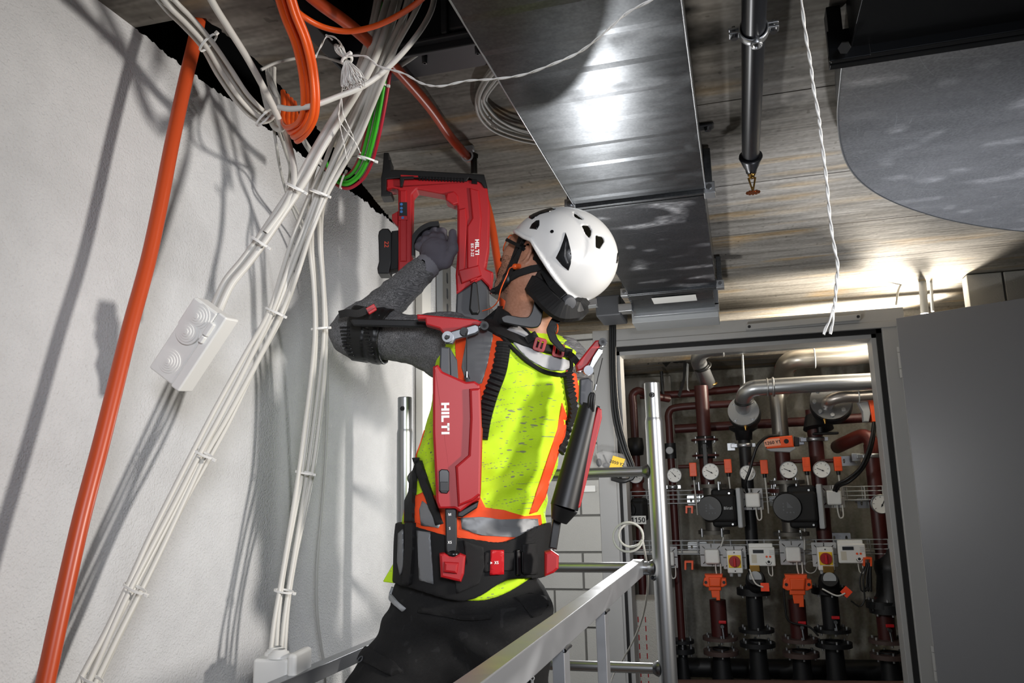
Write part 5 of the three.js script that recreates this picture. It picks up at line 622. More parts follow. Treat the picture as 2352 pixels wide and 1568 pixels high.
  obj('cable_bundle', [0, 1, 2].map(i => tube([Z(1352 + i * 5, 945, 1.91), Z(1353 + i * 5, 925, 1.905), Z(1356 + i * 4, 906, 1.905), Z(1360, 902, 1.905)], 0.0035, 14, 6)), M.black, t); obj('pull_cable', [cyl(Z(1368, 890, 1.905), Z(1384, 822, 1.92), 0.0012, 0.0012, 6)], M.ink, t); obj('cable_crimp', cyl(Z(1366, 896, 1.905), Z(1369, 882, 1.905), 0.0035, 0.0035, 10), M.steel, t);
  const h2 = new Fr(Z(1355, 815, 1.95), 15, 0); obj('arm_link', h2.slab([[1322, 838], [1352, 800], [1368, 781], [1378, 780], [1380, 792], [1366, 815], [1350, 838], [1336, 850], [1326, 852]], -0.02, 0.012, 0.004), M.redP, t); obj('hinge_bar', [h2.slab([[1350, 846], [1360, 820], [1374, 798], [1386, 802], [1384, 812], [1368, 838], [1360, 852]], 0.01, 0.022, 0.003), cyl(h2.p(1350, 850, 0.01), h2.p(1352, 850, 0.036), 0.013, 0.012, 20)], M.steel, t); { const k = []; for (let i = 0; i < 8; i++) k.push(new THREE.BoxGeometry(0.003, 0.02, 0.014).rotateZ(i * PI / 8)); obj('adjust_knob', k.map(q => h2.put(q, ...h2.l(1384, 786, 0.016), 0.016)), M.black, t); }
  // belt
  const belt = obj('hip_belt', nets(V(-0.95, beltB - 0.05, -2.4), V(-0.3, beltT + 0.05, -1.75), 0.006, (x, y, z) => Math.max(beltF(x, y, z), -(smin(skirt(x, y, z), torsoCore(x, y, z), 0.05) - 0.016))), M.beltN, t), bs = (x, y, z) => smin(skirt(x, y, z), torsoCore(x, y, z), 0.05) - 0.03;
  const bp = (n, poly, m, off = 0.003) => obj(n, patch(bs, poly, off, 7, 0.006), m, belt);
  bp('reflective_patch', [[958, 1218], [988, 1222], [996, 1340], [964, 1332]], M.refl); bp('reflective_patch', [[916, 1225], [926, 1215], [928, 1300], [920, 1320], [914, 1290]], M.refl); bp('belt_panel', [[1064, 1240], [1110, 1256], [1112, 1300], [1100, 1340], [1050, 1362], [1046, 1330], [1072, 1290]], M.nylon, 0.006); bp('webbing', [[1112, 1268], [1178, 1268], [1178, 1308], [1112, 1312]], M.nylon, 0.006); bp('webbing', [[1198, 1250], [1230, 1246], [1232, 1318], [1200, 1318]], M.nylon, 0.006);
  bp('size_tag', [[1126, 1262], [1155, 1262], [1155, 1317], [1124, 1319]], M.red, 0.009); { const h = hit(bs, 1136, 1290), n = grad(bs, h), fr = new Fr(h.addScaledVector(n, 0.0105), Math.atan2(n.x, n.z) * 180 / PI, 0); obj('size_mark', [fr.put(text('XS', 0.0068), 0.002, 0), fr.put(new THREE.CylinderGeometry(0.0035, 0.0035, 0.0006, 3).rotateX(PI / 2).rotateZ(PI / 2), -0.011, 0)], M.inkW, belt); }
  { const h = hit(bs, 1187, 1290), n = grad(bs, h), fr = new Fr(h.addScaledVector(n, 0.006), Math.atan2(n.x, n.z) * 180 / PI, 0); obj('belt_buckle', [fr.put(new RoundedBoxGeometry(0.012, 0.06, 0.012, 2, 0.003)), fr.put(new RoundedBoxGeometry(0.005, 0.05, 0.016, 2, 0.002), 0.01, 0, 0)], M.blackG, t); }
  obj('side_strap', line(bandF, [[955, 1050], [950, 1100], [946, 1160], [946, 1200]], 17, 0.012, 0.014), M.nylon, t); obj('side_strap', line(bs, [[946, 1200], [946, 1250], [942, 1310], [938, 1340]], 17, 0.012, 0.014), M.nylon, t); obj('side_strap', line(bandF, [[962, 1060], [978, 1110], [998, 1165], [1012, 1205]], 17, 0.009, 0.012), M.nylon, t);
  fin(t);
}
// ---------------------------------------------------------------- scaffold
{
  const t = thing('tower_scaffold', 'aluminium scaffold end frame with round posts and rungs behind the worker', 'scaffold'), z = -2.35, y0 = 0.02;
  for (const x of [-1.02, -0.236]) {
    const p = obj('post', lathe([[0, 0], [0.0255, 0], [0.0255, EYE + 0.185 - y0], [0.0235, EYE + 0.195 - y0], [0.0225, EYE + 0.2 - y0], [0.0225, EYE + 0.298 - y0], [0.021, EYE + 0.3 - y0], [0.0185, EYE + 0.3 - y0], [0.0185, EYE + 0.24 - y0], [0, EYE + 0.24 - y0]], V(x, y0, z), V(0, 1, 0), 32), M.alu, t);
    obj('pin_hole', [lathe([[0.0052, 0.0], [0.0062, 0.0016], [0.009, -0.002]], V(x, EYE + 0.262, z + 0.0225), V(-0.15, 0, 1), 18), cyl(V(x, EYE + 0.262, z + 0.018), V(x - 0.0005, EYE + 0.262, z + 0.0232), 0.005, 0.005, 14)], M.ink, p);
  }
  for (const y of [0.044, -0.225, -0.495, -0.765, -1.03]) { const a = V(-0.995, EYE + y, z), b = V(-0.26, EYE + y, z), r = obj('rung', cyl(a, b, 0.0143, 0.0143, 24), M.alu, t); obj('weld', [lathe([[0.0143, 0.014], [0.019, 0.006], [0.0215, 0.0], [0.0215, -0.006]], b.clone().add(V(-0.002, 0, 0)), V(-1, 0, 0), 20)], M.steel, r); obj('weld', [lathe([[0.0143, 0.014], [0.019, 0.006], [0.0215, 0.0], [0.0215, -0.006]], a.clone().add(V(0.002, 0, 0)), V(1, 0, 0), 20)], M.steel, r); }
  fin(t);
  const g = thing('guardrail', 'square aluminium guardrail running from the right scaffold post towards the camera', 'guardrail'), x = -0.305;
  obj('top_rail', bx(x - 0.016, x + 0.016, EYE - 0.248, EYE - 0.205, -2.385, -0.3, 0.002), M.aluSq, g);
  obj('bottom_rail', bx(x - 0.016, x + 0.016, EYE - 1.0, EYE - 0.96, -2.385, -0.3, 0.002), M.aluSq, g);
  for (const z2 of [-1.70, -1.31, -0.92, -0.53, -2.1]) if (z2 !== -2.1) { const b = obj('baluster', bx(x - 0.004, x + 0.016, EYE - 0.97, EYE - 0.247, z2 + 0.02, z2 - 0.02, 0.0015), M.aluSq, g); obj('weld', tube([V(x + 0.017, EYE - 0.25, z2 + 0.022), V(x + 0.018, EYE - 0.248, z2), V(x + 0.017, EYE - 0.25, z2 - 0.022)], 0.0035, 12, 6), M.steel, b); }
  obj('post_lug', [bx(x + 0.014, -0.25, EYE - 0.245, EYE - 0.21, -2.385, -2.345, 0.003), tube([V(-0.262, EYE - 0.25, -2.33), V(-0.256, EYE - 0.256, -2.345), V(-0.262, EYE - 0.25, -2.37)], 0.006, 12, 6)], M.steel, g);
  fin(g);
  const l = thing('side_rail', 'flat aluminium side rail of the scaffold low beside the left wall', 'guardrail'); obj('rail', bx(-1.036, -1.004, EYE - 0.436, EYE - 0.402, -2.38, -0.4, 0.002), M.aluSq, l); obj('bracket', bx(-1.04, -1.0, EYE - 0.445, EYE - 0.395, -2.33, -2.38, 0.003), M.steel, l); fin(l);
  const d = thing('scaffold_deck', 'plywood scaffold platform under the worker', 'platform'); for (let i = 0; i < 3; i++) obj('board', bx(-0.99 + i * 0.235, -0.76 + i * 0.235, 0.20, 0.248, -0.25, -2.32, 0.003), mat(0x7a5c3e, 0.8), d); obj('deck_bearer', bx(-0.99, -0.285, 0.0, 0.2, -0.3, -0.36), M.alu, d); obj('deck_bearer', bx(-0.99, -0.285, 0.0, 0.2, -2.2, -2.26), M.alu, d); fin(d);
}
{ // slotted channels in the far left corner
  for (const [px, w, m, lab] of [[1025, 0.05, M.zinc, 'slotted galvanized channel standing in the corner behind the nailer'], [978, 0.045, M.white, 'pale smooth channel standing left of the slotted one']]) {
    const c = X(px, 660, WL + 0.03), t = thing('mounting_channel', lab, 'channel'); const s = new THREE.Shape([new THREE.Vector2(-w, 0), new THREE.Vector2(w, 0), new THREE.Vector2(w, CEIL - 0.01), new THREE.Vector2(-w, CEIL - 0.01)]);
    if (px === 1025) for (let y = 0.05; y < CEIL - 0.08; y += 0.072) { const h = new THREE.Path(); h.absarc(0.005, y + 0.03, 0.011, 0, PI); h.absarc(0.005, y, 0.011, PI, 2 * PI); h.closePath(); s.holes.push(h); }
    const g = new THREE.ExtrudeGeometry(s, { depth: 0.003, bevelEnabled: false }); g.rotateY(PI / 2); g.translate(c.x, 0, c.z); obj('web', uvm(g), m, t); obj('side', [bx(c.x - 0.026, c.x + 0.003, 0, CEIL - 0.01, c.z - w - 0.003, c.z - w), bx(c.x - 0.026, c.x + 0.003, 0, CEIL - 0.01, c.z + w, c.z + w + 0.003)], m, t); fin(t);
  }
  const t = thing('metal_profile', 'short bright metal angle profile visible under the helmet rim', 'profile'), a = Z(1262, 716, 3.6), b = Z(1372, 702, 3.6); obj('web', beam(a, b, 0.06, 0.004), M.zinc, t); obj('lip', beam(a.clone().add(V(0, 0.018, 0)), b.clone().add(V(0, 0.018, 0)), 0.004, 0.036), M.zinc, t); obj('hanger', cyl(a.clone().lerp(b, 0.3), a.clone().lerp(b, 0.3).setY(CEIL), 0.004, 0.004, 8), M.zinc, t); fin(t);
}
{ // cables, bag and note by the door jamb
  for (const [i, w] of [[0, 'left'], [1, 'middle'], [2, 'right']]) cable('black_cable', [Z(1404 + i * 5, 660, 4.3), Z(1402 + i * 5, 760, 4.3), Z(1404 + i * 5, 880, 4.3), Z(1410 + i * 6, 960, 4.3), Z(1428 + i * 6, 1030, 4.3), Z(1446 + i * 5, 1075, 4.3), Z(1448 + i * 3, 1098, 4.3), Z(1432, 1106 - i * 2, 4.3), Z(1405, 1100 - i * 2, 4.32)], 0.0085, M.black, w + ' black cable hanging over the left door jamb', 'black cables at the door jamb');
  const b = thing('plastic_bag', 'clear plastic bag of small parts hanging at the left door jamb', 'bag'), film = new THREE.MeshPhysicalMaterial({ color: 0xffffff, roughness: 0.15, transmission: 0.9, thickness: 0 }); const f = new Fr(Z(1405, 1060, 4.28), 0); obj('film', f.slab([[1368, 1040], [1386, 1034], [1430, 1042], [1440, 1062], [1428, 1082], [1380, 1084]], -0.03, 0.03, 0.012), film, b); obj('parts', [blob(f.p(1392, 1068), 0.02, 0.014, 0.012), blob(f.p(1376, 1062), 0.016, 0.022, 0.012), cyl(f.p(1386, 1044), f.p(1400, 1076), 0.004)], M.grey, b); fin(b);
  const n = thing('yellow_note', 'yellow handwritten note stuck on the bag at the door jamb', 'note'); obj('paper', f.slab([[1408, 1046], [1436, 1054], [1428, 1076], [1399, 1075]], 0.034, 0.036), M.yellow, n); obj('writing', word(f, '2059 Y2', 1417, 1063, 0.0362, 0.016, -18), M.ink, n); fin(n);
  const c = []; for (let k = 0; k <= 60; k++) { const a = k / 60 * 4 * PI + 0.3, o = k > 30 ? 6 : 0; c.push(Z(1443 + o + (34 - o) * Math.cos(a), 1233 - o * 0.7 + (34 - o * 1.2) * Math.sin(a), 2.42 + k * 0.0004)); } c.push(Z(1480, 1262, 2.46), Z(1488, 1320, 2.6), Z(1480, 1400, 3.0), Z(1455, 1470, 3.6), Z(1430, 1515, 4.0), Z(1405, 1560, 4.1), Z(1390, 1640, 4.1));
  cable('coiled_cable', c, 0.0036, M.cableW, 'loose white cable coil hanging on the right scaffold post', undefined, 260);
  const br = thing('wall_bracket', 'small white metal bracket on the block wall left of the door', 'bracket'), q = Z(1356, 1124, 4.46); obj('plate', [bx(q.x - 0.045, q.x + 0.03, q.y - 0.012, q.y - 0.008, -4.44, -4.495), bx(q.x - 0.045, q.x + 0.022, q.y - 0.008, q.y + 0.022, -4.49, -4.495)], M.white, br); fin(br);
}
// ---------------------------------------------------------------- plant room
const PZ = 5.28, PF = new Fr(Z(1750, 1150, PZ), 0), pxm = PZ / FOC * 1.0;
struct('trim_1', bx(-1.24, Z(1548, 1000, 5.96).x, 0, Z(1500, 866, 5.96).y, -5.95, -6.0), mat(0xa5a39d, 0.9));
function discs(x, y, z, r, list, m, t, nb = 6) { for (const [dy, th] of list) { const fl = obj('flange', cyl(V(x, y + dy, z), V(x, y + dy + th, z), r, r, 32), m, t); const b = []; for (let i = 0; i < nb; i++) { const a = i / nb * 2 * PI + 0.4; b.push(cyl(V(x + Math.cos(a) * r * 0.8, y + dy - 0.014, z + Math.sin(a) * r * 0.8), V(x + Math.cos(a) * r * 0.8, y + dy + th + 0.014, z + Math.sin(a) * r * 0.8), 0.008, 0.008, 6)); } b.forEach(q => obj('bolt', q, M.zinc, fl)); } }
const YP = (px, py, z = PZ) => Z(px, py, z).y, XP = (px, py, z = PZ) => Z(px, py, z).x;
const dark = M.pipeRed, R = [];
function riser(label, px, r, yTop, yBot, z, opt = {}) {
  const t = thing('pipe_riser', label, 'pipe', 'vertical heating pipes'), x = XP(px, 1150, z), a = V(x, YP(px, yBot, z), z * -1), b = V(x, YP(px, yTop, z), z * -1);
  obj('pipe', cyl(a, b, r, r, 28), opt.m ?? M.pipeRed, t); if (opt.low) { const [p, k] = opt.low; obj('strainer', lathe([[0, 0], [r * 0.9, 0], [r * 1.7, 0.06], [r * 1.75, 0.2], [r * 1.25, 0.32], [r * 1.1, 0.42], [0, 0.42]], V(x, 0.02, -z), V(0, 1, 0), 24), M.castB, t); }
  for (const [py, k, rr] of opt.fl ?? []) discs(x, YP(px, py, z), -z, rr ?? r * 2.3, k, opt.fm ?? M.castB, t);
  for (const py of opt.clamp ?? []) { const y = YP(px, py, z); obj('pipe_clamp', [new THREE.TorusGeometry(r + 0.005, 0.006, 8, 30).rotateX(PI / 2).scale(1, 2.2, 1).translate(x, y, -z), bx(x - r - 0.045, x - r, y - 0.013, y + 0.013, -z + 0.008, -z - 0.008, 0.003), bx(x + r, x + r + 0.03, y - 0.013, y + 0.013, -z + 0.008, -z - 0.008, 0.003), bx(x - r - 0.07, x - r - 0.02, y - 0.03, y + 0.02, -z - 0.02, -z - 0.03, 0.003)], M.zinc, t); }
  if (opt.more) opt.more(t, x, -z); return fin(t);
}
const valve = (py, tall) => (t, x, z) => { const y = YP(1750, py, -z); obj('valve_body', [lathe([[0, 0], [0.06, 0], [0.062, 0.02], [0.045, 0.03], [0.045, tall - 0.03], [0.062, tall - 0.02], [0.06, tall], [0, tall]], V(x, y, z), V(0, 1, 0), 24), cyl(V(x, y + tall / 2, z), V(x, y + tall / 2, z + 0.09), 0.022, 0.018, 16)], M.castB, t); obj('valve_lever', bx(x - 0.014, x + 0.014, y + tall / 2 - 0.2, y + tall / 2 + 0.02, z + 0.085, z + 0.098, 0.004), M.black, t); };
riser('leftmost dark red riser beside the left jamb, bent at its top', 1466, 0.026, 925, 1568, 5.35, { more: (t, x, z) => { obj('bend', tube([V(x, YP(1466, 930, 5.35), z), V(x, YP(1466, 905, 5.35), z), V(x + 0.03, YP(1466, 897, 5.35), z), V(x + 0.1, YP(1466, 905, 5.35), z - 0.1), V(x + 0.22, YP(1466, 912, 5.35), z - 0.2)], 0.026, 24, 14), M.pipeRed, t); const y = YP(1466, 1190, 5.35); obj('coupling', lathe([[0.026, 0], [0.05, 0.02], [0.05, 0.05], [0.036, 0.06], [0.036, 0.09], [0.046, 0.1], [0.046, 0.14], [0.03, 0.16]], V(x, YP(1466, 1142, 5.35), z), V(0, 1, 0), 20), M.pipeRed2, t); obj('valve_body', [lathe([[0, 0], [0.05, 0.01], [0.056, 0.06], [0.05, 0.12], [0, 0.13]], V(x, YP(1466, 1048, 5.35), z), V(0, 1, 0), 18)], M.castB, t); } });
riser('slim dark red pipe left of the first pump, with a tapped ball valve', 1547, 0.024, 960, 1470, 5.35, { fl: [[1475, [[0, 0.02], [-0.06, 0.03]], 0.075]], clamp: [1118], low: [0, 0], more: (t, x, z) => { const y = YP(1547, 955, 5.35); obj('elbow', tube([V(x, y - 0.05, z), V(x, y + 0.01, z), V(x + 0.02, y + 0.045, z), V(x + 0.06, y + 0.055, z), V(x + 0.42, y + 0.062, z)], 0.024, 30, 14), M.pipeRed, t); const v = YP(1547, 1035, 5.35); obj('ball_valve', [cyl(V(x, v - 0.05, z), V(x, v + 0.05, z), 0.036, 0.036, 16), cyl(V(x, v, z), V(x, v, z + 0.07), 0.026, 0.026, 18)], M.castB, t); obj('valve_cap', cyl(V(x, v, z + 0.07), V(x, v, z + 0.078), 0.024, 0.022, 18), M.lgrey, t); } });
riser('dark red pipe feeding the pump marked with white letters', 1628, 0.044, 885, 1120, 5.3, { fl: [[1118, [[0, 0.016], [-0.04, 0.022]], 0.105]], fm: M.pipeRed, more: (t, x, z) => { valve(1048, 0.14)(t, x, z); discs(x, YP(1628, 1012, 5.3), z, 0.085, [[0, 0.012]], M.pipeRed, t); discs(x, YP(1628, 1048, 5.3), z, 0.085, [[0, 0.012]], M.pipeRed, t); } });
riser('black pipe below the round zinc flange, with a white box clipped across it', 1720, 0.038, 960, 1330, 5.3, { m: M.castB, clamp: [1022], more: (t, x, z) => { obj('valve_body', lathe([[0, 0], [0.05, 0], [0.055, 0.05], [0.09, 0.07], [0.09, 0.09], [0.05, 0.1], [0.048, 0.2], [0, 0.2]], V(x, YP(1720, 1010, 5.3), z), V(0, 1, 0), 22), M.castB, t); } });
riser('pipe with a bare steel upper half and orange actuator, over the second pump', 1806, 0.046, 1025, 1115, 5.3, { fl: [[1112, [[0, 0.014], [-0.05, 0.024]], 0.105]], fm: M.pipeRed, more: (t, x, z) => { obj('steel_section', cyl(V(x, YP(1806, 1000, 5.3), z), V(x, YP(1806, 880, 5.3), z), 0.05, 0.05, 28), mat(0x8d8a84, 0.35, 0.85), t); } });
riser('dark red pipe between second pump and upper right white box', 1886, 0.045, 940, 1310, 5.32, { clamp: [1008], more: (t, x, z) => { obj('valve_body', [cyl(V(x + 0.02, YP(1886, 985, 5.3), z + 0.04), V(x + 0.02, YP(1886, 955, 5.3), z + 0.02), 0.09, 0.07, 24)], M.castB, t); obj('hand_lever', [bx(x - 0.02, x + 0.13, YP(1886, 1000, 5.3), YP(1886, 994, 5.3), z + 0.06, z + 0.1, 0.01), cyl(V(x + 0.03, YP(1886, 998, 5.3), z + 0.06), V(x + 0.03, YP(1886, 960, 5.3), z + 0.05), 0.02, 0.025, 14)], M.black, t); } });
riser('dark red pipe closest to the right jamb, bent at the top', 2014, 0.043, 1020, 1400, 5.3, { clamp: [1046], fl: [[1398, [[-0.02, 0.05]], 0.105]], more: (t, x, z) => { const y = YP(2014, 1022, 5.3); obj('bend', tube([V(x, y - 0.04, z), V(x, y + 0.03, z), V(x - 0.03, y + 0.06, z - 0.03), V(x - 0.12, y + 0.03, z - 0.12), V(x - 0.16, y + 0.01, z - 0.3)], 0.043, 26, 16), M.pipeRed2, t); obj('valve_body', lathe([[0.1, 0], [0.085, 0.06], [0.085, 0.16], [0.1, 0.2], [0.1, 0.24], [0.06, 0.3], [0.05, 0.34]], V(x + 0.02, YP(2014, 1390, 5.3), z), V(0.12, 1, 0), 24), M.castB, t); } });
// lower pipe stubs with big flanges
[[1655, 'below the left orange valve drive'], [1740, 'second from the left'], [1838, 'below the larger orange valve drive'], [1915, 'below the brass water meter'], [2040, 'at the right jamb']].forEach(([px, w], i) => {
  const z = -5.3, x = XP(px, 1480, 5.3), t = thing('pipe_stub', 'black flanged pipe stub low in the plant room ' + w, 'pipe', 'flanged pipe stubs'), yf = YP(px, [1468, 1450, 1472, 1450, 1475][i], 5.3), up = YP(px, [1400, 1365, 1400, 1362, 1395][i], 5.3);
  obj('pipe', cyl(V(x, yf, z), V(x, up + 0.06, z), 0.05, 0.05, 26), i % 2 ? M.castB : M.pipeRed, t); discs(x, yf, z, 0.105, [[0, 0.02], [-0.085, 0.026]], i % 2 ? M.castB : mat(0x4a3a36, 0.6), t); obj('strainer', lathe([[0, 0], [0.07, 0], [0.075, 0.2], [0.055, 0.3], [0.05, yf - 0.05]], V(x, 0, z), V(0, 1, 0), 22), M.castB, t); if (i % 2 || i === 4) discs(x, up, z, 0.1, [[0, 0.04]], M.castB, t); fin(t);
  if (i !== 1) { const p = Z(px + 4, [1438, 0, 1440, 1428, 1447][i], 5.22), d = thing('drain_tap', 'small drain tap with red lever on the pipe stub ' + w, 'tap', 'drain taps'); obj('tap_body', [cyl(p.clone().add(V(0, 0.0, -0.03)), p.clone().add(V(0, 0, 0.015)), 0.011, 0.011, 14), cyl(p, p.clone().add(V(0.005, -0.07, 0.01)), 0.008, 0.007, 12)], M.steel, d); obj('lever', bx(p.x - 0.02, p.x + 0.025, p.y + 0.016, p.y + 0.034, p.z - 0.004, p.z + 0.01, 0.004), M.red, d); fin(d); }
});
// horizontal pipes
function run(label, pts, r, m, extra) { const t = thing('horizontal_pipe', label, 'pipe'); obj('pipe', tube(pts, r, 90, 20, 0.2), m, t); if (extra) extra(t); return fin(t); }
const ring = (p, d, r, w, m, t, n = 'coupling') => obj(n, [new THREE.TorusGeometry(r, w, 8, 30).applyQuaternion(new THREE.Quaternion().setFromUnitVectors(V(0, 0, 1), d.clone().normalize())).translate(p.x, p.y, p.z)], m, t);
run('upper zinc pipe just under the door head with an elbow at its left end', [Z(1640, 1100, 5.6).setY(YP(1628, 890)), Z(1626, 880, 5.35), Z(1614, 852, 5.22), Z(1604, 822, 5.1), Z(1618, 806, 5.05), Z(1645, 800, 5.03), Z(1700, 795, 5.02), Z(1850, 783, 5.0), Z(2010, 770, 5.0), Z(2250, 752, 5.0)].slice(1), 0.048, M.zinc, t => { ring(Z(1614, 842, 5.16), V(-0.15, 0.5, 0.4), 0.05, 0.008, M.black, t, 'seal_ring'); ring(Z(1660, 799, 5.02), V(1, 0, 0), 0.05, 0.006, M.zinc, t); ring(Z(1628, 882, 5.36), V(-0.1, 1, 0.3), 0.05, 0.007, M.bronze, t); });
run('stainless pipe with a large bend at upper right of the doorway', [Z(1792, 900, 5.6), Z(1800, 862, 5.48), Z(1806, 838, 5.36), Z(1825, 826, 5.28), Z(1866, 822, 5.26), Z(1930, 818, 5.25), Z(2010, 810, 5.25), Z(2250, 795, 5.25)], 0.062, mat(0xc4bfb6, 0.32, 0.9), t => { ring(Z(1870, 822, 5.26), V(1, 0, 0), 0.063, 0.004, M.lgrey, t, 'weld_seam'); ring(Z(1805, 842, 5.4), V(-0.1, 0.6, 0.8), 0.064, 0.006, M.redD, t, 'seal_ring'); });
run('lower zinc pipe with press coupling bending to the round flange', [Z(1708, 950, 5.2), Z(1709, 925, 5.12), Z(1712, 905, 5.06), Z(1726, 893, 5.03), Z(1760, 889, 5.02), Z(1850, 883, 5.0), Z(2020, 875, 5.0), Z(2250, 865, 5.0)], 0.05, M.zinc, t => { ring(Z(1776, 888, 5.02), V(1, 0, 0), 0.052, 0.008, M.zinc, t); ring(Z(1763, 889, 5.02), V(1, 0, 0), 0.052, 0.005, M.zinc, t); ring(Z(1709, 920, 5.1), V(-0.05, 0.6, 0.5), 0.052, 0.007, M.black, t, 'seal_ring'); });
run('short stainless bend leaving the bolted steel flange at right', [Z(1899, 938, 5.2), Z(1906, 920, 5.08), Z(1930, 912, 5.05), Z(1972, 910, 5.05), Z(2020, 907, 5.05), Z(2250, 900, 5.05)], 0.036, mat(0xb5aea8, 0.35, 0.9), t => ring(Z(1972, 910, 5.05), V(1, 0, 0), 0.037, 0.004, M.lgrey, t, 'weld_seam'));
run('dark red pipe running along the back wall at head height', [Z(1470, 908, 5.6), Z(1560, 905, 5.6), Z(1700, 892, 5.6)], 0.026, M.pipeRed); run('long dark red pipe crossing behind all risers', [Z(1550, 985, 5.5), Z(1700, 976, 5.5), Z(1880, 966, 5.5), Z(2060, 954, 5.5), Z(2200, 945, 5.5)], 0.03, M.pipeRed);
run('thick dark floor pipe behind the pipe stubs', [Z(1400, 1528, 5.6), Z(1800, 1536, 5.6), Z(2150, 1540, 5.6)], 0.06, M.castB); run('dusty red-brown pipe lying along the plant room floor', [Z(1400, 1588, 5.0), Z(1800, 1592, 5.0), Z(2150, 1596, 5.0)], 0.07, mat(0x5a4038, 0.8));
for (const [px, py, r, m, lab, nb] of [[1708, 945, 0.094, M.zinc, 'round zinc flange with four bolts under the pressed elbow', 4], [1908, 922, 0.118, M.steel, 'large round steel flange with a ring of bolts', 8]]) { const t = thing('pipe_flange', lab, 'flange'), c = Z(px, py, 5.16), d = V(-0.1, 0.25, 1).normalize(); obj('disc', cyl(c, c.clone().addScaledVector(d, 0.02), r, r, 40), m, t); obj('counter_flange', cyl(c.clone().addScaledVector(d, -0.07), c.clone().addScaledVector(d, -0.01), r * 1.05, r * 1.02, 40), M.castB, t); const u = V(1, 0, 0).cross(d).normalize(), w = u.clone().cross(d); for (let i = 0; i < nb; i++) { const a = i / nb * 2 * PI + 0.78, p = c.clone().addScaledVector(u, Math.cos(a) * r * 0.78).addScaledVector(w, Math.sin(a) * r * 0.78); obj('bolt', cyl(p, p.clone().addScaledVector(d, 0.032), 0.0125, 0.0125, 6), M.zinc, t); } fin(t); const b = thing('vent_nipple', 'tiny brass vent nipple under the ' + (nb === 4 ? 'zinc flange' : 'steel flange'), 'nipple'), q = Z(px + (nb === 4 ? 4 : -14), py + (nb === 4 ? 32 : 40), 5.14); obj('nipple', lathe([[0, 0.03], [0.006, 0.03], [0.006, 0.016], [0.01, 0.015], [0.01, 0]], q, V(0, -1, 0.2), 8), M.bronze, b); fin(b); }
{ const t = thing('threaded_rod', 'thin threaded hanger rod above the lower zinc pipe', 'rod'); obj('rod', cyl(Z(1705, 815, 5.1), Z(1709, 885, 5.05), 0.007, 0.007, 8), M.zinc, t); fin(t); const h = thing('threaded_rod', 'dark hanger rod on the wall pipe at the upper left of the doorway', 'rod'); obj('rod', cyl(Z(1519, 852, 5.55), Z(1523, 912, 5.58), 0.012, 0.012, 10), M.castB, h); fin(h); }
// gauges
function gauge(px, py, rp, ang, lab) { const z = 5.16, t = thing('dial_thermometer', 'round white dial thermometer ' + lab, 'gauge', 'dial thermometers'), c = Z(px, py, z), f = new Fr(c, 0), r = rp * z / FOC; obj('case', lathe([[0, -0.02], [r * 1.0, -0.02], [r * 1.03, 0.012], [r * 0.93, 0.014], [r * 0.92, 0.008]], c, V(0, 0, 1), 32), M.zinc, t); obj('stem', cyl(c.clone().add(V(0, 0, -0.12)), c, 0.012, 0.012, 10), M.steel, t); const d = obj('dial', cyl(c.clone().add(V(0, 0, -0.004)), c.clone().add(V(0, 0, 0.008)), r * 0.93, r * 0.93, 32), M.face, t); for (let i = 0; i < 7; i++) { const a = rad(220 - i * 43); obj('tick', f.put(new THREE.BoxGeometry(r * 0.16, r * 0.05, 0.001).rotateZ(a), Math.cos(a) * r * 0.72, Math.sin(a) * r * 0.72, 0.009), M.ink, d); } obj('needle', f.put(new THREE.BoxGeometry(r * 0.9, r * 0.07, 0.001).translate(r * 0.25, 0, 0).rotateZ(rad(ang)), r * 0.1, -r * 0.12, 0.0105), M.ink, t); obj('hub', f.put(new THREE.CylinderGeometry(r * 0.09, r * 0.09, 0.002, 12).rotateX(PI / 2), r * 0.1, -r * 0.12, 0.011), M.ink, t); return fin(t); }
gauge(1460, 1092, 17, 140, 'half hidden behind the scaffold post'); gauge(1549, 1091, 16, 130, 'left of the first pump, on the slim pipe'); gauge(1632, 1083, 18, 150, 'above the first pump behind a black lever'); gauge(1717, 1086, 16.5, 130, 'crossed by a black cable'); gauge(1811, 1079, 18, 155, 'above the second pump'); gauge(1887, 1078, 17.5, 155, 'right of the one above the second pump'); gauge(2023, 1157, 19.5, 62, 'on the pipe next to the right jamb');
for (const [px, py, lab] of [[1592, 1078, 'beside the slim pipe'], [1672, 1070, 'right of the gauge with the black lever'], [1755, 1072, 'right of the gauge crossed by a cable'], [1852, 1066, 'right of the gauge above the second pump'], [1924, 1065, 'rightmost of the row']]) { const t = thing('pipe_sensor', 'small orange temperature sensor ' + lab, 'sensor', 'orange sensors'), f = new Fr(Z(px, py, 5.18), 0); obj('housing', f.put(new RoundedBoxGeometry(0.044, 0.085, 0.04, 2, 0.004), 0, 0), M.orangeA, t); obj('cover_seam', f.put(new RoundedBoxGeometry(0.03, 0.05, 0.004, 1, 0.001), 0, 0.01, 0.02), M.orangeA, t); obj('stub', cyl(f.w(-0.09, 0.02, -0.02), f.w(-0.02, 0.02, -0.01), 0.012, 0.012, 12), M.pipeRed, t); obj('gland', cyl(f.w(0, -0.065, 0), f.w(0, -0.04, 0), 0.011, 0.013, 12), M.black, t); obj('lead', tube([f.w(0, -0.065, 0), f.w(0.004, -0.16, -0.02), f.w(0.006, -0.28, -0.06)], 0.005, 16, 6), M.cableW, t); fin(t); }
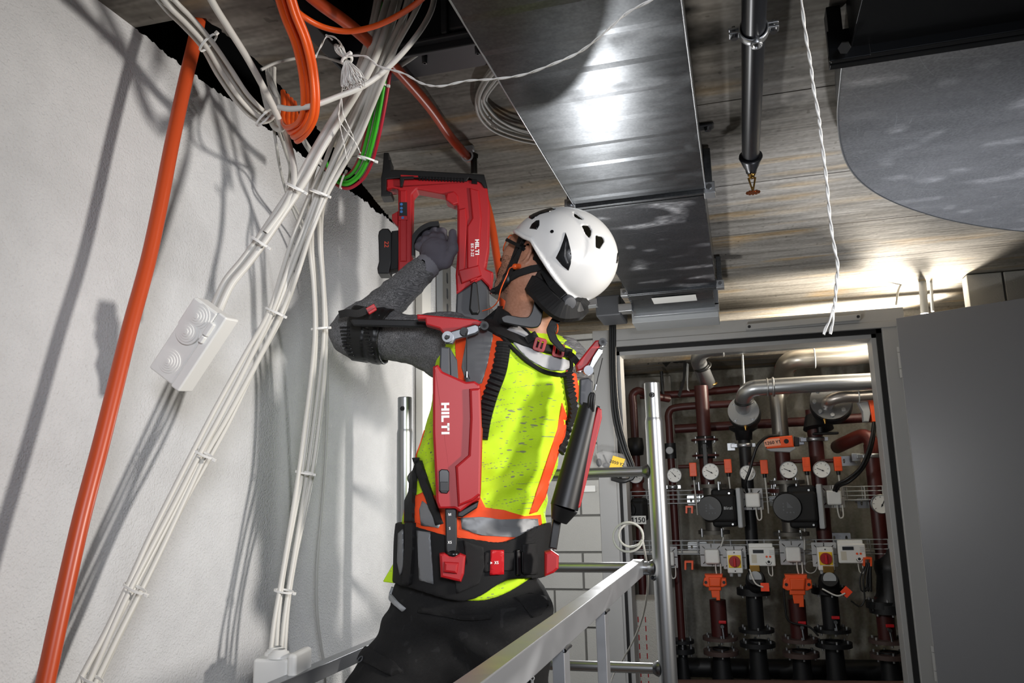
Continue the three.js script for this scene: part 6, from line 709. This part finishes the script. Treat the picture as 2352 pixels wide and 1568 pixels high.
// pumps
for (const [px, py, s, word2, lab] of [[1655, 1166, 0.95, 'Biral', 'black circulation pump with white lettering under the left gauge'], [1834, 1163, 1.04, '', 'black circulation pump without lettering, right of the lettered one'], [1462, 1170, 0.6, '', 'small dark pump with handwritten label behind the scaffold post']]) {
  const t = thing('circulation_pump', lab, 'pump'), f = new Fr(Z(px, py, 5.14), -8), k = s; const left = px === 1462;
  obj('motor_housing', [f.put(new RoundedBoxGeometry(0.2 * k, 0.17 * k, 0.12, 3, 0.02), 0.0, 0, 0), f.put(new RoundedBoxGeometry(0.15 * k, 0.24 * k, 0.1, 3, 0.02), 0.02 * k, 0.0, -0.03)], M.blackM, t);
  const cp = obj('control_panel', [f.put(new THREE.CylinderGeometry(0.075 * k, 0.085 * k, 0.05, 32).rotateX(PI / 2), -0.055 * k, 0, 0.055)], M.black, t); { const tri = new THREE.Shape([new THREE.Vector2(0, 0), new THREE.Vector2(0.032 * k, 0), new THREE.Vector2(0, 0.036 * k)]); obj('panel_symbol', f.put(new THREE.ShapeGeometry(tri), -0.055 * k, -0.005, 0.0815), M.grey, cp); for (let i = 0; i < 6; i++) obj('panel_light', f.put(new THREE.CylinderGeometry(0.005, 0.005, 0.002, 10).rotateX(PI / 2), (i < 3 ? -0.075 : -0.075 + (i - 2) * 0.018) * k, (i < 3 ? 0.02 - i * 0.018 : -0.03) * k, 0.081), M.grey, cp); }
  if (!left) { obj('end_shell', f.put(new RoundedBoxGeometry(0.03 * k, 0.25 * k, 0.13, 2, 0.008), 0.12 * k, 0, -0.04), M.lgrey, t); const y = [0.14 * k, -0.155 * k]; for (const v of y) { const fl = obj('flange', f.put(new THREE.CylinderGeometry(0.1 * k, 0.1 * k, 0.022, 30), -0.06, v, -0.06), mat(0x55524c, 0.5, 0.5), t); for (const q of [-0.06, 0.06]) obj('bolt', f.put(new THREE.CylinderGeometry(0.009, 0.009, 0.05, 6), -0.06 + q, v, 0.015), M.zinc, fl); } obj('volute', [f.put(new THREE.CylinderGeometry(0.05, 0.05, 0.3 * k, 24), -0.06, 0, -0.06), f.put(new THREE.CylinderGeometry(0.09 * k, 0.09 * k, 0.09, 30).rotateX(PI / 2), -0.05, 0, -0.05)], mat(0x5b5853, 0.45, 0.6), t); for (const [a, b] of [[0.02, 0.09], [0.03, -0.1]]) obj('screw', f.put(new THREE.CylinderGeometry(0.006, 0.006, 0.006, 10).rotateX(PI / 2), (a + 0.045) * k, b * k * 1.02, 0.03), M.zinc, t); } else { obj('note', f.put(new THREE.BoxGeometry(0.1, 0.05, 0.002), 0.03, -0.06, 0.085), M.face, t); obj('writing', f.put(text('1150', 0.03), 0.03, -0.06, 0.0865), M.ink, t); }
  if (word2) { obj('lettering', f.put(text(word2, 0.017), 0.055, 0.0, 0.0605), M.lgrey, t); }
  fin(t);
}
// wire cable trays
for (const [y0, y1, slope, lab] of [[1122, 1152, -0.02, 'upper wire cable tray behind the pumps'], [1240, 1272, -0.028, 'lower wire cable tray carrying boxes, switches and meters']]) {
  const t = thing('wire_tray', lab, 'cable tray'), z = -5.26, x0 = -1.0, x1 = 1.3, ya = YP(1750, y0, 5.26), yb = YP(1750, y1, 5.26); for (let i = 0; i < 4; i++) obj('wire', cyl(V(x0, ya + (yb - ya) * i / 3, z), V(x1, ya + (yb - ya) * i / 3, z), 0.0035, 0.0035, 6), M.lgrey, t); for (let i = 0; i < 3; i++) obj('wire', cyl(V(x0, yb, z - 0.03 - i * 0.03), V(x1, yb, z - 0.03 - i * 0.03), 0.0035, 0.0035, 6), M.lgrey, t); for (let x = x0; x <= x1; x += 0.1) obj('cross_wire', tube([V(x, ya, z), V(x, yb + 0.005, z), V(x, yb, z - 0.006), V(x, yb, z - 0.1), V(x, ya, z - 0.1)], 0.0035, 20, 6, 0), M.lgrey, t); fin(t);
  if (y0 > 1200) one('tray_cable', tube([V(-1.0, yb + 0.012, z - 0.03), V(0.2, yb + 0.01, z - 0.04), V(1.3, yb + 0.012, z - 0.03)], 0.01, 40, 8), M.cableW, 'white cable lying in the lower wire tray', 'cable');
}
function plateBox(px, py, s, lab, kind) {
  const z = kind === 'meter' ? 5.16 : 5.18, f = new Fr(Z(px, py, z), 0), m = 0.1 * s;
  if (kind === 'meter') { const t = thing('heat_meter', 'white heat meter with display ' + lab, 'meter', 'heat meters'); obj('housing', [f.put(new RoundedBoxGeometry(0.15, 0.11, 0.04, 2, 0.008), 0, -0.006), f.put(new RoundedBoxGeometry(0.14, 0.03, 0.03, 2, 0.006), -0.004, 0.055, -0.01)], M.white, t); obj('display', f.put(new RoundedBoxGeometry(0.062, 0.02, 0.004, 1, 0.001), -0.02, 0.024, 0.02), mat(0x23262a, 0.3), t); for (const u of [0.026, 0.046]) obj('button', f.put(new THREE.CylinderGeometry(0.0062, 0.0062, 0.004, 14).rotateX(PI / 2), u, -0.006, 0.021), M.orangeA, t); obj('data_plate', f.put(new THREE.BoxGeometry(0.03, 0.05, 0.001), -0.046, -0.018, 0.0205), mat(0xcfc9b8, 0.6), t); obj('optical_port', f.put(new THREE.CylinderGeometry(0.008, 0.008, 0.003, 14).rotateX(PI / 2), 0.036, -0.036, 0.021), M.ink, t); obj('port_ring', f.put(new THREE.TorusGeometry(0.016, 0.0014, 6, 20, PI).rotateZ(PI), 0.036, -0.036, 0.0205), M.ink, t); for (let i = 0; i < 5; i++) obj('print_line', f.put(new THREE.BoxGeometry(0.024, 0.0022, 0.001), 0.056, 0.03 - i * 0.006, 0.0203), M.lgrey, t); obj('lead', tube([f.w(0.03, -0.06, -0.01), f.w(0.035, -0.11, 0), f.w(0.05, -0.12, 0), f.w(0.055, -0.062, -0.01)], 0.0035, 20, 6), M.cableW, t); return fin(t); }
  const sw = kind === 'switch', t = thing(sw ? 'isolator_switch' : 'connection_box', (sw ? 'red and yellow rotary isolator switch ' : 'small white connection box on a slotted plate ') + lab, sw ? 'switch' : 'box', sw ? 'isolator switches' : 'connection boxes');
  const sh = rounded([[-0.068, -0.068], [0.068, -0.068], [0.068, 0.068], [-0.068, 0.068]].map(p => new THREE.Vector2(p[0] * s, p[1] * s)), 0.006); for (let i = 0; i < 8; i++) { const a = i * PI / 4, c = Math.cos(a) * 0.055 * s * (i % 2 ? 1.15 : 1), d = Math.sin(a) * 0.055 * s * (i % 2 ? 1.15 : 1), L = 0.011, W = 0.0028, h = new THREE.Path(); [[-L, -W], [L, -W], [L, W], [-L, W]].forEach(([x, y], k) => { const X2 = c + x * Math.cos(a) - y * Math.sin(a), Y2 = d + x * Math.sin(a) + y * Math.cos(a); k ? h.lineTo(X2, Y2) : h.moveTo(X2, Y2); }); h.closePath(); sh.holes.push(h); }
  obj('slotted_plate', f.put(new THREE.ExtrudeGeometry(sh, { depth: 0.006, bevelEnabled: false }), 0, 0, -0.035), M.lgrey2 ?? M.lgrey, t);
  if (sw) { obj('housing', f.put(new RoundedBoxGeometry(0.09, 0.135, 0.06, 2, 0.008), 0.0, -0.02), M.white, t); obj('yellow_plate', f.put(new RoundedBoxGeometry(0.074, 0.074, 0.006, 1, 0.002), 0, -0.018, 0.031), M.yellow, t); const k = obj('knob', f.put(new THREE.CylinderGeometry(0.032, 0.034, 0.016, 28).rotateX(PI / 2), 0, -0.018, 0.04), M.redD, t); obj('grip', f.put(new RoundedBoxGeometry(0.014, 0.052, 0.016, 2, 0.004), 0, -0.022, 0.054), M.red, k); for (const v of [0.034, -0.074]) obj('screw', f.put(new THREE.CylinderGeometry(0.004, 0.004, 0.003, 10).rotateX(PI / 2), 0, v, 0.0305), M.ink, t); for (const u of [-0.025, 0.022]) obj('cable_gland', cyl(f.w(u, -0.085, 0), f.w(u, -0.108, 0), 0.013, 0.01, 12), M.lgrey, t); }
  else { obj('housing', f.put(new RoundedBoxGeometry(0.086, 0.086, 0.05, 3, 0.012), 0.004, -0.006), M.white, t); obj('lead', tube([f.w(0.02, -0.045, -0.01), f.w(0.022, -0.1, 0), f.w(0.03, -0.125, 0), f.w(0.045, -0.12, 0), f.w(0.05, -0.05, -0.015)], 0.0045, 24, 6), M.cableW, t); }
  return fin(t);
}
plateBox(1727, 1146, 0.95, 'on the upper tray between the pumps'); plateBox(1913, 1140, 0.98, 'on the upper tray under two black cables'); plateBox(1531, 1280, 0.95, 'partly behind the scaffold post'); plateBox(1634, 1275, 1, 'left of the left red switch'); plateBox(1820, 1270, 1.03, 'in the middle of the lower tray'); plateBox(1687, 1281, 1, 'left of the left heat meter', 'switch'); plateBox(1895, 1274, 1.03, 'left of the right heat meter', 'switch'); plateBox(1750, 1275, 1, 'right of the left red switch', 'meter'); plateBox(1956, 1268, 1.03, 'right of the right red switch', 'meter');
for (const [px, py, w, lab] of [[1583, 1170, 17, 'left of the first pump'], [1582, 1298, 20, 'under the lower tray at left'], [1993, 1290, 20, 'with looped black leads under the right heat meter']]) { const f = new Fr(Z(px, py, 5.14), 0), k = w * 0.5, t = thing('cable_hook', 'orange U-shaped cable hook ' + lab, 'hook', 'orange cable hooks'); obj('hook', f.slab([[px - k, py + k], [px - k, py - k], [px + k, py - k], [px + k, py + k], [px + k - 4, py + k], [px + k - 4, py - k + 4], [px - k + 4, py - k + 4], [px - k + 4, py + k]], -0.04, 0.02), M.orangeA, t); fin(t); }
for (const [px, py, lab] of [[1600, 1148, 'behind the first pump'], [1602, 1255, 'above the lower tray at left'], [1790, 1150, 'left of the second pump'], [1993, 1155, 'beside the right-hand pipe'], [1930, 1235, 'between the right switch and meter'], [1952, 1058, 'right of the upper clamp']]) { const f = new Fr(Z(px, py, 5.4), 0), t = thing('mounting_plate', 'punched zinc mounting plate ' + lab, 'bracket', 'punched mounting plates'), sh = rounded([[-0.06, -0.03], [0.06, -0.03], [0.06, 0.03], [-0.06, 0.03]].map(p => new THREE.Vector2(...p)), 0.008); for (const u of [-0.035, 0, 0.035]) { const h = new THREE.Path(); h.absellipse(u, 0, 0.007, 0.014, 0, 2 * PI); sh.holes.push(h); } obj('plate', f.put(new THREE.ExtrudeGeometry(sh, { depth: 0.005, bevelEnabled: false })), M.zinc, t); obj('stay', cyl(f.w(0, 0, 0), f.w(0, 0, -0.5), 0.012, 0.012, 8), M.zinc, t); fin(t); }
{ // valve drives
  const f = new Fr(Z(1800, 1015, 5.12), 0), t = thing('valve_actuator', 'orange and grey valve actuator with a handwritten label on the steel pipe', 'actuator'); obj('base', f.slab([[1758, 1030], [1826, 1025], [1828, 1030], [1815, 1038], [1770, 1036]], -0.05, 0.03, 0.006), M.lgrey, t); obj('gearbox', f.slab([[1754, 1006], [1820, 999], [1824, 1026], [1762, 1030]], -0.05, 0.045, 0.008), M.orangeA, t); obj('crank_hole', f.put(new THREE.CylinderGeometry(0.014, 0.014, 0.004, 16).rotateX(PI / 2), ...f.l(1806, 1013, 0.046), 0.046), M.ink, t); obj('coupling', f.slab([[1824, 1002], [1836, 1004], [1836, 1024], [1824, 1025]], -0.03, 0.02, 0.004), M.black, t); obj('label', f.slab([[1754, 1009], [1790, 1006], [1794, 1022], [1757, 1026]], 0.046, 0.047), mat(0xf2a98a, 0.6), t); obj('writing', word(f, '1260 Y1', 1774, 1016, 0.0474, 0.019, 6), M.ink, t); fin(t);
  one('black_cable', tube([Z(1790, 1000, 5.1), Z(1765, 1002, 5.08), Z(1742, 1020, 5.06), Z(1730, 1050, 5.06), Z(1722, 1080, 5.06), Z(1712, 1110, 5.08), Z(1716, 1130, 5.12)], 0.009, 40, 8), M.black, 'black cable looping from the labelled actuator across a gauge', 'cable');
  const g = new Fr(Z(1995, 940, 5.1), 0), a = thing('valve_actuator', 'grey and orange actuator tucked under the pipes at the right jamb', 'actuator'); obj('housing', g.slab([[1970, 922], [1994, 918], [2000, 950], [1996, 968], [1984, 968], [1982, 945]], -0.04, 0.03, 0.006), M.lgrey, a); obj('motor', g.slab([[1996, 922], [2010, 920], [2013, 968], [2004, 968]], -0.04, 0.035, 0.004), M.orangeA, a); fin(a);
  one('black_cable', tube([Z(2007, 968, 5.08), Z(2002, 1005, 5.06), Z(1992, 1040, 5.05), Z(1975, 1075, 5.05), Z(1945, 1100, 5.06), Z(1922, 1112, 5.1), Z(1915, 1126, 5.14)], 0.009, 50, 8), M.black, 'thick black cable from the jamb actuator into the upper white box', 'cable'); one('black_cable', tube([Z(2010, 968, 5.1), Z(2006, 1008, 5.08), Z(1997, 1044, 5.07), Z(1980, 1078, 5.07), Z(1950, 1106, 5.08), Z(1928, 1116, 5.12), Z(1920, 1128, 5.15)], 0.009, 50, 8), M.black, 'second black cable running parallel into the upper white box', 'cable');
  for (const [x, y, s, lab] of [[1642, 1345, 0.8, 'left orange valve drive low on the pipe, darker'], [1832, 1352, 1, 'right orange valve drive with a wide lobed cover']]) { const q = new Fr(Z(x, y, 5.14), 0), v = thing('valve_drive', lab, 'actuator'), S = (u, w) => [x + u * s, y + w * s]; obj('cover', q.slab([S(-30, -32), S(22, -32), S(22, -22), S(32, -20), S(34, -2), S(24, 4), S(18, 4), S(18, 14), S(-18, 14), S(-18, 4), S(-24, 4), S(-34, -2), S(-32, -20), S(-28, -24)], -0.05, 0.03, 0.006), M.orangeA, v); obj('lid', q.slab([S(-18, -24), S(18, -24), S(16, 3), S(-16, 3)], 0.025, 0.05, 0.008), M.orangeA, v); obj('yoke', q.slab([S(-12, 12), S(14, 12), S(15, 42), S(4, 42), S(4, 34), S(-8, 34)], -0.03, 0.02, 0.004), M.orangeA, v); for (const u of [-26, 26]) obj('screw', q.put(new THREE.CylinderGeometry(0.009, 0.009, 0.006, 12).rotateX(PI / 2), ...q.l(...S(u, -10), 0.032), 0.032), M.black, v); fin(v); }
}
{ // meters' flow parts, tags, leads
  for (const [px, py, lab] of [[1735, 1325, 'second pipe stub'], [1905, 1328, 'fourth pipe stub']]) { const c = Z(px, py, 5.14), t = thing('flow_meter', 'brass-coloured flow meter with round glass on the ' + lab, 'meter', 'flow meters'); obj('body', [blob(c.clone().add(V(0, -0.03, -0.06)), 0.06, 0.07, 0.06), cyl(c.clone().add(V(0, -0.03, -0.05)), c.clone().add(V(0, 0, 0.01)), 0.05, 0.046, 24)], M.castB, t); obj('dial', cyl(c.clone().add(V(0, 0, 0.01)), c.clone().add(V(0, 0, 0.016)), 0.036, 0.036, 24), M.lgrey, t); obj('top_plate', bx(c.x - 0.03, c.x + 0.03, c.y + 0.03, c.y + 0.07, c.z - 0.02, c.z, 0.004), M.bronze, t); fin(t); }
  for (const [px, py, r, lab] of [[1757, 1348, 0, 'on a white lead below the left heat meter'], [1944, 1359, 45, 'turned on its corner beside the right flow meter']]) { const f = new Fr(Z(px, py, 5.1), 0, 0, r), t = thing('seal_tag', 'fluorescent orange tag ' + lab, 'tag'); obj('tag', f.put(new RoundedBoxGeometry(0.048, 0.048, 0.003, 1, 0.001)), mat(0xff4a1e, 0.5), t); obj('lead', tube([f.w(-0.01, 0, 0.004), f.w(-0.05, 0.02, 0.004), f.w(-0.08, 0.1, -0.02)], 0.005, 16, 6), M.cableW, t); fin(t); }
  for (let i = 0; i < 4; i++) cable('black_lead', [Z(1990 + i * 3, 1292, 5.13), Z(1975 + i * 8, 1330, 5.12), Z(1980 + i * 7, 1358, 5.12), Z(1992 + i * 3, 1340, 5.13), Z(1994 + i * 2, 1300, 5.13)], 0.0045, M.black, ['leftmost', 'second', 'third', 'rightmost'][i] + ' loop of black lead hanging from the right orange hook', 'looped black leads', 30);
  cable('black_lead', [Z(1984, 1350, 5.12), Z(1985, 1380, 5.12), Z(1975, 1392, 5.12), Z(1955, 1380, 5.11)], 0.0045, M.black, 'black lead trailing from the loops to the orange tag');
  for (const [a, lab] of [[[[1550, 1075], [1580, 1060], [1600, 1075]], 'x']].slice(1)) 0;
  cable('white_lead', [Z(1658, 1190, 5.2), Z(1662, 1230, 5.2), Z(1656, 1255, 5.2)], 0.005, M.cableW, 'white lead dropping from the lettered pump'); cable('white_lead', [Z(1849, 1190, 5.2), Z(1848, 1230, 5.2), Z(1848, 1262, 5.2)], 0.005, M.cableW, 'white lead dropping from the second pump'); cable('black_lead', [Z(1880, 1460, 5.2), Z(1860, 1440, 5.2), Z(1812, 1425, 5.2), Z(1803, 1390, 5.2), Z(1800, 1330, 5.2)], 0.006, M.black, 'long black lead curving beside the larger orange drive');
  const w = []; for (let k = 0; k <= 24; k++) { const a = k / 24 * 2 * PI; w.push(Z(1862 + 14 * Math.cos(a), 1302 + 14 * Math.sin(a), 5.3)); } cable('white_lead', w, 0.0035, M.cableW, 'round loop of white lead behind the middle connection box');
  const tm = thing('torn_membrane', 'ragged black membrane hanging from the plant room ceiling at upper left', 'membrane'), f = new Fr(Z(1500, 830, 5.45), 0), P = [[1405, 780], [1600, 780], [1600, 838]]; seed = 12; for (let x = 1596; x > 1406; x -= 6) P.push([x, 832 + rnd(-5, 5) + (x > 1520 && x < 1540 ? 6 : 0)]); obj('sheet', f.slab(P, -0.004, 0.004), M.void, tm); obj('strip', f.slab([[1570, 830], [1578, 832], [1572, 880], [1562, 912], [1556, 908], [1568, 870]], -0.02, -0.014), M.blackM, tm); obj('strip', f.slab([[1576, 832], [1582, 836], [1580, 890], [1584, 898], [1578, 896]], -0.02, -0.014), M.lgrey, tm); fin(tm);
  const ins = thing('insulation_slab', 'pale insulation slab with red print lines leaning inside the left jamb', 'insulation'), s0 = Z(1452, 1372, 4.95), s1 = Z(1493, 1372, 4.95); obj('slab', bx(s0.x, s1.x + 0.05, 0, s0.y, -4.85, -5.1, 0.01), mat(0xb9b6ae, 0.95, 0, { bumpMap: plasterB, bumpScale: 0.003 }), ins); for (const k of [0.4, 0.8]) for (let y = 0.1; y < s0.y - 0.1; y += 0.05) obj('print_mark', bx(s0.x + (s1.x - s0.x) * k - 0.003, s0.x + (s1.x - s0.x) * k + 0.003, y, y + 0.03, -4.8485, -4.85), M.redD, ins); fin(ins);
}
{ // above the leaf: conduit, cable, rubble, lamp in the plant room
  const t = thing('wall_conduit', 'grey vertical conduit rising above the open door leaf', 'conduit'); obj('tube', cyl(Z(2124, 720, 4.62), Z(2116, 612, 4.62), 0.02, 0.02, 16), M.lgrey, t); obj('clip', cyl(Z(2120, 640, 4.62), Z(2119, 632, 4.62), 0.026, 0.026, 16), M.grey, t); obj('tube', cyl(Z(2142, 715, 4.64), Z(2136, 605, 4.64), 0.008, 0.008, 10), M.lgrey, t); fin(t);
  cable('grey_cable', [Z(2058, 700, 4.64), Z(2066, 660, 4.64), Z(2090, 632, 4.64), Z(2120, 622, 4.64), Z(2150, 605, 4.64)], 0.006, M.cableG, 'grey cable arching from the door head to the conduit'); cable('green_wire', [Z(2122, 618, 4.6), Z(2118, 604, 4.58), Z(2140, 602, 4.58), Z(2152, 600, 4.58)], 0.005, M.green, 'short green earth wire at the top of the conduit');
  for (const [x, y, r] of [[2132, 712, 0.03], [2150, 710, 0.036], [2164, 711, 0.026]]) { const g = new THREE.IcosahedronGeometry(r, 1), p = Z(x, y, 4.6); g.scale(1.2, 0.6, 1); g.translate(p.x, EYE + 0.815 + r * 0.5, p.z); one('rubble_lump', g, M.mortar, x === 2132 ? 'leftmost grey mortar lump on the wall top by the conduit' : x === 2150 ? 'middle, largest grey mortar lump on the wall top' : 'rightmost grey mortar lump on the wall top', 'rubble', 'mortar lumps'); }
  const w = thing('flood_lamp', 'compact work flood lamp hidden behind the right door jamb', 'lamp'), c = V(1.1, EYE + 0.74, -5.05); obj('housing', [bx(c.x - 0.08, c.x + 0.08, c.y - 0.14, c.y - 0.03, c.z - 0.04, c.z + 0.03, 0.01), cyl(V(c.x, 0, c.z), V(c.x, c.y - 0.13, c.z), 0.018, 0.018, 12)], M.black, w); obj('lamp_face', bx(c.x - 0.07, c.x + 0.07, c.y - 0.03, c.y - 0.022, c.z - 0.03, c.z + 0.02), new THREE.MeshStandardMaterial({ color: 0xffffff, emissive: 0xfff4e2, emissiveIntensity: 6 }), w); fin(w);
spot(c.x, c.y, c.z, c.x - 0.6, c.y + 0.6, c.z + 0.35, LAMP, rad(72), 0.5, 3, 0xfff3e0);
}
renderer.render(scene, camera);
